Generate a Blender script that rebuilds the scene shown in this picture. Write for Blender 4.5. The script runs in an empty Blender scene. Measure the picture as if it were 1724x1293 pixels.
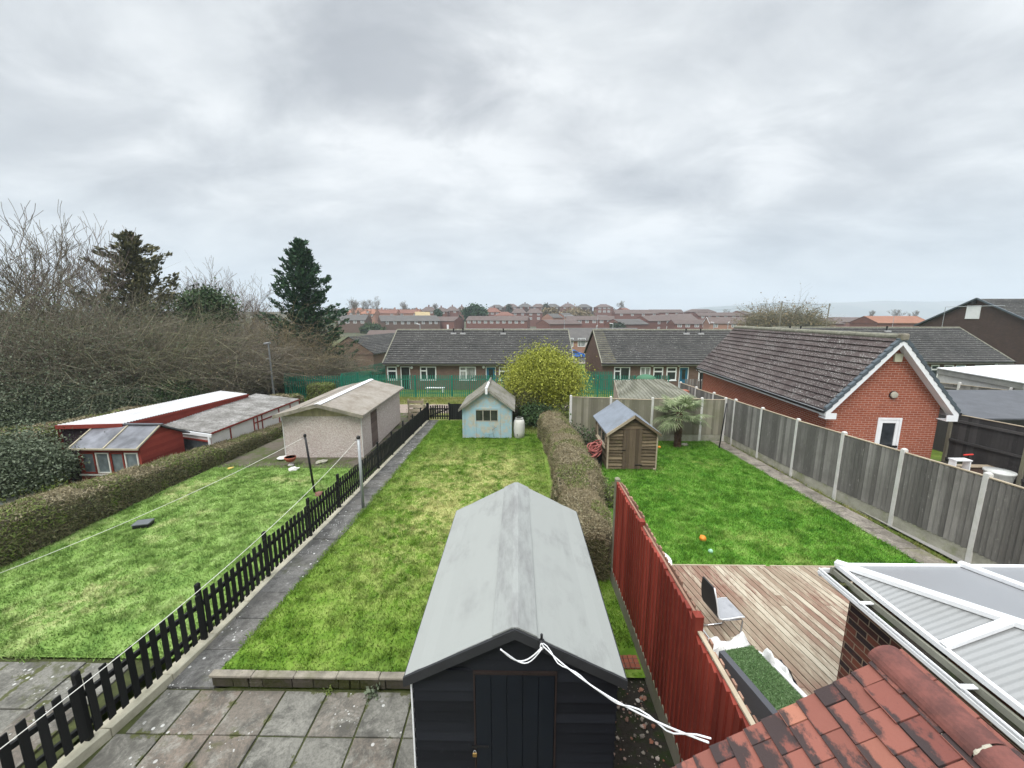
import bpy, math, random
import numpy as np
from mathutils import Vector, Matrix, noise as mnoise
R = math.radians
rng = np.random.default_rng(7)
random.seed(7)
SC = bpy.context.scene
COL = SC.collection.objects
# ---------------------------------------------------------------- camera maths (metres; lawn level near the house = 0)
F_PX, CAM_H, HOR, VPX = 660.0, 5.0, 532.0, 872.0
TH = math.atan((646.5 - HOR) / F_PX)
YAW = math.atan((VPX - 862) / F_PX * math.cos(TH))
def ray(px, py):
    a = (px - 862) / F_PX; v = (py - 646.5) / F_PX
    x = a; y = math.cos(TH) - v * math.sin(TH); z = -(math.sin(TH) + v * math.cos(TH))
    c, s = math.cos(YAW), math.sin(YAW)
    return Vector((x * c - y * s, x * s + y * c, z))
def at_z(px, py, z):
    r = ray(px, py); t = (z - CAM_H) / r.z; return Vector((r.x * t, r.y * t, z))
def at_y(px, py, Y):
    r = ray(px, py); t = Y / r.y; return Vector((r.x * t, Y, CAM_H + r.z * t))
# ---------------------------------------------------------------- terrain
TP = [(-30, 0), (5, 0), (22, -.6), (27, -.85), (36, -1.9), (60, -2.8), (92, -3.2), (183, -2.4), (250, -1.0), (275, 1.5), (340, 7.0), (420, 9.5), (600, 4), (1200, -14), (4000, -20)]
TPx = np.array([p[0] for p in TP]); TPz = np.array([p[1] for p in TP])
def sst(a, b, x):
    t = np.clip((x - a) / (b - a), 0, 1); return t * t * (3 - 2 * t)
def zt(x, y):
    z = np.interp(y, TPx, TPz)
    low = np.minimum(z, np.interp(y, [0, 60, 92, 183, 400, 1200, 4000], [99, 99, -3.2, -4.5, -8, -20, -20]))
    f = sst(.22, .5, x / np.maximum(y, 1.0)) * sst(60, 120, y)
    z = z * (1 - f) + low * f
    z = z - .45 * sst(-10.9, -11.6, x) * (1 - sst(24, 30, y))
    return z
def zf(x, y): return float(zt(np.float64(x), np.float64(y)))
def ground(px, py, off=0):
    z = 0.0
    for i in range(60):
        p = at_z(px, py, z + off); z = .5 * z + .5 * zf(p.x, p.y)
    return Vector((p.x, p.y, z + off))
# ---------------------------------------------------------------- mesh builder
class M:
    def __init__(s): s.v = []; s.f = []; s.mi = []
    def face(s, pts, m=0):
        b = len(s.v); s.v.extend([tuple(p) for p in pts]); s.f.append(tuple(range(b, b + len(pts)))); s.mi.append(m)
    def hexa(s, p, m=0):   # p: 4 bottom (ccw from above) + 4 top
        b = len(s.v); s.v.extend([tuple(q) for q in p])
        for f in ((3, 2, 1, 0), (4, 5, 6, 7), (0, 1, 5, 4), (1, 2, 6, 5), (2, 3, 7, 6), (3, 0, 4, 7)):
            s.f.append(tuple(b + i for i in f)); s.mi.append(m)
    def box(s, x0, x1, y0, y1, z0, z1, m=0):
        s.hexa([(x0, y0, z0), (x1, y0, z0), (x1, y1, z0), (x0, y1, z0), (x0, y0, z1), (x1, y0, z1), (x1, y1, z1), (x0, y1, z1)], m)
    def beam(s, p, q, w, h, m=0, up=(0, 0, 1)):
        p = Vector(p); q = Vector(q); d = (q - p).normalized(); u = Vector(up)
        a = d.cross(u)
        if a.length < 1e-4: a = d.cross(Vector((0, 1, 0)))
        a = a.normalized() * w / 2; b = a.cross(d).normalized() * h / 2
        s.hexa([p - a - b, q - a - b, q + a - b, p + a - b, p - a + b, q - a + b, q + a + b, p + a + b], m)
    def tube(s, pts, rad, n=8, m=0, cap=True):
        pts = [Vector(p) for p in pts]
        if not hasattr(rad, '__len__'): rad = [rad] * len(pts)
        b = len(s.v)
        prev = None
        for i, p in enumerate(pts):
            d = (pts[min(i + 1, len(pts) - 1)] - pts[max(i - 1, 0)]).normalized()
            if prev is None:
                u = d.cross(Vector((0, 0, 1)))
                if u.length < 1e-3: u = Vector((1, 0, 0))
            else: u = prev - d * prev.dot(d)
            u.normalize(); prev = u; w = d.cross(u)
            for k in range(n):
                a = 2 * math.pi * k / n
                s.v.append(tuple(p + (u * math.cos(a) + w * math.sin(a)) * rad[i]))
        for i in range(len(pts) - 1):
            for k in range(n):
                k2 = (k + 1) % n
                s.f.append((b + i * n + k, b + i * n + k2, b + (i + 1) * n + k2, b + (i + 1) * n + k)); s.mi.append(m)
        if cap:
            s.f.append(tuple(b + k for k in reversed(range(n)))); s.mi.append(m)
            s.f.append(tuple(b + (len(pts) - 1) * n + k for k in range(n))); s.mi.append(m)
    def lathe(s, c, prof, n=16, m=0):
        s.tube([(c[0], c[1], c[2] + z) for r, z in prof], [r for r, z in prof], n, m)
    def ball(s, c, r, n=12, m=0, sq=1.0, jit=0, seed=0):
        b = len(s.v); rings = max(4, n // 2)
        for i in range(rings + 1):
            ph = math.pi * i / rings
            for k in range(n):
                a = 2 * math.pi * k / n
                d = Vector((math.sin(ph) * math.cos(a), math.sin(ph) * math.sin(a), math.cos(ph)))
                j = 1 + jit * mnoise.noise(d * 2.3 + Vector((seed * 3.1, seed, 0)))
                s.v.append((c[0] + d.x * r * j, c[1] + d.y * r * j, c[2] + d.z * r * j * sq))
        for i in range(rings):
            for k in range(n):
                k2 = (k + 1) % n
                s.f.append((b + i * n + k, b + (i + 1) * n + k, b + (i + 1) * n + k2, b + i * n + k2)); s.mi.append(m)
    def prism(s, poly, vec, m=0):
        poly = [Vector(p) for p in poly]; vec = Vector(vec); n = len(poly)
        s.face(list(reversed(poly)), m); s.face([p + vec for p in poly], m)
        for i in range(n):
            j = (i + 1) % n; s.face([poly[i], poly[j], poly[j] + vec, poly[i] + vec], m)
    # lapped horizontal boards on a wall: origin, horizontal dir u, outward normal nrm, interval(z)->(u0,u1)
    def lap(s, o, u, nrm, z0, z1, bh, proud, interval, m=0, wob=0):
        o = Vector(o); u = Vector(u); nr = Vector(nrm); z = z0; Z = Vector((0, 0, 1))
        while z < z1 - 1e-4:
            t = min(z + bh, z1); a0, a1 = interval(z); b0, b1 = interval(t - 1e-4)
            w0, w1 = random.uniform(-wob, wob), random.uniform(-wob, wob)
            p = [o + u * a0 + Z * (z + w0) + nr * proud, o + u * a1 + Z * (z + w1) + nr * proud, o + u * b1 + Z * t + nr * .001, o + u * b0 + Z * t + nr * .001]
            s.face(p, m); s.face([o + u * a0 + Z * (z + w0), o + u * a1 + Z * (z + w1), p[1], p[0]], m)
            s.face([p[0], p[3], o + u * b0 + Z * t, o + u * a0 + Z * (z + w0)], m); s.face([p[1], o + u * a1 + Z * (z + w1), o + u * b1 + Z * t, p[2]], m)
            z = t
    # tile courses from eave edge (e0,e1) to ridge edge (r0,r1)
    def courses(s, e0, e1, r0, r1, n, step, m=0):
        e0, e1, r0, r1 = map(Vector, (e0, e1, r0, r1)); nr = (e1 - e0).cross(r0 - e0).normalized()
        if nr.z < 0: nr = -nr
        for i in range(n):
            a, b = i / n, (i + 1) / n
            l0 = e0.lerp(r0, a); l1 = e1.lerp(r1, a); u0 = e0.lerp(r0, b); u1 = e1.lerp(r1, b)
            q = [l0 + nr * step, l1 + nr * step, u1 + nr * .002, u0 + nr * .002]
            s.face(q, m); s.face([l0 - nr * .002, l1 - nr * .002, q[1], q[0]], m)
            s.face([l0, q[0], q[3], u0], m); s.face([q[1], l1, u1, q[2]], m)
    def build(s, name, mats, parent=None, smooth=False, bevel=0, loc=None):
        me = bpy.data.meshes.new(name); me.from_pydata(s.v, [], s.f)
        if not isinstance(mats, (list, tuple)): mats = [mats]
        for m in mats: me.materials.append(m)
        if len(mats) > 1: me.polygons.foreach_set('material_index', s.mi)
        if smooth: me.polygons.foreach_set('use_smooth', [True] * len(s.f))
        uvbox(me); me.update()
        o = bpy.data.objects.new(name, me); COL.link(o)
        if parent: o.parent = parent
        if loc: o.location = loc
        if bevel:
            bm = o.modifiers.new('bevel', 'BEVEL'); bm.width = bevel; bm.segments = 2; bm.limit_method = 'ANGLE'; bm.angle_limit = R(40)
        return o
def uvbox(me):   # metric UVs: u along the face horizontally, v up its slope
    n = len(me.polygons)
    if n == 0: return
    lt = np.empty(n, np.int32); me.polygons.foreach_get('loop_total', lt)
    nor = np.empty(n * 3); me.polygons.foreach_get('normal', nor); nor = nor.reshape(-1, 3)
    lv = np.empty(len(me.loops), np.int32); me.loops.foreach_get('vertex_index', lv)
    co = np.empty(len(me.vertices) * 3); me.vertices.foreach_get('co', co); co = co.reshape(-1, 3)
    t = np.stack([-nor[:, 1], nor[:, 0], np.zeros(n)], 1); l = np.linalg.norm(t, axis=1); flat = l < .05
    t[flat] = (1, 0, 0); l[flat] = 1; t /= l[:, None]; b = np.cross(nor, t)
    pi = np.repeat(np.arange(n), lt); p = co[lv]
    uv = np.stack([(p * t[pi]).sum(1), (p * b[pi]).sum(1)], 1)
    lay = me.uv_layers.new(name='UVMap'); lay.data.foreach_set('uv', uv.astype(np.float32).ravel())
def rawmesh(name, V, nper, mats, parent=None, mi=None):   # faces of nper own vertices each
    V = np.asarray(V, np.float32).reshape(-1, 3); n = len(V) // nper
    me = bpy.data.meshes.new(name); me.vertices.add(len(V)); me.vertices.foreach_set('co', V.ravel())
    me.loops.add(len(V)); me.loops.foreach_set('vertex_index', np.arange(len(V), dtype=np.int32))
    me.polygons.add(n); me.polygons.foreach_set('loop_start', np.arange(0, len(V), nper, dtype=np.int32))
    try: me.polygons.foreach_set('loop_total', np.full(n, nper, np.int32))
    except Exception: pass
    if not isinstance(mats, (list, tuple)): mats = [mats]
    for m in mats: me.materials.append(m)
    if mi is not None: me.polygons.foreach_set('material_index', np.asarray(mi, np.int32))
    me.update(calc_edges=True); me.validate()
    o = bpy.data.objects.new(name, me); COL.link(o)
    if parent: o.parent = parent
    return o
def segmesh(name, P0, P1, R0, R1, mats, parent=None, sides=3):
    P0, P1 = np.asarray(P0, float), np.asarray(P1, float); R0, R1 = np.asarray(R0, float), np.asarray(R1, float); n = len(P0)
    d = P1 - P0; d /= np.maximum(np.linalg.norm(d, axis=1), 1e-9)[:, None]
    up = np.tile([0, 0, 1.], (n, 1)); up[np.abs(d[:, 2]) > .9] = (1, 0, 0)
    u = np.cross(d, up); u /= np.linalg.norm(u, axis=1)[:, None]; w = np.cross(d, u)
    V = np.empty((n, 2, sides, 3))
    for k in range(sides):
        a = 2 * math.pi * k / sides; o = u * math.cos(a) + w * math.sin(a)
        V[:, 0, k] = P0 + o * R0[:, None]; V[:, 1, k] = P1 + o * R1[:, None]
    me = bpy.data.meshes.new(name); me.vertices.add(n * 2 * sides); me.vertices.foreach_set('co', V.astype(np.float32).ravel())
    base = np.arange(n) * 2 * sides; q = []
    for k in range(sides):
        k2 = (k + 1) % sides; q.append(np.stack([base + k, base + k2, base + sides + k2, base + sides + k], 1))
    q = np.stack(q, 1).reshape(-1, 4).astype(np.int32)
    me.loops.add(q.size); me.loops.foreach_set('vertex_index', q.ravel()); me.polygons.add(len(q)); me.polygons.foreach_set('loop_start', np.arange(0, q.size, 4, dtype=np.int32))
    try: me.polygons.foreach_set('loop_total', np.full(len(q), 4, np.int32))
    except Exception: pass
    if not isinstance(mats, (list, tuple)): mats = [mats]
    for m in mats: me.materials.append(m)
    me.update(calc_edges=True); me.polygons.foreach_set('use_smooth', np.ones(len(q), bool))
    o = bpy.data.objects.new(name, me); COL.link(o)
    if parent: o.parent = parent
    return o
def leafquads(P, size, nrm=None, elong=1.6, flat=.0):
    P = np.asarray(P, float); n = len(P); size = np.broadcast_to(size, (n,))
    a = rng.normal(size=(n, 3))
    if nrm is not None: a = a * (1 - flat) + nrm * flat * 2
    a /= np.linalg.norm(a, axis=1)[:, None]
    b = rng.normal(size=(n, 3)); b -= a * (a * b).sum(1)[:, None]; b /= np.linalg.norm(b, axis=1)[:, None]; c = np.cross(a, b)
    b = b * (size * elong / 2)[:, None]; c = c * (size / 2)[:, None]
    return np.stack([P - b, P - c * .9 + b * .1, P + b, P + c * .9 + b * .1], 1)
# ---------------------------------------------------------------- tagging
def tag(o, label=None, cat=None, group=None, kind=None):
    if label: o['label'] = label
    if cat: o['category'] = cat
    if group: o['group'] = group
    if kind: o['kind'] = kind
    return o
def thing(name, label, cat, loc=(0, 0, 0), rz=0, group=None):
    o = bpy.data.objects.new(name, None); COL.link(o); o.empty_display_size = .2
    o.location = loc; o.rotation_euler = (0, 0, rz); return tag(o, label, cat, group)
def copytree(o, parent=None):
    c = o.copy(); COL.link(c); c.parent = parent
    for ch in list(o.children): copytree(ch, c)
    return c
# ---------------------------------------------------------------- materials
class Nt:
    def __init__(s, nt): s.nt = nt
    def n(s, t, ins=None, **kw):
        nd = s.nt.nodes.new(t)
        for k, v in kw.items(): setattr(nd, k, v)
        for k, v in (ins or {}).items(): s.set(nd.inputs[k], v)
        return nd
    def set(s, sock, v):
        if isinstance(v, bpy.types.NodeSocket): s.nt.links.new(v, sock)
        elif isinstance(v, (tuple, list)) and sock.type == 'RGBA' and len(v) == 3: sock.default_value = (*v, 1)
        else: sock.default_value = v
    def uv(s): return s.n('ShaderNodeTexCoord').outputs['UV']
    def obj(s): return s.n('ShaderNodeTexCoord').outputs['Object']
    def pos(s): return s.n('ShaderNodeNewGeometry').outputs['Position']
    def isl(s): return s.n('ShaderNodeNewGeometry').outputs['Random Per Island']
    def orand(s): return s.n('ShaderNodeObjectInfo').outputs['Random']
    def sc(s, v, x=1, y=1, z=1, off=(0, 0, 0)): return s.n('ShaderNodeMapping', {'Vector': v, 'Scale': (x, y, z), 'Location': off}).outputs[0]
    def noise(s, v, scale, detail=4, rough=.6, dist=0): return s.n('ShaderNodeTexNoise', {'Vector': v, 'Scale': scale, 'Detail': detail, 'Roughness': rough, 'Distortion': dist}).outputs['Fac']
    def vor(s, v, scale, feature='F1', rnd=1, out='Distance'): return s.n('ShaderNodeTexVoronoi', {'Vector': v, 'Scale': scale, 'Randomness': rnd}, feature=feature).outputs[out]
    def ramp(s, f, stops, interp='LINEAR'):
        nd = s.n('ShaderNodeValToRGB', {'Fac': f}); cr = nd.color_ramp; cr.interpolation = interp
        while len(cr.elements) < len(stops): cr.elements.new(.5)
        for e, (p, c) in zip(cr.elements, stops):
            e.position = p; e.color = (*c, 1) if hasattr(c, '__len__') else (c, c, c, 1)
        return nd.outputs['Color']
    def mr(s, f, a, b, c=0, d=1): return s.n('ShaderNodeMapRange', {'Value': f, 'From Min': a, 'From Max': b, 'To Min': c, 'To Max': d}).outputs[0]
    def math(s, op, a, b=0.0):
        nd = s.n('ShaderNodeMath', operation=op); s.set(nd.inputs[0], a); s.set(nd.inputs[1], b); return nd.outputs[0]
    def mix(s, f, a, b, blend='MIX'):
        nd = s.n('ShaderNodeMix', data_type='RGBA', blend_type=blend); s.set(nd.inputs[0], f); s.set(nd.inputs[6], a); s.set(nd.inputs[7], b); return nd.outputs[2]
    def sep(s, v):
        nd = s.n('ShaderNodeSeparateXYZ', {0: v}); return nd.outputs
MATS = {}
def mat(name, fn):
    m = bpy.data.materials.new(name); m.use_nodes = True; nt = m.node_tree; b = nt.nodes['Principled BSDF']; N = Nt(nt)
    r = fn(N)
    N.set(b.inputs['Base Color'], r['c']); N.set(b.inputs['Roughness'], r.get('r', .8)); N.set(b.inputs['Specular IOR Level'], r.get('s', .3))
    N.set(b.inputs['Metallic'], r.get('m', 0))
    if 'bump' in r:
        h, st, di = r['bump']; bp = N.n('ShaderNodeBump', {'Height': h, 'Strength': st, 'Distance': di}); nt.links.new(bp.outputs[0], b.inputs['Normal'])
    if 'tr' in r: N.set(b.inputs['Transmission Weight'], r['tr'])
    if 'a' in r: N.set(b.inputs['Alpha'], r['a'])
    MATS[name] = m; return m
def v3(c, k): return tuple(min(1, x * k) for x in c)
def plain(name, c, var=.25, scale=6, rough=.7, bump=.2, spec=.3, speck=None, grain=(1, 1, 1), metal=0, dirt=None):
    def fn(N):
        p = N.obj(); p = N.sc(p, *grain)
        f = N.noise(p, scale, 5); g = N.noise(p, scale * 9, 3)
        col = N.ramp(f, [(.3, v3(c, 1 - var)), (.7, v3(c, 1 + var))])
        col = N.mix(N.mr(g, .35, .75, 0, .35), col, v3(c, 1 - var * 1.4))
        if dirt: col = N.mix(N.mr(N.noise(p, scale * .45, 6, .7), .5, .75, 0, .85), col, dirt)
        if speck: col = N.mix(N.mr(N.vor(p, speck[1]), speck[2], speck[2] * .6), col, speck[0])
        return dict(c=col, r=N.mr(f, .2, .8, rough - .1, min(1, rough + .1)), s=spec, m=metal, bump=(g, bump, .01))
    return mat(name, fn)
def brickmat(name, c1, c2, mortar, dark=None, scale=1.0, lich=None):
    def fn(N):
        u = N.uv()
        bt = N.n('ShaderNodeTexBrick', {'Vector': u, 'Color1': c1, 'Color2': c2, 'Mortar': mortar, 'Scale': 1.0 / scale, 'Mortar Size': .006, 'Mortar Smooth': .2, 'Bias': 0.0, 'Brick Width': .225, 'Row Height': .075})
        f = N.noise(N.obj(), 1.3, 5); g = N.noise(N.obj(), 40, 3)
        col = N.mix(N.mr(f, .3, .75, 0, .3), bt.outputs['Color'], v3(c1, .55))
        if dark:
            cell = N.n('ShaderNodeTexBrick', {'Vector': u, 'Color1': (0, 0, 0), 'Color2': (1, 1, 1), 'Mortar': (0, 0, 0), 'Scale': 1.0 / scale, 'Mortar Size': .006, 'Brick Width': .225, 'Row Height': .075}).outputs['Color']
            k = N.math('MULTIPLY', N.mr(N.math('ADD', N.n('ShaderNodeSeparateColor', {0: cell}).outputs[0], N.math('MULTIPLY', N.noise(N.obj(), 9, 3), .9)), .75, 1.25), N.math('SUBTRACT', 1.0, bt.outputs['Fac']))
            col = N.mix(k, col, dark)
        col = N.mix(N.mr(g, .4, .8, 0, .3), col, v3(c1, .6))
        return dict(c=col, r=.9, s=.15, bump=(N.math('SUBTRACT', N.math('MULTIPLY', g, .3), bt.outputs['Fac']), .5, .006))
    return mat(name, fn)
def rooftile(name, c, c2, lichen, amt, tw=.33, moss=None, lscale=26):
    def fn(N):
        p = N.obj(); u = N.sep(N.uv())
        f = N.noise(p, .6, 5); g = N.noise(p, 14, 4)
        col = N.ramp(f, [(.3, c), (.7, c2)])
        col = N.mix(N.mr(g, .4, .75, 0, .5), col, v3(c, .6))
        l = N.math('MULTIPLY', N.mr(N.vor(p, lscale), .34, .18), N.mr(N.noise(p, 1.1, 4), .5 - amt, .62 - amt * .4))
        l2 = N.math('MULTIPLY', N.mr(N.noise(p, 30, 3), .58, .66), N.mr(N.noise(p, 2.3, 3), .52 - amt * .5, .62))
        col = N.mix(N.math('MULTIPLY', N.math('MAXIMUM', l, l2), .75), col, lichen)
        if moss: col = N.mix(N.mr(N.noise(p, .9, 6, .7), .58, .72, 0, .8), col, moss)
        j = N.math('PINGPONG', N.math('ADD', u[0], N.math('MULTIPLY', N.math('FLOOR', N.math('MULTIPLY', u[1], 3.0)), tw / 2)), tw / 2)
        gap = N.mr(j, 0, .012, 1, 0)
        col = N.mix(N.math('MULTIPLY', gap, .55), col, v3(c, .25))
        return dict(c=col, r=.9, s=.2, bump=(N.math('SUBTRACT', N.math('MULTIPLY', g, .5), gap), .5, .01))
    return mat(name, fn)
def coursed(name, c, c2, lichen, z0, per, lscale):   # tiles whose lower edges carry lichen above a lap shadow painted into the colour
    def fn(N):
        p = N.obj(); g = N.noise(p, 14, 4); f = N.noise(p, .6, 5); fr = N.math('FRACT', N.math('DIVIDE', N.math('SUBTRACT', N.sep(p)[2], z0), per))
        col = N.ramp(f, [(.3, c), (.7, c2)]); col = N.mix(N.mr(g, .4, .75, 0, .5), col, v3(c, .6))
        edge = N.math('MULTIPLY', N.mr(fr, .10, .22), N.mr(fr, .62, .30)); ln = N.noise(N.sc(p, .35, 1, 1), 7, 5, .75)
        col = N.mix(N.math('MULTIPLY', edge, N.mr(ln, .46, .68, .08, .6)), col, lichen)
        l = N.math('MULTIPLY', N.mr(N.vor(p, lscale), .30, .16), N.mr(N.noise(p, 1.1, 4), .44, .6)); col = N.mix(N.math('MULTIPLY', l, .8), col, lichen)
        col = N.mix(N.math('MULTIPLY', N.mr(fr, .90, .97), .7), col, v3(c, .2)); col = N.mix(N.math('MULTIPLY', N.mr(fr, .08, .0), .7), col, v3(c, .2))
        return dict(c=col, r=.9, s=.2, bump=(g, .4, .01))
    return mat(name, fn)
def wood(name, c, c2, stain=None, grain=(14, 14, 1.2), rough=.85, moss=None):
    def fn(N):
        p = N.obj(); q = N.sc(p, *grain); i = N.isl()
        f = N.noise(q, 2.2, 6, .7); b = N.noise(p, 1.1, 4)
        col = N.mix(f, c, c2)
        col = N.mix(N.mr(i, 0, .7, .65, 0), col, v3(c, .45)); col = N.mix(N.mr(i, .7, 1, 0, .35), col, v3(c2, 1.35)); col = N.mix(N.mr(N.noise(N.sc(p, 5, 5, 2.4), 3, 5, .8), .60, .68, 0, .45), col, v3(c2, 1.5))
        col = N.mix(N.mr(b, .45, .75, 0, .6), col, stain or v3(c2, .6))
        if moss: col = N.mix(N.mr(N.noise(p, 1.7, 6, .7), .55, .72, 0, .7), col, moss)
        return dict(c=col, r=rough, s=.2, bump=(f, .4, .004))
    return mat(name, fn)
def leafmat(name, cs, rough=.6, tr=.25):
    def fn(N):
        i = N.isl(); p = N.pos()
        k = N.math('ADD', N.math('MULTIPLY', i, .65), N.math('MULTIPLY', N.noise(p, .8, 4), .5))
        n = len(cs); col = N.ramp(N.mr(k, .15, .95), [(j / max(1, n - 1), cc) for j, cc in enumerate(cs)])
        return dict(c=col, r=rough, s=.25)
    m = mat(name, fn); return m
def glassmat(name, c, rough=.08, var=True):
    def fn(N):
        f = N.noise(N.sc(N.obj(), 1, 1, .6), 2.2, 4)
        return dict(c=N.ramp(f, [(.35, v3(c, .5)), (.7, v3(c, 1.5))]), r=rough, s=.6)
    return mat(name, fn)

WHITE = plain('white_upvc', (.78, .79, .80), .06, 3, .35, .03, .5)
CREAM = plain('old_white_paint', (.68, .67, .62), .12, 4, .6, .15, dirt=(.42, .40, .33))
GLASS = glassmat('dark_glass', (.03, .035, .04))
GLASSC = glassmat('curtained_glass', (.30, .31, .30), .2)
GLASSG = glassmat('glass_house_pane', (.16, .19, .20), .15)
FELT = mat('pale_mineral_felt', lambda N: (lambda p, g: dict(
    c=N.mix(N.math('MULTIPLY', N.mr(N.noise(N.sc(p, 1.2, .5, 1), 3.0, 6, .7), .48, .72), N.mr(N.noise(p, 1.3, 3), .42, .62, 0, .55)),
            N.mix(N.mr(g, .3, .7, 0, .35), (.298, .31, .293), (.228, .24, .23)), (.135, .133, .133)), r=.95, s=.2, bump=(g, .35, .004)))(N.obj(), N.noise(N.obj(), 260, 2)))
FELTR = mat('stained_ridge_felt', lambda N: (lambda p, g: dict(c=N.mix(N.mr(N.noise(N.sc(p, 2.0, .5, 1), 3.4, 7, .75), .42, .64, 0, .6), N.mix(N.mr(g, .3, .7, 0, .35), (.285, .297, .282), (.215, .226, .217)), (.155, .152, .152)), r=.95, s=.2, bump=(g, .35, .004)))(N.obj(), N.noise(N.obj(), 260, 2)))
FELTG = plain('grey_mineral_felt', (.20, .225, .26), .12, 3, .9, .3, dirt=(.15, .165, .18))
FELTD = plain('dark_felt', (.10, .105, .115), .2, 2, .9, .3)
BLACKW = wood('black_stained_board', (.008, .009, .012), (.017, .019, .024), grain=(2, 2, 14), rough=.55)
BLACKP = wood('black_picket_paint', (.008, .009, .009), (.02, .02, .02), rough=.6)
FENCEW = wood('weathered_grey_timber', (.085, .082, .074), (.29, .28, .26), (.10, .095, .085), grain=(9, 9, 1.6))
FENCEG = wood('greening_timber', (.20, .19, .14), (.30, .28, .22), (.15, .16, .08))
FENCEK = wood('dark_grey_timber', (.045, .043, .042), (.085, .08, .078))
SHEDW = wood('bare_shed_timber', (.085, .062, .036), (.23, .18, .115), (.06, .045, .026), grain=(1.5, 1.5, 12), moss=(.14, .14, .04))
SHEDD = wood('shed_door_timber', (.085, .062, .042), (.16, .12, .08), (.08, .06, .04))
REDF = wood('red_stained_timber', (.185, .029, .019), (.295, .060, .040), (.115, .020, .014), grain=(10, 10, .8), rough=.6)
REDF2 = wood('red_fence_back', (.24, .12, .08), (.35, .22, .16))
PALEW = wood('pale_cap_timber', (.36, .29, .20), (.52, .45, .34), (.22, .17, .12), grain=(2, 2, 8))
CONC = plain('pale_concrete', (.60, .59, .56), .10, 5, .9, .3, dirt=(.44, .44, .37))
CONCM = plain('mossy_gravel_board', (.34, .33, .27), .25, 4, .95, .4, dirt=(.16, .19, .05))
KERB = plain('sandy_concrete_edging', (.46, .43, .33), .2, 5, .95, .5, dirt=(.30, .29, .21))
def paving(name, tint, tint2, moss, spots, grid=None):
    def fn(N):
        p = N.pos(); i = N.isl()
        col = N.ramp(i, [(0, tint), (.4, v3(tint, 1.25)), (.7, tint2), (1, v3(tint, .8))])
        col = N.mix(N.mr(N.noise(p, 2.1, 7, .78, .6), .44, .60, 0, .85), col, v3(tint, .42))
        col = N.mix(N.mr(N.noise(N.sc(p, 1, 1, 1, (5, 3, 0)), 3.3, 7, .78, .4), .50, .64, 0, .7), col, v3(tint, 1.75))
        col = N.mix(N.mr(N.noise(p, 34, 4, .7), .44, .66, 0, .55), col, v3(tint, .5))
        k = N.mr(N.noise(p, 1.3, 6, .75), .57, .68, 0, .75)
        if grid:
            s = N.sep(p); ex = N.math('ABSOLUTE', N.math('SUBTRACT', N.math('FRACT', N.math('DIVIDE', N.math('ADD', s[0], grid[0]), grid[2])), .5)); ey = N.math('ABSOLUTE', N.math('SUBTRACT', N.math('FRACT', N.math('DIVIDE', N.math('ADD', s[1], grid[1]), grid[2])), .5))
            e = N.math('MAXIMUM', ex, ey); reach = N.math('SUBTRACT', .52, N.math('MULTIPLY', N.mr(N.noise(p, 2.4, 6, .7), .50, .66), .17))
            k = N.math('MAXIMUM', k, N.math('MULTIPLY', N.mr(N.math('SUBTRACT', e, reach), -.012, .02), .9))
        col = N.mix(k, col, N.mix(N.noise(p, 11, 4), v3(moss, .6), v3(moss, 1.5)))
        sp = N.math('MULTIPLY', N.mr(N.vor(p, 7), .17, .12), N.mr(N.noise(p, .9, 3), .5, .56))
        sp2 = N.math('MULTIPLY', N.mr(N.vor(p, 17), .22, .15), N.mr(N.noise(p, 1.9, 3), .54, .6))
        col = N.mix(N.math('MULTIPLY', N.math('MAXIMUM', sp, sp2), spots), col, (.62, .62, .59))
        return dict(c=col, r=.92, s=.2, bump=(N.math('ADD', N.noise(p, 45, 4), N.math('MULTIPLY', N.noise(p, 5, 5), 1.5)), .4, .008))
    return mat(name, fn)
SLAB = paving('stained_concrete_slab', (.155, .15, .13), (.19, .155, .125), (.062, .068, .022), .6, (2.63, -4.62, .6))
PATH = paving('dark_path_slab', (.125, .122, .114), (.145, .138, .125), (.07, .075, .04), .9)
PATHR = paving('brown_grey_path', (.24, .215, .18), (.26, .23, .19), (.16, .16, .08), .2)
MOSSY = plain('mossy_joint', (.05, .058, .018), .4, 9, 1, .5)
MUD = mat('trodden_mud', lambda N: (lambda p: dict(c=N.mix(N.mr(N.noise(p, 1.4, 6, .7), .45, .6), N.mix(N.noise(p, 9, 5), (.07, .06, .046), (.155, .135, .108)), (.065, .085, .025)), r=1, s=.1, bump=(N.noise(p, 14, 6, .7), .8, .03)))(N.pos()))
SOIL = mat('dark_soil', lambda N: (lambda p: dict(c=N.mix(N.mr(N.noise(p, 5, 5), .45, .65), N.mix(N.noise(p, 22, 5), (.022, .02, .017), (.06, .053, .043)), (.03, .045, .015)), r=1, s=.1, bump=(N.noise(p, 26, 6, .7), 1.0, .05)))(N.pos()))
STONE = mat('rubble', lambda N: dict(c=N.ramp(N.isl(), [(0, (.30, .27, .22)), (.4, (.16, .14, .12)), (.7, (.24, .10, .06)), (1, (.42, .40, .36))]), r=.95))
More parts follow.
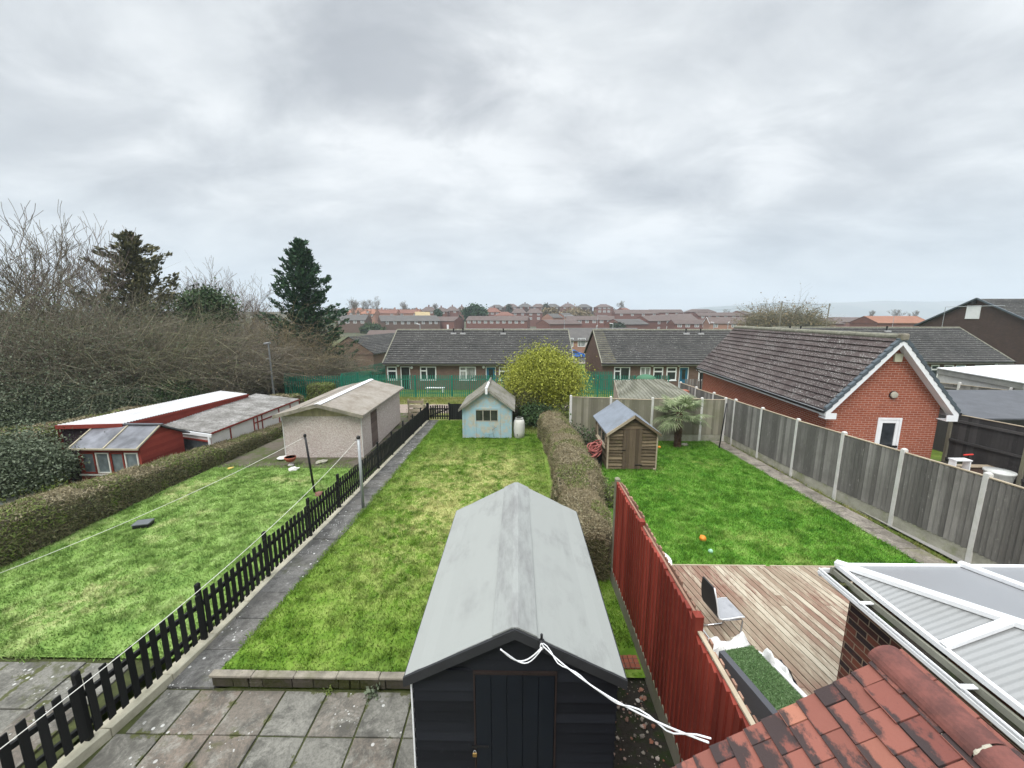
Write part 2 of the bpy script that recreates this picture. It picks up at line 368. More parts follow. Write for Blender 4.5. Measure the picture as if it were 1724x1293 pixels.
def grassmat(name, d, m, l, straw, samt, stripes=False):
    def fn(N):
        p = N.pos(); i = N.isl()
        a = N.noise(p, 1.9, 3, .6, .9); b = N.noise(p, 7.5, 4, .7, .6)
        col = N.ramp(N.math('ADD', N.math('MULTIPLY', a, .58), N.math('MULTIPLY', b, .42)), [(.395, d), (.5, m), (.61, l)])
        sm = N.math('MULTIPLY', N.mr(N.noise(p, .55, 4, .6), .53 - samt, .66 - samt), N.mr(N.noise(p, 3.0, 5, .75, .8), .44, .56, 0, 1))
        if stripes:
            s = N.sep(p)
            # a worn dry middle of the lawn, greener at its edges
            w = N.math('MULTIPLY', N.mr(N.math('ABSOLUTE', N.math('ADD', s[0], 1.5)), 2.9, 1.2), N.math('MULTIPLY', N.mr(s[1], 5.6, 9.0, .10, 1), N.mr(s[1], 16.5, 13.6)))
            sm = N.math('MULTIPLY', N.math('MAXIMUM', sm, N.mr(N.noise(p, 2.6, 6, .75, 1.0), .48, .58, 0, .85)), w)
            st = N.math('SINE', N.math('ADD', N.math('MULTIPLY', s[0], 9.5), N.math('MULTIPLY', N.noise(p, .7, 3), 3.0)))
            col = N.mix(N.math('MULTIPLY', N.mr(st, .1, .8, 0, .6), N.mr(s[1], 10.5, 13.0)), col, d)
        col = N.mix(N.math('MULTIPLY', sm, .85), col, straw)
        col = N.mix(N.mr(i, 0, 1, 0, .35), col, v3(m, 1.5))
        return dict(c=col, r=.75, s=.2)
    return mat(name, fn)
GR_M = grassmat('lawn_middle', (.050, .118, .006), (.105, .190, .018), (.195, .27, .055), (.50, .45, .20), .13, True)
GR_R = grassmat('lawn_lush', (0.034, 0.121, 0.007), (0.086, 0.207, 0.018), (0.172, 0.287, 0.057), (0.276, 0.310, 0.092), -.02)
GR_L = grassmat('lawn_yellowing', (.085, .165, .030), (.155, .25, .055), (.24, .335, .11), (.42, .41, .20), .02)
GR_F = grassmat('rough_grass', (0.057, 0.098, 0.014), (0.103, 0.155, 0.023), (0.161, 0.196, 0.046), (0.276, 0.241, 0.115), .05)
GRK = grassmat('verge', (0.057, 0.092, 0.017), (0.138, 0.161, 0.034), (0.230, 0.218, 0.069), (0.299, 0.253, 0.127), .10)
TRACK = plain('pinkish_track', (.27, .215, .18), .15, 2, .95, .4, dirt=(.17, .15, .11))
ASPH = plain('asphalt', (.06, .06, .062), .2, 2, .95, .3)
BRK_O = brickmat('orange_brick', (.36, .108, .062), (.28, .078, .045), (.52, .40, .33))
BRK_B = brickmat('brown_brick', (.145, .092, .072), (.19, .12, .092), (.17, .15, .13))
BRK_D = brickmat('dark_brick', (.075, .05, .042), (.10, .062, .05), (.08, .07, .062))
BRK_R = brickmat('red_brick_wall', (.22, .098, .078), (.175, .08, .062), (.22, .16, .14))
BRK_P = brickmat('pink_brick_wall', (.40, .22, .16), (.36, .20, .15), (.34, .24, .18))
BRK_C = brickmat('multi_brick', (.21, .075, .05), (.15, .055, .042), (.33, .27, .19), dark=(.035, .028, .03))
BRK_E = brickmat('edging_brick', (.30, .10, .06), (.24, .08, .05), (.12, .09, .07))
WALLST = mat('planter_stone', lambda N: (lambda p: dict(c=N.mix(N.mr(N.noise(p, 1.8, 6, .7), .40, .58, 0, .9), N.ramp(N.isl(), [(0, (.05, .043, .033)), (1, (.10, .088, .07))]), (.032, .036, .009)), r=.95, s=.1, bump=(N.noise(p, 18, 5), .9, .02)))(N.pos()))
COPING = plain('stained_coping', (.25, .225, .18), .35, 5, .95, .5, dirt=(.10, .10, .05))
RT_G = rooftile('garage_roof_tile', (.066, .051, .049), (.105, .083, .078), (.46, .46, .43), .14, lscale=15)
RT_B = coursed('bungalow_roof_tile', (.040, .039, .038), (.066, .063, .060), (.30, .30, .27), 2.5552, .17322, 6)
RT_BM = rooftile('mossy_verge_tile', (.07, .065, .055), (.10, .09, .07), (.36, .36, .24), .12, moss=(.16, .15, .04))
RT_F = rooftile('far_roof_brown', (.15, .115, .105), (.19, .15, .135), (.25, .22, .2), -.1)
RT_FG = rooftile('far_roof_grey', (.125, .12, .115), (.165, .155, .145), (.22, .22, .2), -.1)
RT_FR = rooftile('far_roof_red', (.22, .11, .085), (.28, .15, .115), (.25, .2, .16), -.1)
RT_FO = rooftile('far_roof_orange', (.34, .17, .115), (.40, .21, .145), (.3, .22, .18), -.1)
RIDGE = plain('lichened_ridge', (.20, .195, .15), .3, 8, .95, .4, dirt=(.34, .34, .28))
VERGE = plain('grey_plastic_verge', (.085, .105, .12), .15, 6, .5, .1)
BLACKPL = plain('black_plastic', (.012, .012, .013), .3, 8, .4, .05)
GREYM = plain('galvanised_metal', (.36, .38, .39), .12, 8, .45, .05, .5, metal=.3)
GREEN_P = plain('green_palisade_paint', (.018, .17, .115), .22, 3, .55, .1)
PEBBLE = mat('pink_pebbledash', lambda N: (lambda p: dict(c=N.mix(N.mr(N.noise(p, 2.0, 5), .5, .75, 0, .35), N.ramp(N.vor(p, 30, out='Color'), [(0, (.43, .35, .31)), (.5, (.53, .455, .42)), (.8, (.62, .57, .53)), (1, (.32, .25, .22))]), (.36, .30, .25)), r=.95, s=.15, bump=(N.vor(p, 30), 1, .02)))(N.pos()))
ASB = mat('lichened_cement_sheet', lambda N: (lambda p: dict(c=N.mix(N.mr(N.noise(p, 1.6, 7, .75), .42, .7, 0, .8), N.mix(N.noise(p, 9, 5, .7), (.20, .18, .15), (.38, .35, .31)), (.17, .14, .105)), r=.95, s=.1, bump=(N.noise(p, 20, 5), .6, .02)))(N.pos()))
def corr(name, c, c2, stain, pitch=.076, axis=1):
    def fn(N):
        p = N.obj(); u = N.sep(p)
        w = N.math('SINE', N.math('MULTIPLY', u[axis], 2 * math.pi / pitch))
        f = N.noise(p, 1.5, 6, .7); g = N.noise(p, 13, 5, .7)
        col = N.mix(N.mr(f, .4, .65), c, c2); col = N.mix(N.mr(g, .45, .7, 0, .7), col, stain); col = N.mix(N.mr(w, -.1, -.9, 0, .6), col, stain)  # rib valleys take the stain tone as painted shade; noise part is staining
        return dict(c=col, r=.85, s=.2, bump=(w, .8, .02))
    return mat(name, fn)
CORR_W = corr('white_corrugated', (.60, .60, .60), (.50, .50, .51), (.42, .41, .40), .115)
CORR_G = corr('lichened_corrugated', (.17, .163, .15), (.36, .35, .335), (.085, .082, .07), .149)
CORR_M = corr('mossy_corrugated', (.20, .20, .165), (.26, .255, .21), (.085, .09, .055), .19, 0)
REDP = wood('faded_red_paint', (.22, .035, .025), (.28, .055, .04), (.15, .03, .022), grain=(2, 2, 10))
WPANEL = plain('off_white_panel', (.56, .55, .53), .06, 3, .6, .08, dirt=(.44, .42, .38))
BLUEP = mat('flaking_blue_paint', lambda N: (lambda p: dict(c=N.mix(N.mr(N.noise(p, 3.4, 8, .8), .49, .56), N.mix(N.noise(p, 1.6, 5), (.22, .40, .47), (.42, .53, .56)), N.mix(N.noise(p, 8, 4), (.55, .54, .48), (.34, .33, .25))), r=.8, s=.2, bump=(N.noise(p, 6, 7, .7), .5, .006)))(N.pos()))
SLATE = mat('mossy_old_felt', lambda N: (lambda p: dict(c=N.mix(N.mr(N.noise(p, 4.5, 7, .8), .46, .58), N.mix(N.mr(N.noise(p, 1.3, 4), .42, .58), (.25, .235, .205), (.15, .145, .10)), N.mix(N.noise(p, 12, 4), (.07, .065, .05), (.36, .35, .31))), r=.95, s=.1, bump=(N.noise(p, 9, 6, .75), 1.0, .04)))(N.obj()))
BARK = plain('grey_bark', (.10, .085, .070), .3, 6, .95, .5, grain=(1, 1, .3))
def twigmat(name, c):
    return mat(name, lambda N: dict(c=N.mix(N.noise(N.pos(), .7, 4), N.ramp(N.isl(), [(0, v3(c, .45)), (.6, c), (1, v3(c, 1.7))]), N.ramp(N.isl(), [(0, v3(c, .6)), (1, (c[0] * .95, c[1] * 1.1, c[2] * .85))])), r=.9, s=.15))
TWIG = twigmat('grey_brown_twigs', (0.202, 0.169, 0.140))
TWIGP = twigmat('pinkish_twigs', (0.231, 0.181, 0.163))
TWIGO = twigmat('olive_twigs', (.205, .185, .125))
TWIGT = twigmat('tan_twigs', (0.338, 0.267, 0.176))
L_CON = leafmat('conifer_green', [(.010, .032, .018), (.026, .068, .032), (.055, .11, .045)])
L_CON2 = leafmat('dull_conifer', [(0.054, 0.062, 0.034), (0.102, 0.102, 0.050), (0.192, 0.174, 0.084)])
L_IVY = leafmat('ivy_green', [(0.018, 0.039, 0.016), (0.036, 0.072, 0.023), (0.072, 0.111, 0.039)])
L_BLU = leafmat('grey_green_leaves', [(.05, .072, .04), (.10, .125, .075), (.17, .195, .13)])
L_YEL = leafmat('yellow_green_leaves', [(.13, .155, .018), (.26, .285, .03), (.42, .43, .08)])
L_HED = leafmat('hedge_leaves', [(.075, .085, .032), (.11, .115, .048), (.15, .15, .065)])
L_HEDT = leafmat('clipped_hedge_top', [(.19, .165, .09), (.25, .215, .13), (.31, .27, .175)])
L_HEDG = leafmat('hedge_green_shoots', [(0.062, 0.094, 0.019), (0.112, 0.156, 0.031), (0.188, 0.225, 0.062)])
HCORE = plain('hedge_inside', (.075, .065, .04), .4, 6, 1, .5)
L_PALM = leafmat('palm_leaf', [(.09, .13, .05), (.19, .24, .11), (.36, .39, .24)])
PALMT = plain('fibrous_palm_trunk', (.12, .075, .05), .4, 14, 1, .9, grain=(1, 1, .5))
L_BRN = leafmat('brown_bush', [(0.121, 0.095, 0.047), (0.203, 0.155, 0.081), (0.297, 0.230, 0.128)])
L_FAR = leafmat('far_tree_green', [(.02, .035, .02), (.035, .055, .03), (.06, .075, .04)])
# ---------------------------------------------------------------- camera, sun, sky
cam = bpy.data.cameras.new('camera'); co = bpy.data.objects.new('camera', cam); COL.link(co); SC.camera = co
cam.sensor_width = 36; cam.lens = 36 * F_PX / 1724; cam.clip_end = 20000; cam.clip_start = .05
co.location = (0, 0, CAM_H); co.rotation_euler = (math.pi / 2 - TH, 0, YAW)
SUN_EL, SUN_AZ = R(52), R(-150)     # overcast: broad soft sun high behind the camera, a little from the left
sl = bpy.data.lights.new('sun', 'SUN'); sl.energy = 1.5; sl.angle = R(25); sl.color = (1, .97, .93)
so = bpy.data.objects.new('sun', sl); COL.link(so); so.location = (-20, -40, 60)
sd = Vector((math.sin(SUN_AZ) * math.cos(SUN_EL), math.cos(SUN_AZ) * math.cos(SUN_EL), math.sin(SUN_EL)))
so.rotation_euler = sd.to_track_quat('Z', 'Y').to_euler()
W = bpy.data.worlds.new('World'); SC.world = W; W.use_nodes = True; N = Nt(W.node_tree); bg = W.node_tree.nodes['Background']
sky = N.n('ShaderNodeTexSky', sky_type='NISHITA'); sky.sun_disc = False; sky.sun_elevation = SUN_EL; sky.sun_rotation = SUN_AZ
d = N.n('ShaderNodeTexCoord').outputs['Generated']; s = N.sep(d)
zc = N.math('MAXIMUM', s[2], 0.0)
den = N.math('ADD', zc, .30)
cv = N.n('ShaderNodeCombineXYZ', {0: N.math('DIVIDE', s[0], den), 1: N.math('DIVIDE', s[1], den), 2: 3.7}).outputs[0]
big = N.noise(N.sc(cv, 1.1, 1.5, 1, (2.3, .4, 0)), 1.0, 6, .55, .3); med = N.noise(N.sc(cv, 1.6, 2.3, 1, (7.1, 3.3, 1)), 1.6, 8, .58, .35)
def blob(px, py, rad):   # a heavier cloud in that direction of the sky, ragged by noise
    v = ray(px, py).normalized(); q = Vector((v.x / (v.z + .30), v.y / (v.z + .30), 3.7))
    dist = N.n('ShaderNodeVectorMath', {0: cv, 1: tuple(q)}, operation='DISTANCE').outputs['Value']
    return N.mr(N.math('ADD', dist, N.math('MULTIPLY', N.math('SUBTRACT', med, .5), rad * 2.2)), rad, rad * .15)
dark = N.math('MAXIMUM', N.math('MAXIMUM', N.math('MAXIMUM', blob(650, 110, .36), blob(770, 160, .24)), N.math('MULTIPLY', blob(30, 200, .5), .7)), N.math('MAXIMUM', N.math('MULTIPLY', blob(1420, 330, .55), .55), N.math('MULTIPLY', blob(970, 250, .3), .6)))
base = N.math('ADD', N.math('MULTIPLY', big, .55), N.math('MULTIPLY', med, .45))
cl = N.ramp(base, [(.35, (.345, .365, .39)), (.44, (.445, .465, .485)), (.52, (.525, .545, .56)), (.61, (.63, .645, .655))])
cl = N.mix(N.math('MULTIPLY', dark, .70), cl, (.29, .305, .33))
hz = N.mr(s[2], .0, .22, 1, 0)
cl = N.mix(N.math('MULTIPLY', hz, .70), cl, (.355, .41, .465))
cl = N.mix(.06, cl, N.mix(1.0, sky.outputs[0], (.1, .1, .1), 'MULTIPLY'))
gain = N.mr(s[2], .60, .95, 1.0, 4.6)        # an overcast sky is brightest overhead
W.node_tree.links.new(cl, bg.inputs['Color']); W.node_tree.links.new(N.math('MULTIPLY', gain, 1.0), bg.inputs['Strength'])
SC.view_settings.view_transform = 'Standard'; SC.view_settings.look = 'None'; SC.view_settings.exposure = .64; SC.view_settings.gamma = 1
SC.cycles.max_bounces = 6; SC.cycles.diffuse_bounces = 3; SC.cycles.volume_bounces = 1; SC.cycles.transparent_max_bounces = 6
# ---------------------------------------------------------------- terrain
xs = np.unique(np.concatenate([np.linspace(-3500, -300, 14), np.linspace(-300, -30, 28), np.linspace(-30, 30, 61), np.linspace(30, 300, 28), np.linspace(300, 3500, 14)]))
ys = np.unique(np.concatenate([np.linspace(-25, 40, 66), np.linspace(40, 120, 25), np.linspace(120, 450, 34), np.linspace(450, 3400, 16)]))
X, Y = np.meshgrid(xs, ys); Z = zt(X, Y) - .06 - .26 * ((np.abs(X) < 12.5) & (Y < 6.5))
m = M(); nx = len(xs); m.v = [tuple(p) for p in np.stack([X, Y, Z], 2).reshape(-1, 3)]
for j in range(len(ys) - 1):
    for i in range(nx - 1): m.f.append((j * nx + i, j * nx + i + 1, (j + 1) * nx + i + 1, (j + 1) * nx + i)); m.mi.append(0)
def tfn(N):
    p = N.pos(); s = N.sep(p)
    near = N.ramp(N.math('ADD', N.math('MULTIPLY', N.noise(p, .5, 5), .5), N.math('MULTIPLY', N.noise(p, 3, 5), .5)), [(.35, (.06, .07, .025)), (.5, (.09, .135, .02)), (.65, (.15, .17, .05))])
    far = N.ramp(N.noise(p, .03, 5), [(.4, (.06, .075, .04)), (.6, (.11, .10, .075))])
    return dict(c=N.mix(N.mr(s[1], 70, 160), near, far), r=.95, s=.1, bump=(N.noise(p, 5, 5), .5, .1))
tag(m.build('ground', mat('terrain', tfn), smooth=True), kind='structure')
# distant hills across the valley
m = M(); prof = [(-1.6, 20), (-.2, 25), (.35, 30), (.5, 75), (.62, 105), (.75, 98), (.9, 112), (1.05, 122), (1.2, 140), (1.5, 150), (2.2, 120)]
hx = np.linspace(-1.6, 2.2, 160); hh = np.interp(hx, [p[0] for p in prof], [p[1] for p in prof])
rows = [(2550, 0.0, -40), (2750, .45, -10), (2950, .85, 0), (3100, 1.0, 5), (3300, .8, 0)]
for (yy, k, dz) in rows:
    for a, h in zip(hx, hh):
        m.v.append((a * 3100, yy, -45 + (h + 45 + 13 * mnoise.noise(Vector((a * 6, yy * .004, 1))) + 4 * mnoise.noise(Vector((a * 25, yy * .01, 5)))) * k + dz * 0))
for j in range(len(rows) - 1):
    for i in range(len(hx) - 1): b = j * len(hx) + i; m.f.append((b, b + 1, b + len(hx) + 1, b + len(hx))); m.mi.append(0)
tag(m.build('hills', mat('hill_fields', lambda N: dict(c=N.ramp(N.vor(N.sc(N.pos(), 1, .5, 1), .008, out='Color'), [(.2, (.03, .045, .025)), (.6, (.08, .09, .05)), (.9, (.12, .10, .08))]), r=1, s=0)), smooth=True), kind='structure')
# ---------------------------------------------------------------- sheets lying on the ground
def sheet(name, poly_x0, poly_x1, y0, y1, m, dz=0.0, ny=24, nxx=10, kind='structure', zfun=None):
    g = M(); fx0 = poly_x0 if callable(poly_x0) else (lambda y: poly_x0); fx1 = poly_x1 if callable(poly_x1) else (lambda y: poly_x1)
    for j in range(ny + 1):
        y = y0 + (y1 - y0) * j / ny
        for i in range(nxx + 1):
            x = fx0(y) + (fx1(y) - fx0(y)) * i / nxx
            g.v.append((x, y, (zfun(x, y) if zfun else zf(x, y)) + dz))
    for j in range(ny):
        for i in range(nxx): b = j * (nxx + 1) + i; g.f.append((b, b + 1, b + nxx + 2, b + nxx + 1)); g.mi.append(0)
    return tag(g.build(name, m), kind=kind)
def stripx(y): return float(np.interp(y, [2.0, 3.6, 4.5, 5.5, 8, 21], [-5.62, -5.22, -5.04, -4.95, -4.86, -4.86]))    # centre of the edging under the picket fence
def pathx(y): return float(np.interp(y, [4.6, 5, 9, 21], [-4.27, -4.22, -4.12, -4.22]))
PAT = -.16
def patz(x, y): return float(np.interp(y, [-5, 4.6, 6.8, 7], [PAT, PAT, zf(x, 6.8), zf(x, 7)])) if y < 6.8 else zf(x, y)
def blades(name, x0, x1, y0, y1, dens, m, h=.06, skip=()):
    n = int((x1 - x0) * (y1 - y0) * dens); p = np.stack([rng.uniform(x0, x1, n), rng.uniform(y0, y1, n)], 1)
    for (a, b, c, d_) in skip: p = p[~((p[:, 0] > a) & (p[:, 0] < b) & (p[:, 1] > c) & (p[:, 1] < d_))]
    if not isinstance(x0, float) or True:
        n = len(p)
    z = zt(p[:, 0], p[:, 1]); tall = np.array([mnoise.noise(Vector((q[0] * 1.9, q[1] * 1.9, 3))) for q in p]) * .5 + 1
    a = rng.uniform(0, 2 * math.pi, n); hgt = h * rng.uniform(.5, 1.3, n) * tall; le = hgt * rng.uniform(.2, 1.1, n); b = rng.uniform(0, 2 * math.pi, n)
    w = rng.uniform(.005, .011, n); P = np.stack([p[:, 0], p[:, 1], z - .004], 1); dv = np.stack([np.cos(a) * w, np.sin(a) * w, 0 * a], 1)
    tip = P + np.stack([np.cos(b) * le, np.sin(b) * le, hgt], 1)
    return tag(rawmesh(name, np.stack([P - dv, P + dv, tip], 1), 3, m), kind='stuff')
sheet('lawn', lambda y: pathx(y) - .01, 1.95, 4.74, 20.45, GR_M, 0.0, 60, 24)
blades('grass', -4.22, 1.8, 4.75, 20.4, 1500, GR_M, .055, [(-.98, .96, 2, 6.2), (-2.5, -.2, 16.9, 20.5), (1.0, 1.9, 8, 20), (-.2, 2, 17.6, 20.5), (.9, 2, 4.8, 5.25)])
sheet('lawn', 2.0, 8.38, 7.3, 16.65, GR_R, 0.0, 40, 24)
blades('grass', 2.0, 8.42, 7.31, 16.6, 1500, GR_R, .065, [(3.1, 4.8, 13.0, 15.4)])
sheet('lawn', -10.75, lambda y: stripx(y) - .1, 4.95, 13.0, GR_L, 0.0, 40, 24)
blades('grass', -10.7, -5.1, 4.96, 12.9, 1300, GR_L, .05)
sheet('soil', -10.75, lambda y: stripx(y) - .1, 13.0, 24.0, MUD, -.012, 30, 10)
sheet('verge', -11, 30, 25.2, 29.0, GRK, .0, 6, 30)
blades('grass', -9.0, 16.0, 25.3, 28.8, 500, GRK, .11)
sheet('track', -14, 30, 22.3, 25.2, TRACK, .004, 6, 30)
sheet('verge', -4.9, 12, 20.45, 22.3, GRK, .0, 6, 14)
blades('grass', -.3, 8.0, 17.6, 22.2, 450, GRK, .16)
def fringe(line, dens, m, h=.06, sd=.035):   # grass leaning out over the edge of a lawn
    P = []
    for (xa, ya), (xb, yb) in zip(line, line[1:]):
        l = math.hypot(xb - xa, yb - ya); n = int(l * dens); f = rng.random(n)[:, None]; q = np.array([xa, ya]) * (1 - f) + np.array([xb, yb]) * f; P.append(q)
    p = np.concatenate(P); cl = np.array([mnoise.noise(V_(q[0] * 2.3, q[1] * 2.3, 7)) for q in p]); p = p + rng.normal(0, sd, p.shape) * (1 + cl)[:, None]; keep = rng.random(len(p)) < .55 + cl; p = p[keep]; n = len(p)
    z = zt(p[:, 0], p[:, 1]); a = rng.uniform(0, 6.283, n); b = rng.uniform(0, 6.283, n); hg = h * rng.uniform(.4, 1.4, n); w = rng.uniform(.005, .010, n); B = np.stack([p[:, 0], p[:, 1], z - .01], 1); dv = np.stack([np.cos(a) * w, np.sin(a) * w, 0 * a], 1)
    return tag(rawmesh('grass', np.stack([B - dv, B + dv, B + np.stack([np.cos(b) * hg * .8, np.sin(b) * hg * .8, hg], 1)], 1), 3, m), kind='stuff')
def tufts(x0, x1, y0, y1, n, m, h, skip=()):
    C_ = np.stack([rng.uniform(x0, x1, n), rng.uniform(y0, y1, n)], 1)
    for (a, b, c, d_) in skip: C_ = C_[~((C_[:, 0] > a) & (C_[:, 0] < b) & (C_[:, 1] > c) & (C_[:, 1] < d_))]
    k = 46; p = np.repeat(C_, k, 0) + rng.normal(0, .055, (len(C_) * k, 2)); n = len(p); z = zt(p[:, 0], p[:, 1]); a = rng.uniform(0, 6.283, n); b = rng.uniform(0, 6.283, n); hg = h * rng.uniform(.5, 1.2, n) * np.repeat(rng.uniform(.6, 1.3, len(C_)), k); w = rng.uniform(.005, .011, n)
    B = np.stack([p[:, 0], p[:, 1], z - .004], 1); dv = np.stack([np.cos(a) * w, np.sin(a) * w, 0 * a], 1)
    return tag(rawmesh('grass', np.stack([B - dv, B + dv, B + np.stack([np.cos(b) * hg * .7, np.sin(b) * hg * .7, hg], 1)], 1), 3, m), kind='stuff')
V_ = lambda x, y, z: Vector((x, y, z))
SK = [(-1.1, 1.1, 2, 6.3), (-2.6, -.2, 16.8, 20.5), (.9, 1.9, 7, 20), (-.2, 2, 17.6, 20.5), (.9, 2, 4.7, 5.25)]
fringe([(pathx(y) + .01, y) for y in np.linspace(4.8, 20.3, 40)], 520, GR_M)
fringe([(-4.2, 4.77), (-.95, 4.77)], 380, GR_M, .07, .02); fringe([(8.38, 7.35), (8.38, 16.5)], 420, GR_R); fringe([(2.05, 7.33), (8.3, 7.33)], 320, GR_R, .06, .02); fringe([(9.03, 6.5), (9.05, 16.5)], 260, GRK, .09, .03); fringe([(3.15, 12.97), (4.8, 12.97)], 420, GR_R, .10, .03); fringe([(-2.5, 16.9), (-.2, 16.9)], 420, GR_M, .09, .03)
fringe([(-10.6, 4.97), (-5.2, 4.97)], 380, GR_L, .06, .03); fringe([(stripx(y) - .11, y) for y in np.linspace(5, 19, 30)], 300, GR_L, .08, .03); fringe([(-10.7, 12.95), (-5.1, 13.0)], 700, GR_L, .07, .16)
tufts(-4.15, 1.75, 4.9, 20.2, 900, GR_M, .085, SK); tufts(2.05, 8.3, 7.4, 16.4, 700, GR_R, .095, [(3.0, 4.9, 12.9, 15.5)]); tufts(-10.6, -5.2, 5.0, 12.8, 520, GR_L, .08)
# patio of flagstones, the path that leaves it, and the edging strip under the picket fence
sheet('patio_base', -5.3, 1.9, -1.0, 4.66, MOSSY, PAT - .02, 4, 4, zfun=lambda x, y: 0)
m = M()
for r_ in range(9):
    y1 = 4.62 - r_ * .6
    for k in range(-6, 6):
        x1 = -2.63 + k * .6; j = lambda a: random.uniform(-a, a)
        x0a = max(x1 + .012, stripx(y1) + .11)
        if x1 + .588 - x0a < .08 or x0a > 1.2: continue
        dz = j(.006); tl = j(.004)
        m.hexa([(x0a, y1 - .588 + j(.006), PAT - .05), (x1 + .588, y1 - .588 + j(.006), PAT - .05), (x1 + .588, y1 + j(.006), PAT - .05), (x0a, y1 + j(.006), PAT - .05),
                (x0a, y1 - .588, PAT + dz), (x1 + .588, y1 - .588, PAT + dz + tl), (x1 + .588, y1 - .005, PAT + dz + tl), (x0a, y1 - .005, PAT + dz)])
tag(m.build('patio', SLAB, bevel=.006), kind='structure')
m = M(); y = 4.64; k = 0
while y < 20.4:
    y2 = min(y + .61, 20.45); a0, a1, b0, b1 = stripx(y) + .1, pathx(y), stripx(y2) + .1, pathx(y2)
    z0, z1 = patz(-4.5, y) + .012, patz(-4.5, y2) + .012; j = random.uniform(-.006, .006)
    m.hexa([(a0, y, z0 - .1), (a1, y, z0 - .1), (b1, y2 - .012, z1 - .1), (b0, y2 - .012, z1 - .1), (a0, y, z0 + j), (a1, y, z0 + j), (b1, y2 - .012, z1 + j), (b0, y2 - .012, z1 + j)])
    y = y2
tag(m.build('path', PATH, bevel=.004), kind='structure')
m = M(); y = 1.0
while y < 20.4:
    y2 = min(y + .75, 20.45)
    q = []
    for zz in (-.2, .012 + random.uniform(-.005, .005)):
        for yy, sg in ((y, -1), (y, 1), (y2 - .008, 1), (y2 - .008, -1)):
            q.append((stripx(yy) + sg * (.088 + random.uniform(-.008, .008)), yy, max(patz(-4.9, yy), zf(-4.9, yy) - .06) + zz))
    m.hexa(q); y = y2
tag(m.build('kerb_strip', KERB, bevel=.01), kind='structure')
m = M(); y = 6.3
while y < 16.6:
    y2 = min(y + .9, 16.62); z0, z1 = zf(8.7, y) + .02, zf(8.7, y2) + .02; j = random.uniform(-.008, .008)
    m.hexa([(8.40, y, z0 - .1), (8.98, y, z0 - .1), (8.98, y2 - .012, z1 - .1), (8.40, y2 - .012, z1 - .1), (8.40, y, z0 + j), (8.98, y, z0 + j), (8.98, y2 - .012, z1 + j), (8.40, y2 - .012, z1 + j)]); y = y2
tag(m.build('path', PATHR, bevel=.006), kind='structure')
sheet('soil', .9, 1.86, 1.0, 5.06, SOIL, -.07, 14, 5, zfun=lambda x, y: .02 * mnoise.noise(Vector((x * 4, y * 4, 0))))
m = M()
for i in range(330):
    x, y = random.uniform(1.0, 1.76), random.betavariate(3.2, 1.2) * 3.6 + 1.3; r = .005 + .026 * random.random() ** 3
    b = len(m.v); m.ball((x, y, -.05 + r * .3), r, 5, 0, .6, .8, i)
tag(m.build('rubble', STONE), kind='stuff')
# neighbour's paving beyond the picket fence
m = M()
for r_ in range(6):
    for k in range(9):
        x0, y0 = -11.2 + k * .7, 4.88 - (r_ + 1) * .7
        if x0 > stripx(y0) - .5: continue
        x1 = min(x0 + .688, stripx(y0 + .7) - .11); j = random.uniform(-.01, .01)
        m.box(x0, x1, y0, y0 + .688, -.2, .0 + j)
tag(m.build('patio', SLAB, bevel=.006), kind='structure')
sheet('soil', -11.2, -5.3, .5, 4.95, MOSSY, -.03, 3, 8)
# yard of the neighbour on the right
sheet('yard', 9.25, 22, 5.0, 13.5, plain('yard_concrete', (.30, .29, .27), .15, 1.5, .9, .3), .0, 8, 10)
# the road and pavement beyond the bungalows
sheet('road', -60, 60, 68, 79, ASPH, .03, 3, 20)
sheet('pavement', -60, 60, 65, 68, PATHR, .06, 2, 20)
# haze: even air round the whole scene
m = M(); m.box(-3600, 3600, -40, 3450, -70, 190)
hm = bpy.data.materials.new('haze_air'); hm.use_nodes = True; nt = hm.node_tree; nt.nodes.clear()
ou = nt.nodes.new('ShaderNodeOutputMaterial'); pv = nt.nodes.new('ShaderNodeVolumePrincipled')
pv.inputs['Color'].default_value = (.80, .88, .97, 1); pv.inputs['Density'].default_value = .00042; pv.inputs['Anisotropy'].default_value = .0
nt.links.new(pv.outputs[0], ou.inputs['Volume'])
tag(m.build('haze', hm), kind='stuff')
V = Vector
# ================================================================ black garden shed
t = thing('garden_shed', 'black shiplap shed with pale grey felt roof, nearest building, standing on the patio edge', 'shed', (-.02, 3.12, PAT))
ez, rz_, hw, dep = 1.79 - PAT, 2.27 - PAT, .945, 2.93          # local heights
def gab(z): 
    k = 1.0 if z < ez - .02 else max(.02, (rz_ - .06 - z) / (rz_ - .06 - ez + .02)); return (-hw * k, hw * k)
m = M(); m.lap((0, 0, 0), (1, 0, 0), (0, -1, 0), .04, ez, .112, .021, lambda z: (-hw, -.375), 0); m.lap((0, 0, 0), (1, 0, 0), (0, -1, 0), .04, ez, .112, .021, lambda z: (.375, hw), 0)
m.lap((0, 0, 0), (1, 0, 0), (0, -1, 0), 1.95, rz_ - .08, .112, .021, lambda z: (max(gab(z)[0], -.373) if z < 1.0 else gab(z)[0], gab(z)[1]) if z > ez else (-.373, .373))
m.box(-hw + .001, hw - .001, .002, .04, 0, ez - .03)
m.prism([(-hw, .002, ez - .03), (hw, .002, ez - .03), (0, .002, rz_ - .05)], (0, .04, 0))
m.build('front_wall', BLACKW, t)
for sx in (-1, 1):
    m = M(); m.lap((sx * hw, 0, 0), (0, 1, 0), (sx, 0, 0), .04, ez - .02, .112, .021, lambda z: (.002, dep)); m.box(sx * hw - .02, sx * hw - .001 * sx + .001, .04, dep, 0, ez - .03) if sx > 0 else m.box(-hw - .001, -hw + .02, .04, dep, 0, ez - .03)
    m.build('side_wall', BLACKW, t)
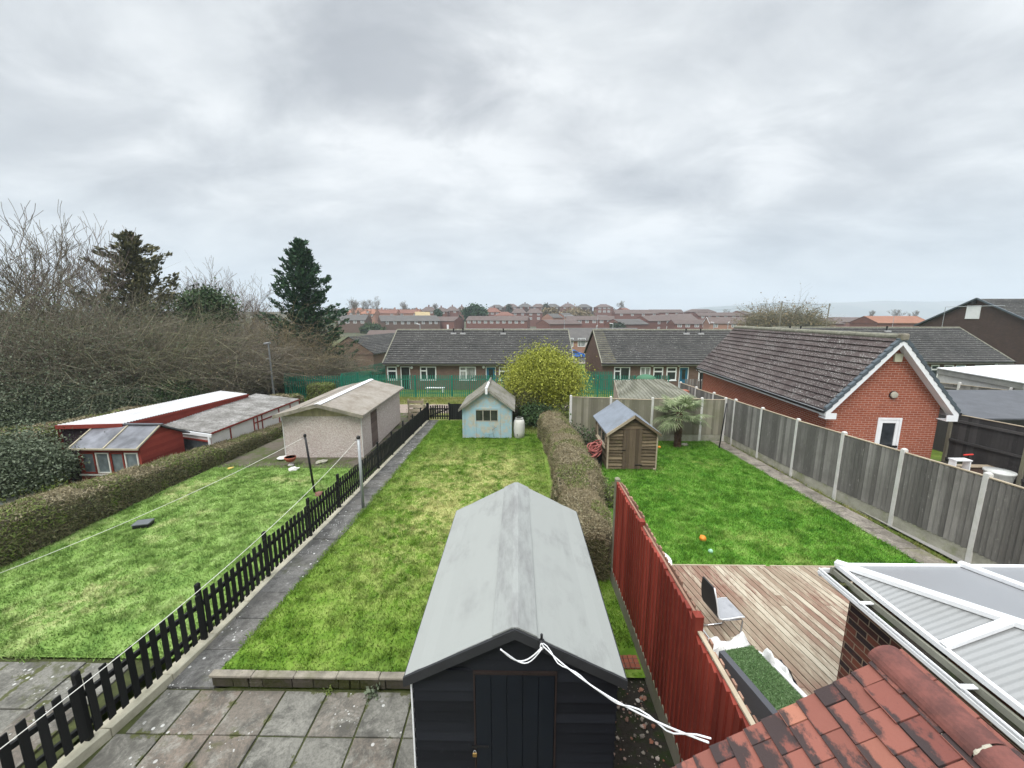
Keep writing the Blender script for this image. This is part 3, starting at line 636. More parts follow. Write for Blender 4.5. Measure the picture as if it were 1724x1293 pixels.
m = M(); m.box(-hw, hw, dep, dep + .03, 0, ez - .03); m.prism([(-hw, dep, ez - .03), (hw, dep, ez - .03), (0, dep, rz_ - .05)], (0, .03, 0)); m.build('rear_wall', BLACKW, t)
ov, f0, f1 = 1.005, -.07, dep + .07
ezo = ez - (ov - hw) * (rz_ - ez) / hw
for sx in (-1, 1):
    m = M(); n = 14; L = f1 - f0
    for i in range(n):     # slightly slack felt over boards
        for k in range(8):
            def P(a, b, up): 
                x = sx * ov * a; z = rz_ + (ezo - rz_) * a + .004 * math.sin(a * 31) * (a < 1) + up + .003 * mnoise.noise(V((a * 5, b * 9, sx)))
                return V((x, f0 + L * b, z))
            m.face([P(k / 8, i / n, .012), P((k + 1) / 8, i / n, .012), P((k + 1) / 8, (i + 1) / n, .012), P(k / 8, (i + 1) / n, .012)][::sx])
    m.hexa([(0, f0, rz_ - .03), (sx * ov, f0, ezo - .03), (sx * ov, f1, ezo - .03), (0, f1, rz_ - .03), (0, f0, rz_ + .002), (sx * ov, f0, ezo + .002), (sx * ov, f1, ezo + .002), (0, f1, rz_ + .002)])
    # overlapped second sheet of felt nearer the ridge
    a0, a1 = .17, .56 if sx > 0 else .52
    q = [V((sx * ov * a, y, rz_ + (ezo - rz_) * a + .0165)) for y in (f0 + .001, f1 - .001) for a in (a0, a1)]
    m.face([q[0], q[1], q[3], q[2]][::sx]); m.face([q[1], q[1] - V((0, 0, .006)), q[3] - V((0, 0, .006)), q[3]][::sx])
    m.build('roof', FELT, t)
m = M()
for (ya, yb, zz) in ((f0 - .006, 1.55, .036), (1.5, f1 + .006, .029)):
    pr = [(-.20, -.20), (-.10, -.10), (-.03, -.032), (.03, -.032), (.10, -.10), (.20, -.20)]
    for (a, az), (b, bz) in zip(pr, pr[1:]):
        sl = (rz_ - ezo) / ov
        p = [V((a, ya, rz_ + zz - abs(a) * sl)), V((b, ya, rz_ + zz - abs(b) * sl)), V((b, yb, rz_ + zz - abs(b) * sl)), V((a, yb, rz_ + zz - abs(a) * sl))]
        m.face(p); m.face([p[0] - V((0, 0, .014)), p[1] - V((0, 0, .014)), p[1], p[0]])
    for sg, i0 in ((-1, -.2), (1, .2)):
        z = rz_ + zz - .2 * sl; m.face([(i0, ya, z - .014), (i0, yb, z - .014), (i0, yb, z), (i0, ya, z)][::sg])
m.build('ridge_capping', FELTR, t)
BARGE = plain('dark_grey_bargeboard', (.026, .027, .029), .2, 5, .75, .2)
for sx in (-1, 1):
    m = M(); y = f0 - .028; q = lambda dz: [(0, y, rz_ + dz), (sx * (ov + .008), y, ezo + dz)]
    a, b = q(.014), q(-.085)
    m.prism([b[0], b[1], a[1], a[0]] if sx > 0 else [b[1], b[0], a[0], a[1]], (0, .022, 0)); m.build('bargeboard', BARGE, t, bevel=.003)
    m = M(); m.hexa([(sx * ov - .006, f0 - .005, ezo - .06), (sx * ov + .01, f0 - .005, ezo - .06), (sx * ov + .01, f1, ezo - .06), (sx * ov - .006, f1, ezo - .06), (sx * ov - .006, f0 - .005, ezo + .011), (sx * ov + .01, f0 - .005, ezo + .011), (sx * ov + .01, f1, ezo + .011), (sx * ov - .006, f1, ezo + .011)]); m.build('eave_board', BARGE, t)
m = M()
for k in range(5):
    x0 = -.365 + k * .147; m.box(x0, x0 + .143, -.026, -.004, .05, 1.905)
d = m.build('door', plain('blue_black_door', (.006, .009, .014), .2, 8, .45, .1), t, bevel=.003)
m = M(); m.box(-.385, -.368, -.03, 0, .04, 1.93); m.box(.372, .388, -.03, 0, .04, 1.93); m.box(-.385, .388, -.032, 0, 1.912, 1.945); m.build('door_frame', plain('brown_worn_black', (.022, .014, .012), .3, 6), t)
m = M(); m.box(-.41, -.25, -.036, -.027, 1.10, 1.125); m.build('hasp', BLACKPL, d)
m = M(); m.box(-hw - .028, -hw - .012, -.02, .02, .62, ez - .05); m.box(-hw - .04, -hw - .008, -.024, .024, .60, .74); m.build('corner_trim', WHITE, t, bevel=.003)
m = M(); m.tube([(.235, f0 - .035, rz_ - .13), (.235, f0 - .035, rz_ - .02)], .012, 8); m.lathe((.235, f0 - .035, rz_ - .115), [(.012, 0), (.026, .01), (.026, .035), (.014, .045)], 10); m.build('cable_bracket', BLACKPL, t)
# padlock hangs on the hasp
m = M(); bx = V((-.40, 3.085, PAT + 1.05)); m.box(bx.x - .02, bx.x + .02, bx.y - .022, bx.y - .004, bx.z - .03, bx.z + .012)
pl = m.build('padlock', plain('brass', (.42, .27, .09), .15, 20, .35, .05, .6, metal=.8), bevel=.004); tag(pl, 'small brass padlock hanging on the black shed door hasp', 'padlock')
m = M(); m.tube([(bx.x + .013 * math.cos(a), bx.y - .013, bx.z + .012 + .026 * math.sin(a)) for a in np.linspace(0, math.pi, 9)], .0035, 6); m.build('shackle', GREYM, pl)
# white twin cable from the shed gable to the house roof
def cat(p, q, sag, n=24): 
    p, q = V(p), V(q); return [p.lerp(q, i / n) - V((0, 0, sag * 4 * (i / n) * (1 - i / n))) for i in range(n + 1)]
A_ = V((.215, 3.0, 2.16)); B_ = at_y(1193, 1250, 1.72)
m = M(); c1 = cat(A_, B_, .10); c2 = [p + V((.012 * math.sin(i * 1.1), .01 * math.cos(i * 1.1), .022 * math.sin(i * .8 + 1))) for i, p in enumerate(c1)]
m.tube(c1, .0058, 6); m.tube(c2, .0048, 6)
lp = [A_ + V((-.36 * k / 12 - .0, -.03, -.13 * math.sin(math.pi * k / 12) - .02 * k / 12)) for k in range(13)]; lp2 = [p + V((0, -.012, -.025 * math.sin(i * .5))) for i, p in enumerate(lp)]
m.tube(lp, .006, 6); m.tube(lp2, .005, 6); m.tube([A_ + V((.012 * math.cos(a), -.02, .03 * math.sin(a))) for a in np.linspace(0, 7, 14)], .006, 6)
tag(m.build('cable', WHITE, smooth=True), 'white twin electric cable strung from the black shed gable down to the tiled roof', 'cable')
# ================================================================ low planter wall at the lawn edge
t = thing('planter_wall', 'low mossy walling-block retaining wall between the patio and the middle lawn', 'garden wall', (-4.30, 4.66, PAT))
m = M(); x = 0
while x < 3.3:
    w = random.choice((.30, .36, .42)); 
    if random.random() < .6: hs = [(0, .085), (.088, .165)]
    else: hs = [(0, .165)]
    for (a, b) in hs:
        for (xa, xb) in ([(x, x + w)] if len(hs) == 1 or random.random() < .4 else [(x, x + w * .52), (x + w * .54, x + w)]):
            m.box(xa + .004, xb - .004, random.uniform(-.012, .006), .09, a, b)
    x += w
m.build('block_course', WALLST, t, bevel=.008)
m = M(); x = -.02
while x < 3.25: m.box(x + .003, x + .597, -.022, .085, .166, .206 + random.uniform(-.004, .004)); x += .6
m.build('coping', COPING, t, bevel=.01)
m = M()
for k in range(11): m.box(.98 + k * .073, .98 + k * .073 + .068, 4.87, 5.09, -.12, .028 + random.uniform(-.006, .006))
tag(m.build('brick_edging', BRK_E, bevel=.006), 'short row of red edging bricks between black shed roof and red fence', 'brick edging')
# weeds along the foot of the wall
def weed(x, y, z, r, label, n=60, lm=None):
    P = np.stack([rng.normal(x, r * .45, n), rng.normal(y, r * .45, n), z + np.abs(rng.normal(0, r * .5, n))], 1)
    t = thing('weed', label, 'weed', (x, y, z)); rawmesh('foliage', leafquads(P - np.array([x, y, z]), rng.uniform(.4, 1, n) * r * .45), 4, lm or L_HEDG, t); return t
weed(-2.0, 4.58, PAT, .12, 'leafy grey-green weed at the foot of the planter wall, nearest the shed', 70, L_BLU)
weed(-2.62, 4.6, PAT, .07, 'tiny bright weed at the foot of the planter wall, near its middle', 40)
# ================================================================ picket fence
t = thing('picket_fence', 'long low black picket fence running from the patio down to the black gate', 'picket fence', (0, 0, 0))
def pz(y): return max(patz(-4.9, y), zf(-4.9, y) - .06) + .03
posts = []; y = 2.35
while y < 20.3: posts.append(y); y += 1.52
posts.append(20.42)
def ps(y, z, off=0): return V((stripx(y) + off, y, pz(y) + z))
for i, y in enumerate(posts):
    m = M(); hgt = .93 + random.uniform(-.03, .03); x = stripx(y); m.box(x - .04, x + .018, y - .03, y + .03, pz(y) - .15, pz(y) + hgt); m.hexa([(x - .045, y - .035, pz(y) + hgt + .001), (x + .023, y - .035, pz(y) + hgt + .001), (x + .023, y + .035, pz(y) + hgt + .001), (x - .045, y + .035, pz(y) + hgt + .001), (x - .02, y - .02, pz(y) + hgt + .03), (x + .01, y - .02, pz(y) + hgt + .03), (x + .01, y + .02, pz(y) + hgt + .03), (x - .02, y + .02, pz(y) + hgt + .03)])
    m.build('post', BLACKP, t, bevel=.004)
    if i + 1 < len(posts):
        y2 = posts[i + 1]; m = M()
        for zz in (.19, .58): m.beam(ps(y, zz, -.012), ps(y2, zz, -.012), .04, .07)
        n = max(2, int((y2 - y) / .137))
        for k in range(n):
            yy = y + (k + .5) * (y2 - y) / n; tl = random.uniform(-.012, .012); h0 = .80 + random.uniform(-.02, .015); x = stripx(yy) + .032; z0 = pz(yy)
            m.hexa([(x - .009, yy - .041, z0 + .05), (x + .009, yy - .041, z0 + .05), (x + .009, yy + .041, z0 + .05), (x - .009, yy + .041, z0 + .05),
                    (x - .009, yy - .041 + tl, z0 + h0), (x + .009, yy - .041 + tl, z0 + h0), (x + .009, yy + .041 + tl, z0 + h0), (x - .009, yy + .041 + tl, z0 + h0)])
        m.build('picket_panel', BLACKP, t, bevel=.003)
t = thing('picket_gate', 'black picket gate at the far end of the garden path', 'gate', (-4.78, 20.5, zf(-4.5, 20.5)))
m = M()
for k in range(8): m.box(.06 + k * .125, .06 + k * .125 + .075, -.012, .008, .06, .80 + .03 * math.sin(k * .45))
m.build('picket_panel', BLACKP, t, bevel=.003)
m = M(); m.box(.02, 1.04, .009, .045, .18, .25); m.box(.02, 1.04, .009, .045, .58, .65); m.beam((.06, .027, .25), (1.0, .027, .58), .034, .06); m.build('gate_brace', BLACKP, t)
m = M(); m.box(-.08, 0, -.04, .04, 0, .95); m.build('gate_post', BLACKP, t)
t = thing('fence_panel', 'solid black board panel between the picket gate and the blue shed', 'fence panel', (-3.66, 20.52, zf(-3, 20.5)))
m = M()
for k in range(17): m.box(k * .098, k * .098 + .095, -.015 + random.uniform(-.004, .004), .01, .03, .90)
m.build('boards', BLACKP, t)
m = M(); m.box(-.07, 0, -.05, .04, 0, .96); m.build('post', BLACKP, t); m = M(); m.box(0, 1.66, .011, .05, .7, .78); m.box(0, 1.66, .011, .05, .15, .23); m.build('rail', BLACKP, t)
# ================================================================ washing line posts and lines
def wpost(x, y, h, r, m_, label, lean=0, cap=True, cat_='post', name='washing_line_post'):
    z = zf(x, y); t = thing(name, label, cat_, (x, y, z)); g = M(); g.tube([(0, 0, -.1), (lean, 0, h)], [r * 1.1, r], 10); g.build('pole', m_, t, smooth=True)
    if cap: g = M(); g.lathe((lean, 0, h + .001), [(r * 1.35, -.05), (r * 1.35, .0), (r * .7, .03)], 10); g.tube([(lean - .1, 0, h - .09), (lean + .02, 0, h - .09)], .008, 6); g.build('cap_and_hook', BLACKPL, t)
    return V((x + lean, y, z + h))
wp1 = wpost(-4.22, 9.93, 2.02, .038, GREYM, 'pale grey metal washing line post beside the dark garden path', .0)
wp2 = wpost(-6.05, 10.89, 1.80, .03, BLACKPL, 'thin leaning black post on the left lawn, in front of the pebbledash garage', -.14)
wp3 = wpost(8.30, 15.6, 1.9, .024, BLACKPL, 'thin black clothes prop leaning beside the palm tree', .14, False, 'clothes prop', 'clothes_prop')
def line(p, q, sag, label):
    g = M(); g.tube(cat(p, q, sag, 30), .0052, 5); tag(g.build('washing_line', CREAM, smooth=True), label, 'washing line')
e1 = at_y(-240, 1350, 2.2); e2 = at_y(-120, 1010, 6.2)
line(wp1 - V((.06, 0, .1)), V((-4.95, 2.0, 1.02)), .30, 'pale washing line running above the black picket fence from the grey post')
line(wp2 - V((.04, 0, .08)), e2, .18, 'pale washing line slung across the left lawn from the leaning black post')
# ================================================================ concrete post fence on the right
def board_fence(name, label, cat_, pts, h, wmat, pmat, gmat, face=1, gh=.28, ph=None, pw=.10, vis=None, bw=.105, cap=None):
    t = thing(name, label, cat_, (0, 0, 0)); ph = ph or h + .05
    for i, p in enumerate(pts):
        z = zf(*p); m = M(); a = V((p[0], p[1], z - .2)); x, y = p
        m.box(x - pw / 2, x + pw / 2, y - pw / 2, y + pw / 2, z - .2, z + ph - .03); m.hexa([(x - pw / 2, y - pw / 2, z + ph - .029), (x + pw / 2, y - pw / 2, z + ph - .029), (x + pw / 2, y + pw / 2, z + ph - .029), (x - pw / 2, y + pw / 2, z + ph - .029), (x - pw / 4, y - pw / 4, z + ph), (x + pw / 4, y - pw / 4, z + ph), (x + pw / 4, y + pw / 4, z + ph), (x - pw / 4, y + pw / 4, z + ph)])
        m.build('post', pmat, t, bevel=.006)
        if i + 1 == len(pts): break
        q = pts[i + 1]; zb = zf(*q); P = V((x, y, z)); Q = V((q[0], q[1], zb)); d = Q - P; L = d.length; u = d.normalized(); nr = V((u.y, -u.x, 0)) * face
        if gmat: m = M(); m.beam(P + u * (pw / 2 - .01) + V((0, 0, gh / 2 - .04)), Q - u * (pw / 2 - .01) + V((0, 0, gh / 2 - .04)), .045, gh + .08); m.build('gravel_board', gmat, t, bevel=.005)
        m = M(); n = max(2, round((L - pw) / bw)); w = (L - pw) / n; top = h + random.uniform(-.03, .02); g0 = gh if gmat else .05
        for k in range(n):
            c = P + u * (pw / 2 + k * w); e = P + u * (pw / 2 + (k + 1) * w + .012); o1 = nr * (.010 + random.uniform(0, .004)); o2 = nr * (.038 + random.uniform(0, .010)); zz = V((0, 0, top + random.uniform(-.006, .006))); z0 = V((0, 0, g0))
            m.hexa([c + o1 + z0, e + o2 + z0, e - nr * .0 + z0, c - nr * .0 + z0, c + o1 + zz, e + o2 + zz, e - nr * .0 + zz, c - nr * .0 + zz] if face > 0 else [c + z0, e + z0, e + o2 + z0, c + o1 + z0, c + zz, e + zz, e + o2 + zz, c + o1 + zz])
        m.build('board_panel', wmat, t)
        m = M()
        for zz in (g0 + .2, (g0 + top) / 2, top - .2): m.beam(P + u * .05 - nr * .025 + V((0, 0, zz)), Q - u * .05 - nr * .025 + V((0, 0, zz)), .045, .08)
        m.build('rail', wmat, t)
        m = M(); m.beam(P + u * (pw / 2) + nr * .012 + V((0, 0, top + .018)), Q - u * (pw / 2) + nr * .012 + V((0, 0, top + .018)), .058, .022); m.build('capping', cap or PALEW, t)
    return t
ry = [2.4, 4.15, 5.95, 7.6, 9.2, 10.8, 12.45, 14.3, 16.1, 17.9, 19.7, 21.6]
rx = lambda y: float(np.interp(y, [2, 7.5, 12.4, 22], [9.55, 9.48, 9.10, 9.05]))
board_fence('board_fence', 'long weathered grey board fence with pale concrete posts between right lawn and brick garage', 'fence', [(rx(y), y) for y in ry], 1.9, FENCEW, CONC, CONCM, -1, ph=2.0)
board_fence('board_fence', 'weathered board fence across the far end of the right lawn, behind brown shed and palm', 'fence', [(2.38, 17.2), (5.75, 16.75), (8.2, 16.7)][:1] + [(4.1, 16.95), (5.85, 16.72), (7.98, 16.72), (9.0, 16.72)], 1.85, FENCEG, CONC, CONCM, 1, ph=1.95)
# ================================================================ red fence
t = thing('red_fence', 'dark red stained featheredge fence between black shed and decking', 'fence', (1.85, 0, 0))
seg = [(6.82, 5.46, 1.98), (5.40, 3.62, 1.93), (3.54, 1.75, 1.80)]
for k, (ya, yb, top) in enumerate(seg):
    m = M(); n = round((ya - yb) / .108); w = (ya - yb) / n
    for i in range(n):
        y1 = ya - i * w; y0 = y1 - w - .014; a = -.032 - random.uniform(0, .008); b = -.008; tz = top + random.uniform(-.018, .022)
        m.hexa([(a - .012, y0, .2), (0, y0, .2), (0, y1, .2), (a + .012, y1, .2), (a - .012, y0, tz), (0, y0, tz), (0, y1, tz), (a + .012, y1, tz)])
    m.build('board_panel', REDF, t)
    m = M()
    for zz in (.4, 1.05, top - .14): m.box(.001, .045, yb, ya, zz - .04, zz + .04)
    m.build('rail', REDF2, t)
    m = M(); m.box(*((-.010, .032) if k == 2 else (.004, .030)), yb, ya, top + (.014 if k == 2 else -.02), top + (.036 if k == 2 else .012)); m.build('capping', PALEW if k == 2 else REDF2, t)
    m = M()   # ends of the counter boards on the far face stand a little proud of the rail
    for i in range(n):
        y1 = ya - i * w; m.box(.047, .066, y1 - w * .72, y1 - w * .1, .22, top + .02 + random.uniform(-.02, .035))
    m.build('back_boards', REDF2, t)
    m = M(); m.box(-.045, .02, yb - .02, ya + .02, -.06, .225); m.build('gravel_board', FENCEG, t)
for y, h in ((6.88, 2.03), (5.43, 2.0), (3.58, 1.99), (1.7, 1.8)):
    m = M(); m.box(-.04, .045, y - .045, y + .045, -.1, h); m.hexa([(-.045, y - .05, h + .001), (.05, y - .05, h + .001), (.05, y + .05, h + .001), (-.045, y + .05, h + .001), (-.01, y - .015, h + .03), (.015, y - .015, h + .03), (.015, y + .015, h + .03), (-.01, y + .015, h + .03)])
    m.build('post', FENCEG if y > 6 else REDF, t, bevel=.004)
# ================================================================ hedges
def hedge(name, label, pts, wid, hgt, nleaf, top_m, side_m, shoot_m=None, lump=.10, ls=.045, group=None, cat_='hedge', base=0):
    # pts: [(x,y,width factor,height factor)], core mesh + leaves scattered over its lumpy skin
    t = thing(name, label, cat_, (0, 0, 0), 0, group)
    P = [V((p[0], p[1], 0)) for p in pts]; L = [0]
    for a, b in zip(P, P[1:]): L.append(L[-1] + (b - a).length)
    ns = max(6, int(L[-1] / .22)); prof = [(-1, 0), (-1.05, .35), (-1, .75), (-.86, .94), (-.45, 1.0), (0, 1.02), (.45, 1.0), (.86, .94), (1, .75), (1.05, .35), (1, 0)]
    fine = []
    for (a, b), (c, d_) in zip(prof, prof[1:]): fine += [(a, b), ((a + c) / 2, (b + d_) / 2)]
    fine.append(prof[-1]); g = M(); grid = []
    for i in range(ns + 1):
        s = L[-1] * i / ns; x, y, wf, hf = (float(np.interp(s, L, [p[k] for p in pts])) for k in range(4))
        s2 = min(s + .1, L[-1]); s1 = max(s - .1, 0)
        dx = np.interp(s2, L, [p[0] for p in pts]) - np.interp(s1, L, [p[0] for p in pts]); dy = np.interp(s2, L, [p[1] for p in pts]) - np.interp(s1, L, [p[1] for p in pts]); l = math.hypot(dx, dy); nx_, ny_ = dy / l, -dx / l
        z0 = zf(x, y) - .05 + base; row = []
        e = 1.0 if 0 < i < ns else .8
        for (u, h) in fine:
            q = V((x + nx_ * u * wid / 2 * wf * e, y + ny_ * u * wid / 2 * wf * e, h * hgt * hf * (1 if e == 1 else .93)))
            k = mnoise.noise(q * 1.5 + V((3, 7, 1))) * lump + mnoise.noise(q * 4) * lump * .35
            q = q + V((nx_ * u * k, ny_ * u * k, k * h)); row.append(V((q.x, q.y, q.z + z0)))
        grid.append(row)
    for r0, r1 in zip(grid, grid[1:]):
        for k in range(len(fine) - 1): g.face([r0[k], r1[k], r1[k + 1], r0[k + 1]])
    g.face(list(reversed(grid[0]))); g.face(grid[-1])
    g.build('branches', HCORE, t)
    G_ = np.array([[list(q) for q in r] for r in grid]); ni, nk = G_.shape[:2]
    # area weighted sampling
    A = G_[:-1, :-1]; B = G_[1:, :-1]; C_ = G_[1:, 1:]; D = G_[:-1, 1:]; nrm = np.cross(C_ - A, D - B); ar = np.linalg.norm(nrm, axis=2); nrm = nrm / ar[..., None]
    nrm[nrm[..., 2].mean() > 9] *= 1
    pr = (ar / ar.sum()).ravel(); idx = rng.choice(len(pr), nleaf, p=pr); ii, kk = np.unravel_index(idx, ar.shape); a, b = rng.random(nleaf)[:, None], rng.random(nleaf)[:, None]
    Q = A[ii, kk] * (1 - a) * (1 - b) + B[ii, kk] * a * (1 - b) + C_[ii, kk] * a * b + D[ii, kk] * (1 - a) * b; n_ = nrm[ii, kk]; n_ = n_ * np.where((n_[:, 2:] < -.2), -1, 1)
    ctr = G_[:, :, :2].mean(axis=1)[ii]; out = Q[:, :2] - ctr; flip = ((out * n_[:, :2]).sum(1) < 0) & (np.abs(n_[:, 2]) < .5); n_[flip] *= -1
    Q = Q + n_ * rng.normal(.012, .022, nleaf)[:, None]
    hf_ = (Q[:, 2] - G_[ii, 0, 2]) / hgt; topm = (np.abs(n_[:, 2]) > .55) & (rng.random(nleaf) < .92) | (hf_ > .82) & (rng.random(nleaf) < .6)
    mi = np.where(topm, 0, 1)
    if shoot_m: 
        cl = np.array([mnoise.noise(V(q) * 1.1 + V((9, 2, 4))) for q in Q]); mi = np.where((cl > .02) & (rng.random(nleaf) < .7), 2, mi)
    for e_, (row, nb_) in enumerate(((grid[0], grid[1]), (grid[-1], grid[-2]))):   # leaves on both ends
        ne = int(nleaf * .9 * wid * hgt / (L[-1] * (wid + 2 * hgt)) + 300); c0_ = np.array([list(q) for q in row]); out_ = (row[0] - nb_[0]); out_.z = 0; out_ = np.array(out_.normalized()); lo, hi = c0_[0], c0_[-1]
        u_, h_ = rng.random(ne)[:, None], rng.random(ne) ** .9; top_e = c0_[:, 2].max(); Pe = lo * (1 - u_) + hi * u_; Pe[:, 2] = c0_[0, 2] + h_ * (top_e - c0_[0, 2]) * np.where((u_[:, 0] < .1) | (u_[:, 0] > .9), .85, 1); ne_ = np.tile(out_, (ne, 1)); Pe = Pe + ne_ * rng.normal(.02, .02, ne)[:, None]
        Q = np.concatenate([Q, Pe]); n_ = np.concatenate([n_, ne_]); mi = np.concatenate([mi, np.where(h_ > .85, 0, 1)])
    nleaf = len(Q)
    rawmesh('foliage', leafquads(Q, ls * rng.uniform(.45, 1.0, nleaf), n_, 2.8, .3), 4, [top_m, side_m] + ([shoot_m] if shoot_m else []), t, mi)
    # clipped twigs
    nt_ = nleaf // 4; sel = rng.choice(nleaf, nt_); d_ = n_[sel] + rng.normal(0, .6, (nt_, 3)) + np.array([0, 0, .5]); d_ /= np.linalg.norm(d_, axis=1)[:, None]
    segmesh('twigs', Q[sel] - d_ * .05, Q[sel] + d_ * rng.uniform(.03, .12, nt_)[:, None], np.full(nt_, .003), np.full(nt_, .0012), TWIGT, t)
    return t
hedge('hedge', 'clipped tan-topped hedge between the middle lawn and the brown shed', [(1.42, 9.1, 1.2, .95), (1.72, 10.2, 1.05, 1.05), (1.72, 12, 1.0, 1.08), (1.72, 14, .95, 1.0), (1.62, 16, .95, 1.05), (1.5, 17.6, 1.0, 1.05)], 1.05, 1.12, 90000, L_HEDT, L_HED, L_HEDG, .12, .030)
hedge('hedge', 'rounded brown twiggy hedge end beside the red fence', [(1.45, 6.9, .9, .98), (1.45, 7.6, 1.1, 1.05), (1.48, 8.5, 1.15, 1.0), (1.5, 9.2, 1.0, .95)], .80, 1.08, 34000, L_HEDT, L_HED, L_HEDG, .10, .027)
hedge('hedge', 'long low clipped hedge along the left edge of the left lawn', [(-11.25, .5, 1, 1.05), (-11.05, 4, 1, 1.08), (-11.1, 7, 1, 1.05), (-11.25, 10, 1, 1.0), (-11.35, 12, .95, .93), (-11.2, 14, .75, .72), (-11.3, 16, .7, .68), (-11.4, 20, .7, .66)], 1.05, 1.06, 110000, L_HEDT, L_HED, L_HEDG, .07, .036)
hedge('hedge', 'clipped hedge behind the long red shed on the left', [(-18.6, 7, 1, 1), (-18.4, 12, 1, 1), (-17.2, 17, 1, 1), (-16.6, 21, 1, .95)], 1.5, 1.75, 40000, L_HEDT, L_HED, L_HEDG, .16, .055)
hedge('hedge', 'rough low hedge below the thicket, behind the white shed roof', [(-15.6, 22.4, 1, 1), (-13.8, 24.2, 1, .95)], 1.2, 1.35, 8000, L_HEDT, L_HED, L_HEDG, .2, .07)
hedge('hedge', 'short boxy bright green hedge beside the lamp post', [(-14.5, 26.6, 1, 1), (-12.9, 26.8, 1, 1)], .9, 1.5, 5000, L_HEDG, L_HEDG, None, .06, .06)
def wallgrid(m, o, u, nrm, L, h, ops, rev=.09, mi=0, top=None):
    # wall face with real openings; ops: (u0,u1,z0,z1)
    o, u, nrm = V(o), V(u), V(nrm); Z = V((0, 0, 1))
    us = sorted({0.0, L} | {q for p in ops for q in p[:2]}); zs = sorted({0.0, h} | {q for p in ops for q in p[2:]})
    for a, b in zip(us, us[1:]):
        for c, d in zip(zs, zs[1:]):
            if any(p[0] - 1e-6 <= a and b <= p[1] + 1e-6 and p[2] - 1e-6 <= c and d <= p[3] + 1e-6 for p in ops): continue
            f = [o + u * a + Z * c, o + u * b + Z * c, o + u * b + Z * d, o + u * a + Z * d]; m.face(f, mi)
    for (a, b, c, d) in ops:
        q = [o + u * a + Z * c, o + u * b + Z * c, o + u * b + Z * d, o + u * a + Z * d]; r = [p - nrm * rev for p in q]
        for i in range(4): j = (i + 1) % 4; m.face([q[j], q[i], r[i], r[j]], mi)
def window(par, o, u, nrm, a, b, c, d, muls=(), trans=(), fw=.055, glass=None, frame=None, rec=.05, name='window', sill=True):
    o, u, nrm = V(o), V(u), V(nrm); Z = V((0, 0, 1)); f = M()
    def bar(a0, b0, c0, d0, p0, p1):
        P = lambda x, z, y: o + u * x + Z * z + nrm * y
        f.hexa([P(a0, c0, p1), P(b0, c0, p1), P(b0, c0, p0), P(a0, c0, p0), P(a0, d0, p1), P(b0, d0, p1), P(b0, d0, p0), P(a0, d0, p0)])
    y0, y1 = -rec - .03, -rec + .03
    bar(a, a + fw, c, d, y0, y1); bar(b - fw, b, c, d, y0, y1); bar(a + fw, b - fw, c, c + fw, y0, y1); bar(a + fw, b - fw, d - fw, d, y0, y1)
    for x in muls: bar(a + (b - a) * x - fw / 2, a + (b - a) * x + fw / 2, c + fw, d - fw, y0 + .003, y1 - .003)
    for (x0, x1, z) in trans: bar(a + (b - a) * x0 + fw * .4, a + (b - a) * x1 - fw * .4, c + (d - c) * z - fw * .6, c + (d - c) * z + fw * .6, y0 + .005, y1 - .005)
    w = f.build(name, frame or WHITE, par)
    g = M(); P = lambda x, z: o + u * x + Z * z - nrm * rec; g.face([P(a + fw * .5, c + fw * .5), P(b - fw * .5, c + fw * .5), P(b - fw * .5, d - fw * .5), P(a + fw * .5, d - fw * .5)]); g.build('pane', glass or GLASS, w)
    if sill:
        f = M(); q = lambda x, y, z: o + u * x + Z * z + nrm * y
        f.hexa([q(a - .05, .07, c - .05), q(b + .05, .07, c - .05), q(b + .05, -.02, c - .05), q(a - .05, -.02, c - .05), q(a - .05, .07, c - .003), q(b + .05, .07, c - .003), q(b + .05, -.02, c - .003), q(a - .05, -.02, c - .003)]); f.build('sill', frame or WHITE, w)
    return w
# ================================================================ orange brick garage with tiled roof
gx, gy_, gr = 10.45, 13.02, R(-3.6)
zg = zf(11, 13)
t = thing('brick_garage', 'orange brick garage with lichened brown tiled gable roof beyond the right board fence', 'garage', (gx, gy_, zg), gr)
GL = 10.4
gr_ap = at_y(1519, 565, 12.70)          # ridge end
hw = (gr_ap.x - gx) / math.cos(gr) - .01; GW = 2 * hw; RH = gr_ap.z - zg - .03; e_l = at_y(1387, 692, 12.6).z - zg; pitch = (RH - e_l) / (hw + .28)
wl = RH - .16; GE = wl - pitch * hw; LX = lambda px: at_y(px, 660, 12.88).x - gx
m = M(); ops = [(LX(1479) + .17, LX(1479) + .92, -.02, 1.93)]
wallgrid(m, (0, 0, 0), (1, 0, 0), (0, -1, 0), GW, GE, ops); zr = lambda x: min(wl - pitch * abs(x - hw), 99)
m.face([(0, 0, GE), (GW, 0, GE), (hw, 0, zr(hw))])
m.face([(0, GL, 0), (0, 0, 0), (0, 0, zr(0)), (0, GL, zr(0))]); m.face([(GW, 0, 0), (GW, GL, 0), (GW, GL, zr(GW)), (GW, 0, zr(GW))])
m.face([(GW, GL, 0), (0, GL, 0), (0, GL, zr(0)), (hw, GL, zr(hw)), (GW, GL, zr(GW))]); m.build('wall', BRK_O, t)
oh, fo = .28, .30; e0 = RH - pitch * (hw + oh)
def rp(x, y, dz=0): return V((x, y, RH - pitch * abs(x - hw) + dz))
rf = M(); rf.courses(rp(-oh, GL + fo), rp(-oh, -fo), rp(hw, GL + fo), rp(hw, -fo), 13, .05); rf.courses(rp(GW + oh, -fo), rp(GW + oh, GL + fo), rp(hw, -fo), rp(hw, GL + fo), 13, .028)
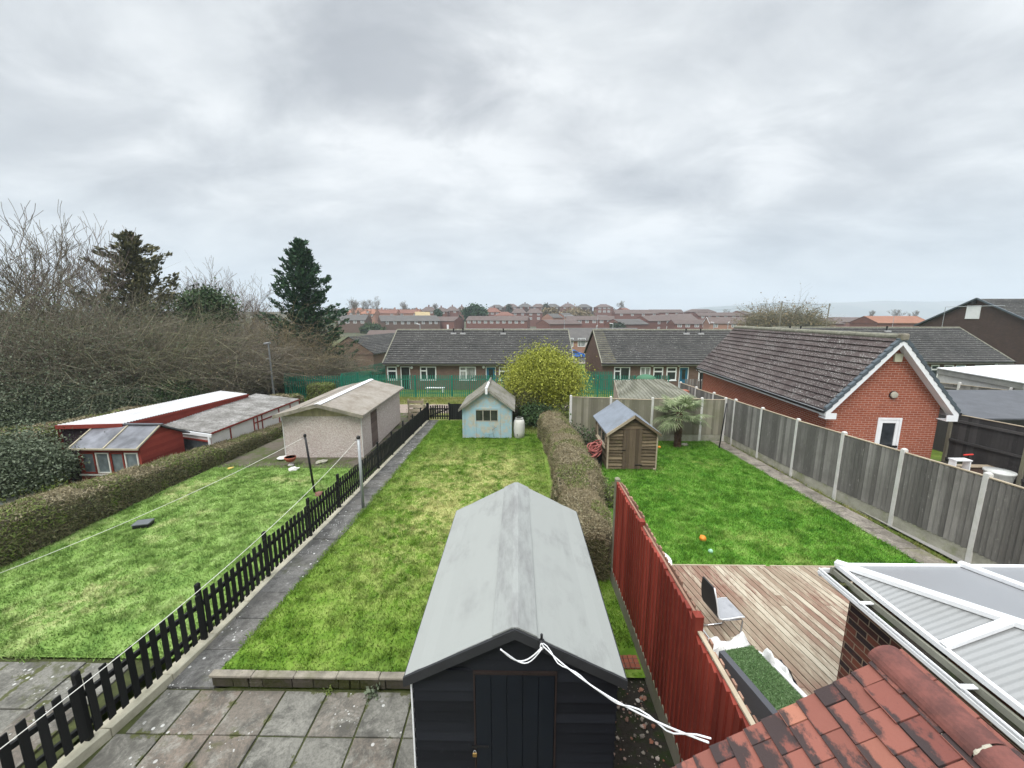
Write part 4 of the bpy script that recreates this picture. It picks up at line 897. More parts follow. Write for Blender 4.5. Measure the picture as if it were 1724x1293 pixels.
rf.hexa([rp(-oh, -fo, -.05), rp(hw, -fo, -.05), rp(hw, GL + fo, -.05), rp(-oh, GL + fo, -.05), rp(-oh, -fo, -.01), rp(hw, -fo, -.01), rp(hw, GL + fo, -.01), rp(-oh, GL + fo, -.01)]); rf.hexa([rp(hw, -fo, -.05), rp(GW + oh, -fo, -.05), rp(GW + oh, GL + fo, -.05), rp(hw, GL + fo, -.05), rp(hw, -fo, -.01), rp(GW + oh, -fo, -.01), rp(GW + oh, GL + fo, -.01), rp(hw, GL + fo, -.01)])
roof = rf.build('roof', RT_G, t)
m = M(); n = 24
for k in range(n):
    a, b = -fo + (GL + 2 * fo) * k / n, -fo + (GL + 2 * fo) * (k + 1) / n; r = .105; dz = random.uniform(-.006, .006)
    m.tube([(hw, a, RH - .02 + dz), (hw, b - .01, RH - .02 + dz)], [r, r], 12)
m.build('ridge_tile', RIDGE, roof, smooth=False)
for sx in (-1, 1):
    m = M(); n = 13
    for k in range(n):
        a, b = k / n, (k + 1) / n + .016; X0 = hw + sx * (hw + oh + .02) * (1 - a); X1 = hw + sx * (hw + oh + .02) * (1 - b)
        p, q = rp(X0, 0, .07 + .05), rp(X1, 0, .07 - .006)
        for y0, y1, dd in ((-fo - .05, -fo + .08, 0),): 
            dn = V((0, 0, -.15)); m.hexa([p + dn + V((0, y0, 0)), q + dn + V((0, y0, 0)), q + dn + V((0, y1, 0)), p + dn + V((0, y1, 0)), p + V((0, y0, 0)), q + V((0, y0, 0)), q + V((0, y1, 0)), p + V((0, y1, 0))] if sx < 0 else [q + dn + V((0, y0, 0)), p + dn + V((0, y0, 0)), p + dn + V((0, y1, 0)), q + dn + V((0, y1, 0)), q + V((0, y0, 0)), p + V((0, y0, 0)), p + V((0, y1, 0)), q + V((0, y1, 0))])
    m.build('verge_cap', VERGE, roof, bevel=.008)
    m = M(); a, b = rp(hw + sx * (hw + oh + .0), -fo - .03, -.055), rp(hw, -fo - .03, -.055); dn = V((0, 0, -.21)); 
    m.prism([a + dn, b + dn, b, a] if sx < 0 else [b + dn, a + dn, a, b], (0, .024, 0)); 
    bx0 = hw + sx * (hw - .06); bx1 = hw + sx * (hw + oh); lo, hi = min(bx0, bx1), max(bx0, bx1); m.box(lo, hi, -fo - .033, -fo - .004, e0 - .30, e0 - .10); m.box(lo, hi, -fo - .0, -.004, e0 - .30, e0 - .27)
    m.build('bargeboard', WHITE, t)
    m = M(); a, b = rp(hw + sx * (hw + oh), 0, -.22), rp(hw, 0, -.22); p = [a + V((0, -fo, 0)), b + V((0, -fo, 0)), b + V((0, -.004, 0)), a + V((0, -.004, 0))]; m.face(p); m.face([q + V((0, 0, .01)) for q in p][::-1]); m.build('soffit', WHITE, t)
    x = hw + sx * (hw + oh); m = M(); m.box(x - .012, x + .012, -fo, GL + fo, e0 - .19, e0 - .02); m.build('fascia', WHITE, t)
    x = hw + sx * (hw + oh + .065); m = M()
    pr = [(-.055, 0), (-.05, -.06), (0, -.085), (.05, -.06), (.055, 0)]
    for (a, az), (b, bz) in zip(pr, pr[1:]): p = [V((x + a, -fo, e0 - .03 + az)), V((x + b, -fo, e0 - .03 + bz)), V((x + b, GL + fo, e0 - .03 + bz)), V((x + a, GL + fo, e0 - .03 + az))]; m.face(p); m.face([q + V((0, 0, .006)) for q in p][::-1])
    if sx < 0: m.tube([(x, GL + .1, e0 - .1), (x + .2, GL - .02, e0 - .35), (x + .24, GL - .05, .1)], .035, 8)
    m.build('gutter', BLACKPL, t)
# door: white upvc with dark glass, low white panel
d = M(); a, b, c, e = ops[0]
for (x0, x1, z0, z1, y) in ((a + .001, a + .07, c, e, .02), (b - .07, b - .001, c, e, .02), (a + .07, b - .07, e - .07, e - .001, .02)): d.box(x0, x1, .0 - y, .06, z0, z1)
for (x0, x1, z0, z1) in ((a + .075, a + .165, c + .01, e - .075), (b - .165, b - .075, c + .01, e - .075), (a + .165, b - .165, e - .18, e - .075), (a + .165, b - .165, c + .01, c + .85)): d.box(x0, x1, -.008, .045, z0, z1)
dd = d.build('door', WHITE, t, bevel=.006); m = M(); m.box(hw - .13, hw + .13, -fo - .07, -fo + .1, RH - .12, RH + .10); m.build('apex_cap', COPING, roof, bevel=.04)
m = M(); m.face([(a + .155, .02, c + .84), (b - .155, .02, c + .84), (b - .155, .02, e - .17), (a + .155, .02, e - .17)]); m.build('pane', GLASS, dd)
m = M(); m.box(a + .12, b - .04, -.05, -.012, c + .93, c + 1.0); m.tube([(a + .13, -.06, c + .97), (a + .10, -.06, c + 1.05)], .018, 6); m.build('letterbox_bar', BLACKPL, dd)
lx, lz = LX(1505), at_y(1505, 663, 13.05).z - zg; m = M(); m.tube([(lx, -.001, lz), (lx, -.045, lz)], .125, 18); l = m.build('bulkhead_lamp', BLACKPL, t); m = M(); m.tube([(lx, -.046, lz), (lx, -.085, lz), (lx, -.10, lz)], [.112, .10, .05], 18); m.build('lamp_cover', plain('dusty_lamp_glass', (.42, .40, .33), .1, 8, .4), l)
m = M(); zz = at_y(1507, 608, 13.05).z - zg; ax_ = LX(1507) - .10; m.prism([(ax_ - .11, -.001, zz), (ax_ + .11, -.001, zz), (ax_ + .13, -.001, zz + .27), (ax_ - .13, -.001, zz + .27)], (0, -.07, 0)); m.build('alarm_box', plain('yellowed_plastic', (.55, .54, .40), .06, 6, .5), t, bevel=.012)
# ================================================================ pale pebbledash garage on the left
P0, P1 = V((-5.92, 14.25, 0)), V((-8.80, 14.25, 0)); zb = zf(-7, 14.5) - .05
t = thing('prefab_garage', 'pinkish pebbledash prefab garage with grey cement sheet roof beyond the left lawn', 'garage', (P0.x, P0.y, zb), R(1.5))
w_, l_, eh, ah = 2.92, 5.35, 1.80, 2.17
m = M(); m.face([(-w_, 0, 0), (0, 0, 0), (0, 0, eh - .12), (-w_, 0, eh - .12)]); wallgrid(m, (0, 0, 0), (0, 1, 0), (1, 0, 0), l_, eh - .03, [(1.05, 1.82, .05, 1.66)], .05); m.face([(-w_, l_, 0), (-w_, 0, 0), (-w_, 0, eh - .03), (-w_, l_, eh - .03)]); m.face([(0, l_, 0), (-w_, l_, 0), (-w_, l_, eh), (-w_ / 2, l_, ah - .04), (0, l_, eh)])
m.build('wall', PEBBLE, t)
m = M(); m.face([(-w_ - .01, -.012, eh - .13), (.01, -.012, eh - .13), (.01, -.012, eh - .02), (-w_ / 2, -.012, ah - .05), (-w_ - .01, -.012, eh - .02)]); m.build('gable_board', plain('stained_ochre_board', (.36, .31, .19), .25, 3, .9, .2, dirt=(.20, .17, .12), grain=(3, 3, .6)), t)
m = M(); m.box(.004, .03, -.03, -.0, 0, eh - .06); m.box(-w_ - .03, -w_, -.02, .0, 0, eh - .06); m.build('corner_strip', CONC, t)
roof = None; ow = .2
for sx in (-1, 1):
    m = M(); n = 40
    X = lambda a: -w_ / 2 + sx * (w_ / 2 + ow) * (1 - a); Zr = lambda a: eh - .06 + (ah - eh + .06) * a
    for k in range(n):
        y0, y1 = -.28 + (l_ + .5) * k / n, -.28 + (l_ + .5) * (k + 1) / n; r0, r1 = .012 * math.sin(k * math.pi), .0
        for (i0, i1, d0, d1) in ((0, .52, .022, .022), (.5, 1, .0, .012)):
            for h0, h1, dz0, dz1 in ((0, .5, 0, .018), (.5, 1, .018, 0)):
                ya, yb = y0 + (y1 - y0) * h0, y0 + (y1 - y0) * h1
                f = [V((X(i0), ya, Zr(i0) + d0 + dz0)), V((X(i1), ya, Zr(i1) + d1 + dz0)), V((X(i1), yb, Zr(i1) + d1 + dz1)), V((X(i0), yb, Zr(i0) + d0 + dz1))]; m.face(f if sx < 0 else f[::-1])
    m.box(min(X(0), X(0) - sx * .03), max(X(0), X(0) - sx * .03), -.28, l_ + .22, Zr(0) - .06, Zr(0) + .022)
    r_ = m.build('roof', ASB, t)
    m = M(); a, b = V((X(0), -.30, Zr(0) - .01)), V((-w_ / 2, -.30, Zr(1) - .01)); dn = V((0, 0, -.085)); up = V((0, 0, .05)); m.prism([a + dn, b + dn, b + up, a + up][::sx * -1], (0, .03, 0)); m.build('bargeboard', COPING, t)
m = M(); y = -.2
for sx in (-1, 1): f = [(-w_ / 2, -.27, ah + .045), (-w_ / 2 + sx * .13, -.27, ah + .015), (-w_ / 2 + sx * .13, l_ + .2, ah + .015), (-w_ / 2, l_ + .2, ah + .045)]; m.face(f[::sx])
m.build('ridge_flashing', plain('white_flashing', (.74, .76, .79), .04, 2, .5), t)
m = M()
for k in range(8): m.box(-.03, .004, 1.06, 1.81, .06 + k * .199, .06 + k * .199 + .192)
m.build('door', wood('grey_brown_door', (.12, .085, .075), (.19, .145, .125), grain=(2, 2, 14)), t, bevel=.004)
# ================================================================ blue shed
zb = zf(-1.4, 17) + .02
t = thing('blue_shed', 'flaking pale blue wooden shed with mossy roof at the end of the middle lawn', 'shed', (-1.37, 16.95, zb), 0)
hw, eh, ah, dp = 1.10, 1.42, 2.22, 2.6
m = M(); ops = [(hw - .52, hw + .50, .76, 1.30)]
wallgrid(m, (-hw, 0, 0), (1, 0, 0), (0, -1, 0), 2 * hw, eh, ops, .05); m.face([(-hw, 0, eh), (hw, 0, eh), (0, 0, ah)])
for sx in (-1, 1): f = [(sx * hw, 0, 0), (sx * hw, dp, 0), (sx * hw, dp, eh), (sx * hw, 0, eh)]; m.face(f[::sx])
m.face([(hw, dp, 0), (-hw, dp, 0), (-hw, dp, eh), (0, dp, ah), (hw, dp, eh)]); m.build('wall', BLUEP, t)
m = M()
for x in (-hw, -.58, .50, hw - .09): m.box(x, x + .09, -.022, -.001, 0, eh + (0 if abs(x) > .9 else .0))
m.box(-.49, .5, -.02, -.001, 1.31, 1.40); m.build('cover_strip', BLUEP, t)
W_ = window(t, (-hw, 0, 0), (1, 0, 0), (0, -1, 0), *ops[0], muls=(.335, .665), fw=.032, sill=False, frame=plain('old_cream_frame', (.42, .40, .33), .3, 8, .8, dirt=(.2, .18, .14)), rec=.02, glass=glassmat('grimy_glass', (.035, .04, .035), .25))
for sx in (-1, 1):
    m = M(); n = 9
    a = V((sx * (hw + .15), -.16, eh - .09)); b = V((sx * (hw + .15), dp + .1, eh - .09)); c = V((0, -.16, ah + .05)); d = V((0, dp + .1, ah + .05))
    for k in range(12):
        for j in range(8):
            P = lambda i, q: a.lerp(b, q).lerp(c.lerp(d, q), i) + V((0, 0, .03 * mnoise.noise(V((i * 6, q * 7, sx)))))
            f = [P(j / 8, k / 12), P((j + 1) / 8, k / 12), P((j + 1) / 8, (k + 1) / 12), P(j / 8, (k + 1) / 12)]; m.face(f if sx < 0 else f[::-1])
    dn = V((0, 0, -.04)); m.prism([a + dn, c + dn, c, a] if sx < 0 else [c + dn, a + dn, a, c], (0, .05, 0)); m.prism([a + dn, b + dn, b, a], (.02 * -sx, 0, 0)); m.build('roof', SLATE, t)
    m = M(); up = V((0, -.025, .035)); dn = V((0, -.025, -.09)); m.prism([a + dn, c + dn, c + up, a + up] if sx < 0 else [c + dn, a + dn, a + up, c + up], (0, .024, 0)); m.build('bargeboard', plain('greyed_bargeboard', (.26, .25, .21), .3, 4, .9, .3, dirt=(.15, .14, .10)), t)
m = M(); m.tube([(0, -.18, ah + .07), (0, dp * .5, ah + .075)], .06, 8); m.box(-.05, .05, -.22, -.17, ah - .18, ah + .12); m.build('ridge_flashing', WHITE, t)
m = M(); m.tube([(0, dp * .5, ah + .06), (0, dp + .1, ah + .07)], .055, 8); m.build('ridge_capping', SLATE, t)
m = M(); m.tube([(-.08, -.21, ah - .1), (.11, -.21, ah - .02), (.1, -.2, ah + .16)], .012, 5); m.build('ridge_bracket', PALEW, t)
# water butt
g = ground(874, 736); m = M(); m.lathe((0, 0, 0), [(.20, 0), (.235, .03), (.25, .25), (.255, .45), (.245, .68), (.225, .78), (.19, .84), (.165, .86)], 24)
t = thing('water_butt', 'white plastic water barrel standing beside the blue shed', 'barrel', g); m.build('barrel', plain('dirty_white_plastic', (.62, .61, .56), .1, 3, .5, .05, dirt=(.42, .40, .33)), t, smooth=True)
m = M(); m.lathe((0, 0, .861), [(.185, 0), (.19, .02), (.18, .045)], 24); m.build('lid', plain('grey_lid', (.34, .34, .31), .2, 5, .6), t)
m = M(); m.tube([(0, 0, .909), (0, 0, .913)], .12, 16); m.tube([(-.08, -.2, .2), (-.09, -.27, .2), (-.09, -.27, .16)], .015, 6); m.build('cap_and_tap', BLACKPL, t)
# bare shrub trained on the blue shed front
P0s, P1s, r0, r1 = [], [], [], []
def twigrec(p, d, l, r, k, spread=.6, plane=None, shrink=.72):
    q = p + d * l; P0s.append(tuple(p)); P1s.append(tuple(q)); r0.append(r); r1.append(r * .7)
    if k <= 0: return
    for _ in range(random.choice((2, 2, 3))):
        e = d + V((random.gauss(0, spread), random.gauss(0, spread * (plane or 1)), random.gauss(.1, spread * .7))); e.normalize(); twigrec(q, e, l * random.uniform(shrink - .12, shrink + .12), r * .68, k - 1, spread, plane, shrink)
twigrec(V((-1.05, 16.86, zb - .02)), V((-.15, 0, 1)), .24, .011, 4, .75, .15)
tag(segmesh('climbing_shrub', P0s, P1s, r0, r1, TWIG), 'small bare branching shrub growing against the blue shed wall', 'shrub')
# ================================================================ brown overlap shed
zb = zf(4, 13.5) + .03; x0, x1, y0, dp = 3.12, 4.78, 13.02, 2.15
t = thing('timber_shed', 'weathered brown lapped timber shed with grey felt roof on the right lawn', 'shed', (0, y0, zb)); eh, ah, xm = 1.37, 1.93, (3.12 + 4.78) / 2
def gi(z): 
    k = 1 if z < eh else max(.03, (ah - z) / (ah - eh)); return (xm - (xm - x0) * k, xm + (x1 - xm) * k)
dx0, dx1, dh = 3.62, 4.26, 1.46
m = M(); m.lap((0, 0, 0), (1, 0, 0), (0, -1, 0), .03, dh, .118, .05, lambda z: (gi(z)[0], dx0 - .006), wob=.018); m.lap((0, 0, 0), (1, 0, 0), (0, -1, 0), .03, dh, .118, .05, lambda z: (dx1 + .006, gi(z)[1]), wob=.022); m.lap((0, 0, 0), (1, 0, 0), (0, -1, 0), dh + .01, ah - .04, .118, .03, gi, wob=.006); m.box(x0, x1, .002, .03, 0, eh); m.prism([(x0, .002, eh), (x1, .002, eh), (xm, .002, ah)], (0, .028, 0)); m.build('front_wall', SHEDW, t)
for sx, x in ((-1, x0), (1, x1)):
    ops = [(.35, 1.75, .72, 1.22)] if sx < 0 else []
    m = M()
    if sx < 0: m.lap((x, 0, 0), (0, 1, 0), (-1, 0, 0), .03, .70, .118, .025, lambda z: (0, dp), wob=.01); m.lap((x, 0, 0), (0, 1, 0), (-1, 0, 0), 1.22, eh, .118, .025, lambda z: (0, dp)); m.lap((x, 0, 0), (0, 1, 0), (-1, 0, 0), .70, 1.22, .118, .025, lambda z: (0, .35)); m.lap((x, 0, 0), (0, 1, 0), (-1, 0, 0), .70, 1.22, .118, .025, lambda z: (1.75, dp))
    else: m.lap((x, 0, 0), (0, 1, 0), (1, 0, 0), .03, eh, .118, .025, lambda z: (0, dp), wob=.01)
    m.build('side_wall', SHEDW, t)
window(t, (x0, dp, 0), (0, -1, 0), (-1, 0, 0), .4, 1.8, .70, 1.22, muls=(.5,), fw=.04, frame=PALEW, rec=.0, glass=GLASS)
m = M(); m.box(x0, x1, dp, dp + .03, 0, eh); m.build('rear_wall', SHEDW, t)
m = M()
for k in range(6): a = dx0 + .004 + k * (dx1 - dx0) / 6; m.box(a, a + (dx1 - dx0) / 6 - .006, -.062, -.03, .04, dh - random.uniform(0, .006))
d = m.build('door', SHEDD, t)
m = M(); m.box(dx1 - .2, dx1 + .05, -.07, -.063, .17, .20); m.box(dx0 - .02, dx0 + .1, -.07, -.063, .70, .73); m.build('hinge', BLACKPL, d)
for sx in (-1, 1):
    m = M(); ex = xm + sx * (xm - x0 + .1); ez2 = eh - .07
    a, b, c, d_ = V((ex, -.14, ez2)), V((ex, dp + .14, ez2)), V((xm, -.14, ah + .02)), V((xm, dp + .14, ah + .02)); up = V((0, 0, .035))
    m.hexa([a, c, d_, b, a + up, c + up, d_ + up, b + up] if sx < 0 else [c, a, b, d_, c + up, a + up, b + up, d_ + up]); q0 = a.lerp(c, .72); q1 = b.lerp(d_, .72); u2 = up + V((0, 0, .008)); f = [q0 + u2, c + u2, d_ + u2, q1 + u2]; m.face(f if sx < 0 else f[::-1]); m.build('roof', FELTG, t)
    m = M(); dn = V((0, -.02, -.075)); o2 = V((0, -.02, .03)); m.prism([a + dn, c + dn, c + o2, a + o2] if sx < 0 else [c + dn, a + dn, a + o2, c + o2], (0, .02, 0)); m.build('bargeboard', PALEW if sx < 0 else SHEDW, t)
m = M(); m.box(x0 - .032, x0 + .02, -.054, .03, 0, eh - .03); m.box(x1 - .012, x1 + .03, -.05, .03, 0, eh - .03); m.build('corner_post', PALEW, t)
m = M(); m.box(0, .5, 0, .09, 0, .09); o = m.build('timber_offcut', PALEW); o.location = (4.78, 12.93, zb - .02); o.rotation_euler = (0, .2, 1.2); tag(o, 'short pale timber offcut lying at the brown shed corner', 'timber')
# red garden hose heaped between hedge and brown shed
m = M(); pts = []
for i in range(220):
    a = i * .33; r = .17 + .09 * mnoise.noise(V((i * .06, 1, 2))); pts.append(V((2.72 + r * math.cos(a) + .08 * math.sin(i * .05), 13.35 + r * 1.7 * math.sin(a), zb + .62 + .16 * math.sin(i * .12) + .28 * mnoise.noise(V((i * .05, 5, 1))) + .1 * math.cos(a))))
m.tube(pts, .022, 6); tag(m.build('garden_hose', plain('faded_red_hose', (.33, .10, .085), .2, 4, .5), smooth=True), 'heap of faded red hose between the hedge and the brown shed', 'hose')
m = M(); m.tube([(2.74, 13.35, zb - .05), (2.74, 13.35, zb + .5)], .27, 14); tag(m.build('dark_tub', BLACKPL), 'dark tub under the red hose beside the brown shed', 'tub')
# ================================================================ lean-to with mossy corrugated roof behind the rear fence
t = thing('lean_to_shed', 'low lean-to with mossy ribbed sheet roof behind the rear board fence', 'shed', (0, 0, 0))
m = M(); A = [at_z(1034, 641, 1.62), at_z(1117, 640, 1.62), at_z(1160, 672, 1.25), at_z(1043, 676, 1.25)]; A[2].x = 8.3; A[3].y -= .0
m2 = M(); n = 20; 
for k in range(n):
    for h0, h1, d0, d1 in ((0, .5, 0, .08), (.5, 1, .08, 0)):
        a, b = (k + h0) / n, (k + h1) / n; P = lambda s, q: A[0].lerp(A[1], s).lerp(A[3].lerp(A[2], s), q)
        m2.face([P(a, 1) + V((0, 0, d0)), P(b, 1) + V((0, 0, d1)), P(b, 0) + V((0, 0, d1)), P(a, 0) + V((0, 0, d0))])
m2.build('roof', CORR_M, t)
m = M(); zl = zf(5, 19) - .1; i0, i1, i2, i3 = [a.copy() for a in A]; 
for a, b in ((i0, i3), (i3, i2), (i2, i1), (i1, i0)): m.face([(a.x, a.y, zl), (b.x, b.y, zl), (b.x, b.y, b.z - .03), (a.x, a.y, a.z - .03)])
m.build('wall', plain('pale_pink_render', (.46, .36, .31), .12, 3, .9, .3), t)
m = M(); m.beam(A[0], A[3], .05, .1); m.beam(A[3] + V((0, -.02, 0)), A[2] + V((0, -.02, 0)), .05, .1); m.build('edge_board', COPING, t)
# brick pier by the lean-to
g = V((9.0, 20.3, zf(9, 20.3))); m = M(); m.box(g.x - .5, g.x - .1, g.y - .2, g.y + .2, g.z, g.z + 1.72); tag(m.build('brick_pier', BRK_O), 'short orange brick pier beside the far end of the right fence', 'brick pier')
# ================================================================ aviary sheds on the left
zb = -.95
t = thing('red_shed', 'faded red wooden shed with glazed roof slope and a row of windows', 'shed', (-12.12, 11.85, zb), 0)
L_, eh, ah, D1, D2 = 2.05, 1.82, 2.27, .78, .85
m = M(); ops = [(.10 + k * .475, .10 + k * .475 + .44, .92, 1.62) for k in range(4)]
wallgrid(m, (-L_, 0, 0), (1, 0, 0), (0, -1, 0), L_, eh, ops, .05); m.lap((-L_, 0, 0), (1, 0, 0), (0, -1, 0), 0, .88, .12, .012, lambda z: (0, L_))
gi2 = lambda z: (0 if z < eh else (z - eh) / (ah - eh) * D1, D1 + D2 if z < eh - .02 else D1 + D2 * max(0.02, (ah - z) / (ah - eh + .02)))
m.lap((0, 0, 0), (0, 1, 0), (1, 0, 0), 0, ah - .03, .12, .012, gi2); m.face([(0, 0, 0), (0, D1 + D2, 0), (0, D1 + D2, eh), (0, D1, ah), (0, 0, eh)]); m.face([(-L_, 0, 0), (-L_, 0, eh), (-L_, D1, ah), (-L_, D1 + D2, eh), (-L_, D1 + D2, 0)]); m.face([(0, D1 + D2, 0), (-L_, D1 + D2, 0), (-L_, D1 + D2, eh), (0, D1 + D2, eh)]); m.build('wall', REDP, t)
for k, o in enumerate(ops): window(t, (-L_, 0, 0), (1, 0, 0), (0, -1, 0), *o, fw=.04, frame=REDP if k in (0, 2) else CREAM, glass=GLASSG, rec=.01, sill=False)
m = M(); m.box(-L_ - .02, .02, -.05, -.001, .85, .89); m.build('sill', CREAM, t)
m = M(); rise = lambda y: eh - .05 + (ah + .03 - eh + .05) * ((y + .14) / (D1 + .14))
m.hexa([(-L_ - .1, -.14, rise(-.14)), (.08, -.14, rise(-.14)), (.08, D1, rise(D1)), (-L_ - .1, D1, rise(D1)), (-L_ - .1, -.14, rise(-.14) + .02), (.08, -.14, rise(-.14) + .02), (.08, D1, rise(D1) + .02), (-L_ - .1, D1, rise(D1) + .02)]); m.build('glazed_roof', glassmat('dusty_roof_glass', (.14, .145, .16), .3), t)
m = M()
for x in (-L_ - .1, -L_ / 2, .06): m.beam((x, -.15, rise(-.14) + .035), (x, D1, rise(D1) + .035), .04, .035)
m.beam((-L_ - .12, -.15, rise(-.14) + .01), (.1, -.15, rise(-.14) + .01), .03, .05); m.build('glazing_bar', plain('ochre_bar', (.40, .36, .26), .2, 5, .8), t)
m = M(); m.hexa([(-L_ - .1, D1, ah + .02), (.12, D1, ah + .02), (.12, D1 + D2 + .2, eh - .1), (-L_ - .1, D1 + D2 + .2, eh - .1), (-L_ - .1, D1, ah + .07), (.12, D1, ah + .07), (.12, D1 + D2 + .2, eh - .05), (-L_ - .1, D1 + D2 + .2, eh - .05)]); m.box(-L_ - .1, .12, D1 - .06, D1 + .06, ah + .07, ah + .1); m.build('roof', FELTD, t)
t = thing('aviary_shed', 'long white-panelled shed with grey lichened corrugated roof behind the red shed', 'shed', (0, 0, 0))
q = dict(nr=V((-11.45, 13.85, .72)), fr=V((-11.75, 20.4, .62)), nl=V((-13.25, 13.85, .98)), fl=V((-14.0, 20.4, .90)))
m = M(); n = 44
for k in range(n):
    for h0, h1, d0, d1 in ((0, .5, 0, .03), (.5, 1, .03, 0)):
        a, b = (k + h0) / n, (k + h1) / n
        A = q['nr'].lerp(q['fr'], a); B = q['nr'].lerp(q['fr'], b); C1 = q['nl'].lerp(q['fl'], a); D_ = q['nl'].lerp(q['fl'], b); o = V((.06, 0, -.01))
        m.face([A + o + V((0, 0, d0)), B + o + V((0, 0, d1)), D_ + V((0, 0, d1)), C1 + V((0, 0, d0))])
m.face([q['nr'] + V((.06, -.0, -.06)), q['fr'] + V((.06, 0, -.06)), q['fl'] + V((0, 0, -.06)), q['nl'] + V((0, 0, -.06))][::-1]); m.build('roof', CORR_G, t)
m = M(); D = V((0, 0, -1.7)); up = V((0, 0, -.08)); nr, fr = q['nr'], q['fr']; m.face([nr + D, fr + D, fr + up, nr + up]); m.face([fr + D, q['fl'] + D, q['fl'] + up, fr + up]); m.face([q['nl'] + D, nr + D, nr + V((0, 0, -1.0)), q['nl'] + V((0, 0, -1.0))]); m.face([q['nl'] + V((0, 0, -.3)), nr + V((0, 0, -.3)), nr + up, q['nl'] + up]); m.build('wall_panel', WPANEL, t)
m = M()
for a in (.0, .17, .40, .44, .49, .70, .86, 1.0): p = nr.lerp(fr, a) + V((.012, 0, 0)); m.beam(p + D, p + V((0, 0, -.1)), .03, .05, up=(0, 1, 0))
m.beam(nr + V((.012, 0, -.32)) + (fr - nr) * .4, fr + V((.012, 0, -.36)), .03, .05); m.beam(nr + V((.07, 0, -.03)), fr + V((.07, 0, -.03)), .03, .06); m.build('red_batten', REDP, t)
m = M(); p = nr + V((.0, -.03, 0)); m.beam(p + D, p + V((0, 0, -.08)), .06, .06, up=(0, 1, 0)); m.beam(q['nl'] + V((0, -.03, -.09)), nr + V((.1, -.03, -.10)), .05, .12); m.build('white_post', WHITE, t)
m = M(); m.face([q['nl'] + V((.1, .03, -1.0)), nr + V((-.05, .03, -1.0)), nr + V((-.05, .03, -.3)), q['nl'] + V((.1, .03, -.3))]); w = m.build('front_glass', GLASSG, t)
m = M(); m.beam(q['nl'] + V((0, -.01, -1.0)), nr + V((0, -.01, -1.0)), .05, .07); m.beam(q['nl'] + V((0, -.01, -.32)), nr + V((0, -.01, -.32)), .05, .06); m.build('front_frame', REDP, t)
t = thing('long_red_shed', 'long red shed with pale white corrugated roof along the far left', 'shed', (0, 0, 0))
nl, nr, fr, fl = V((-15.3, 12.35, 1.42)), V((-13.3, 12.6, 1.42)), V((-13.75, 19.4, 1.08)), V((-15.2, 19.5, 1.22))
m = M(); n = 60
for k in range(n):
    for h0, h1, d0, d1 in ((0, .5, 0, .026), (.5, 1, .026, 0)):
        a, b = (k + h0) / n, (k + h1) / n; A, B, C1, D_ = nr.lerp(fr, a), nr.lerp(fr, b), nl.lerp(fl, a), nl.lerp(fl, b); m.face([A + V((0, 0, d0)), B + V((0, 0, d1)), D_ + V((0, 0, d1)), C1 + V((0, 0, d0))])
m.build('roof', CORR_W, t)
m = M(); up, D = V((0, 0, -.02)), V((0, 0, -2.4)); o = V((.06, 0, 0))
for a, b in ((nr, fr), (fr, fl), (fl, nl)): m.face([a + D, b + D, b + up, a + up])
m.build('wall', REDP, t)
m = M(); m.beam(nl + V((0, -.03, -.05)), nr + V((0, -.03, -.05)), .04, .13); m.beam(nr + V((.03, 0, -.05)), fr + V((.03, 0, -.04)), .03, .07); m.build('fascia', REDP, t)
m = M(); i = V((0, .12, 0)); m.face([nl + D + i, nr + D + i, nr + up + i, nl + up + i]); m.build('dark_front', plain('dark_shed_boards', (.05, .035, .04), .3, 4, .9, grain=(3, 3, .4)), t)  # recessed front boards in a darker tone than the red walls
# ================================================================ conservatory bottom right
t = thing('conservatory', 'white upvc conservatory with ribbed polycarbonate roof and dark mottled brick side wall, bottom right', 'conservatory', (0, 0, 0))
ZE, XE, YE = 2.40, 3.40, 3.80; hx_, hy_, hz_ = .48, -1.04, .225
hip = lambda s: V((XE + hx_ * s, YE + hy_ * s, ZE + hz_ * s))
POLY = mat('ribbed_polycarbonate', lambda N: (lambda u, p: dict(c=N.mix(N.mr(N.noise(p, 2, 5), .4, .7, 0, .4), (.27, .275, .272), (.21, .21, .20)), r=.35, s=.5, bump=(N.math('SINE', N.math('MULTIPLY', N.sep(p)[1], 2 * math.pi / .05)), .45, .006)))(N.uv(), N.obj()))
POLY2 = mat('smooth_polycarbonate', lambda N: (lambda p: dict(c=N.mix(N.mr(N.noise(p, 1.2, 5), .4, .7, 0, .5), (.235, .24, .25), (.205, .21, .22)), r=.3, s=.5, bump=(N.math('SINE', N.math('MULTIPLY', N.sep(p)[0], 2 * math.pi / .032)), .1, .003)))(N.obj()))
S = 3.3; top = hip(S)
m = M(); m.face([(XE, YE, ZE), hip(S), (XE, YE + hy_ * S, ZE)][::-1]); dn = V((0, 0, -.025)); m.face([V((XE, YE, ZE)) + dn, hip(S) + dn, V((XE, YE + hy_ * S, ZE)) + dn]); m.build('side_roof_panel', POLY, t)
m = M(); m.face([(XE, YE, ZE), (9.2, YE, ZE), (9.2, top.y, top.z), top]); m.face([V(p) + dn for p in [(XE, YE, ZE), (9.2, YE, ZE), (9.2, top.y, top.z), top]][::-1]); m.build('front_roof_panel', POLY2, t)
def bar(p, q, w=.06, h=.05, mt=WHITE, nm='glazing_bar', lift=.02):
    m = M(); p, q = V(p), V(q); d = (q - p).normalized(); m.beam(p + V((0, 0, lift)), q + V((0, 0, lift)), w, h); m.beam(p + V((0, 0, lift + h * .62)), q + V((0, 0, lift + h * .62)), w * .55, h * .3); m.build(nm, mt, t, bevel=.008)
bar(hip(-.03), hip(S), .075, .05, nm='hip_bar')
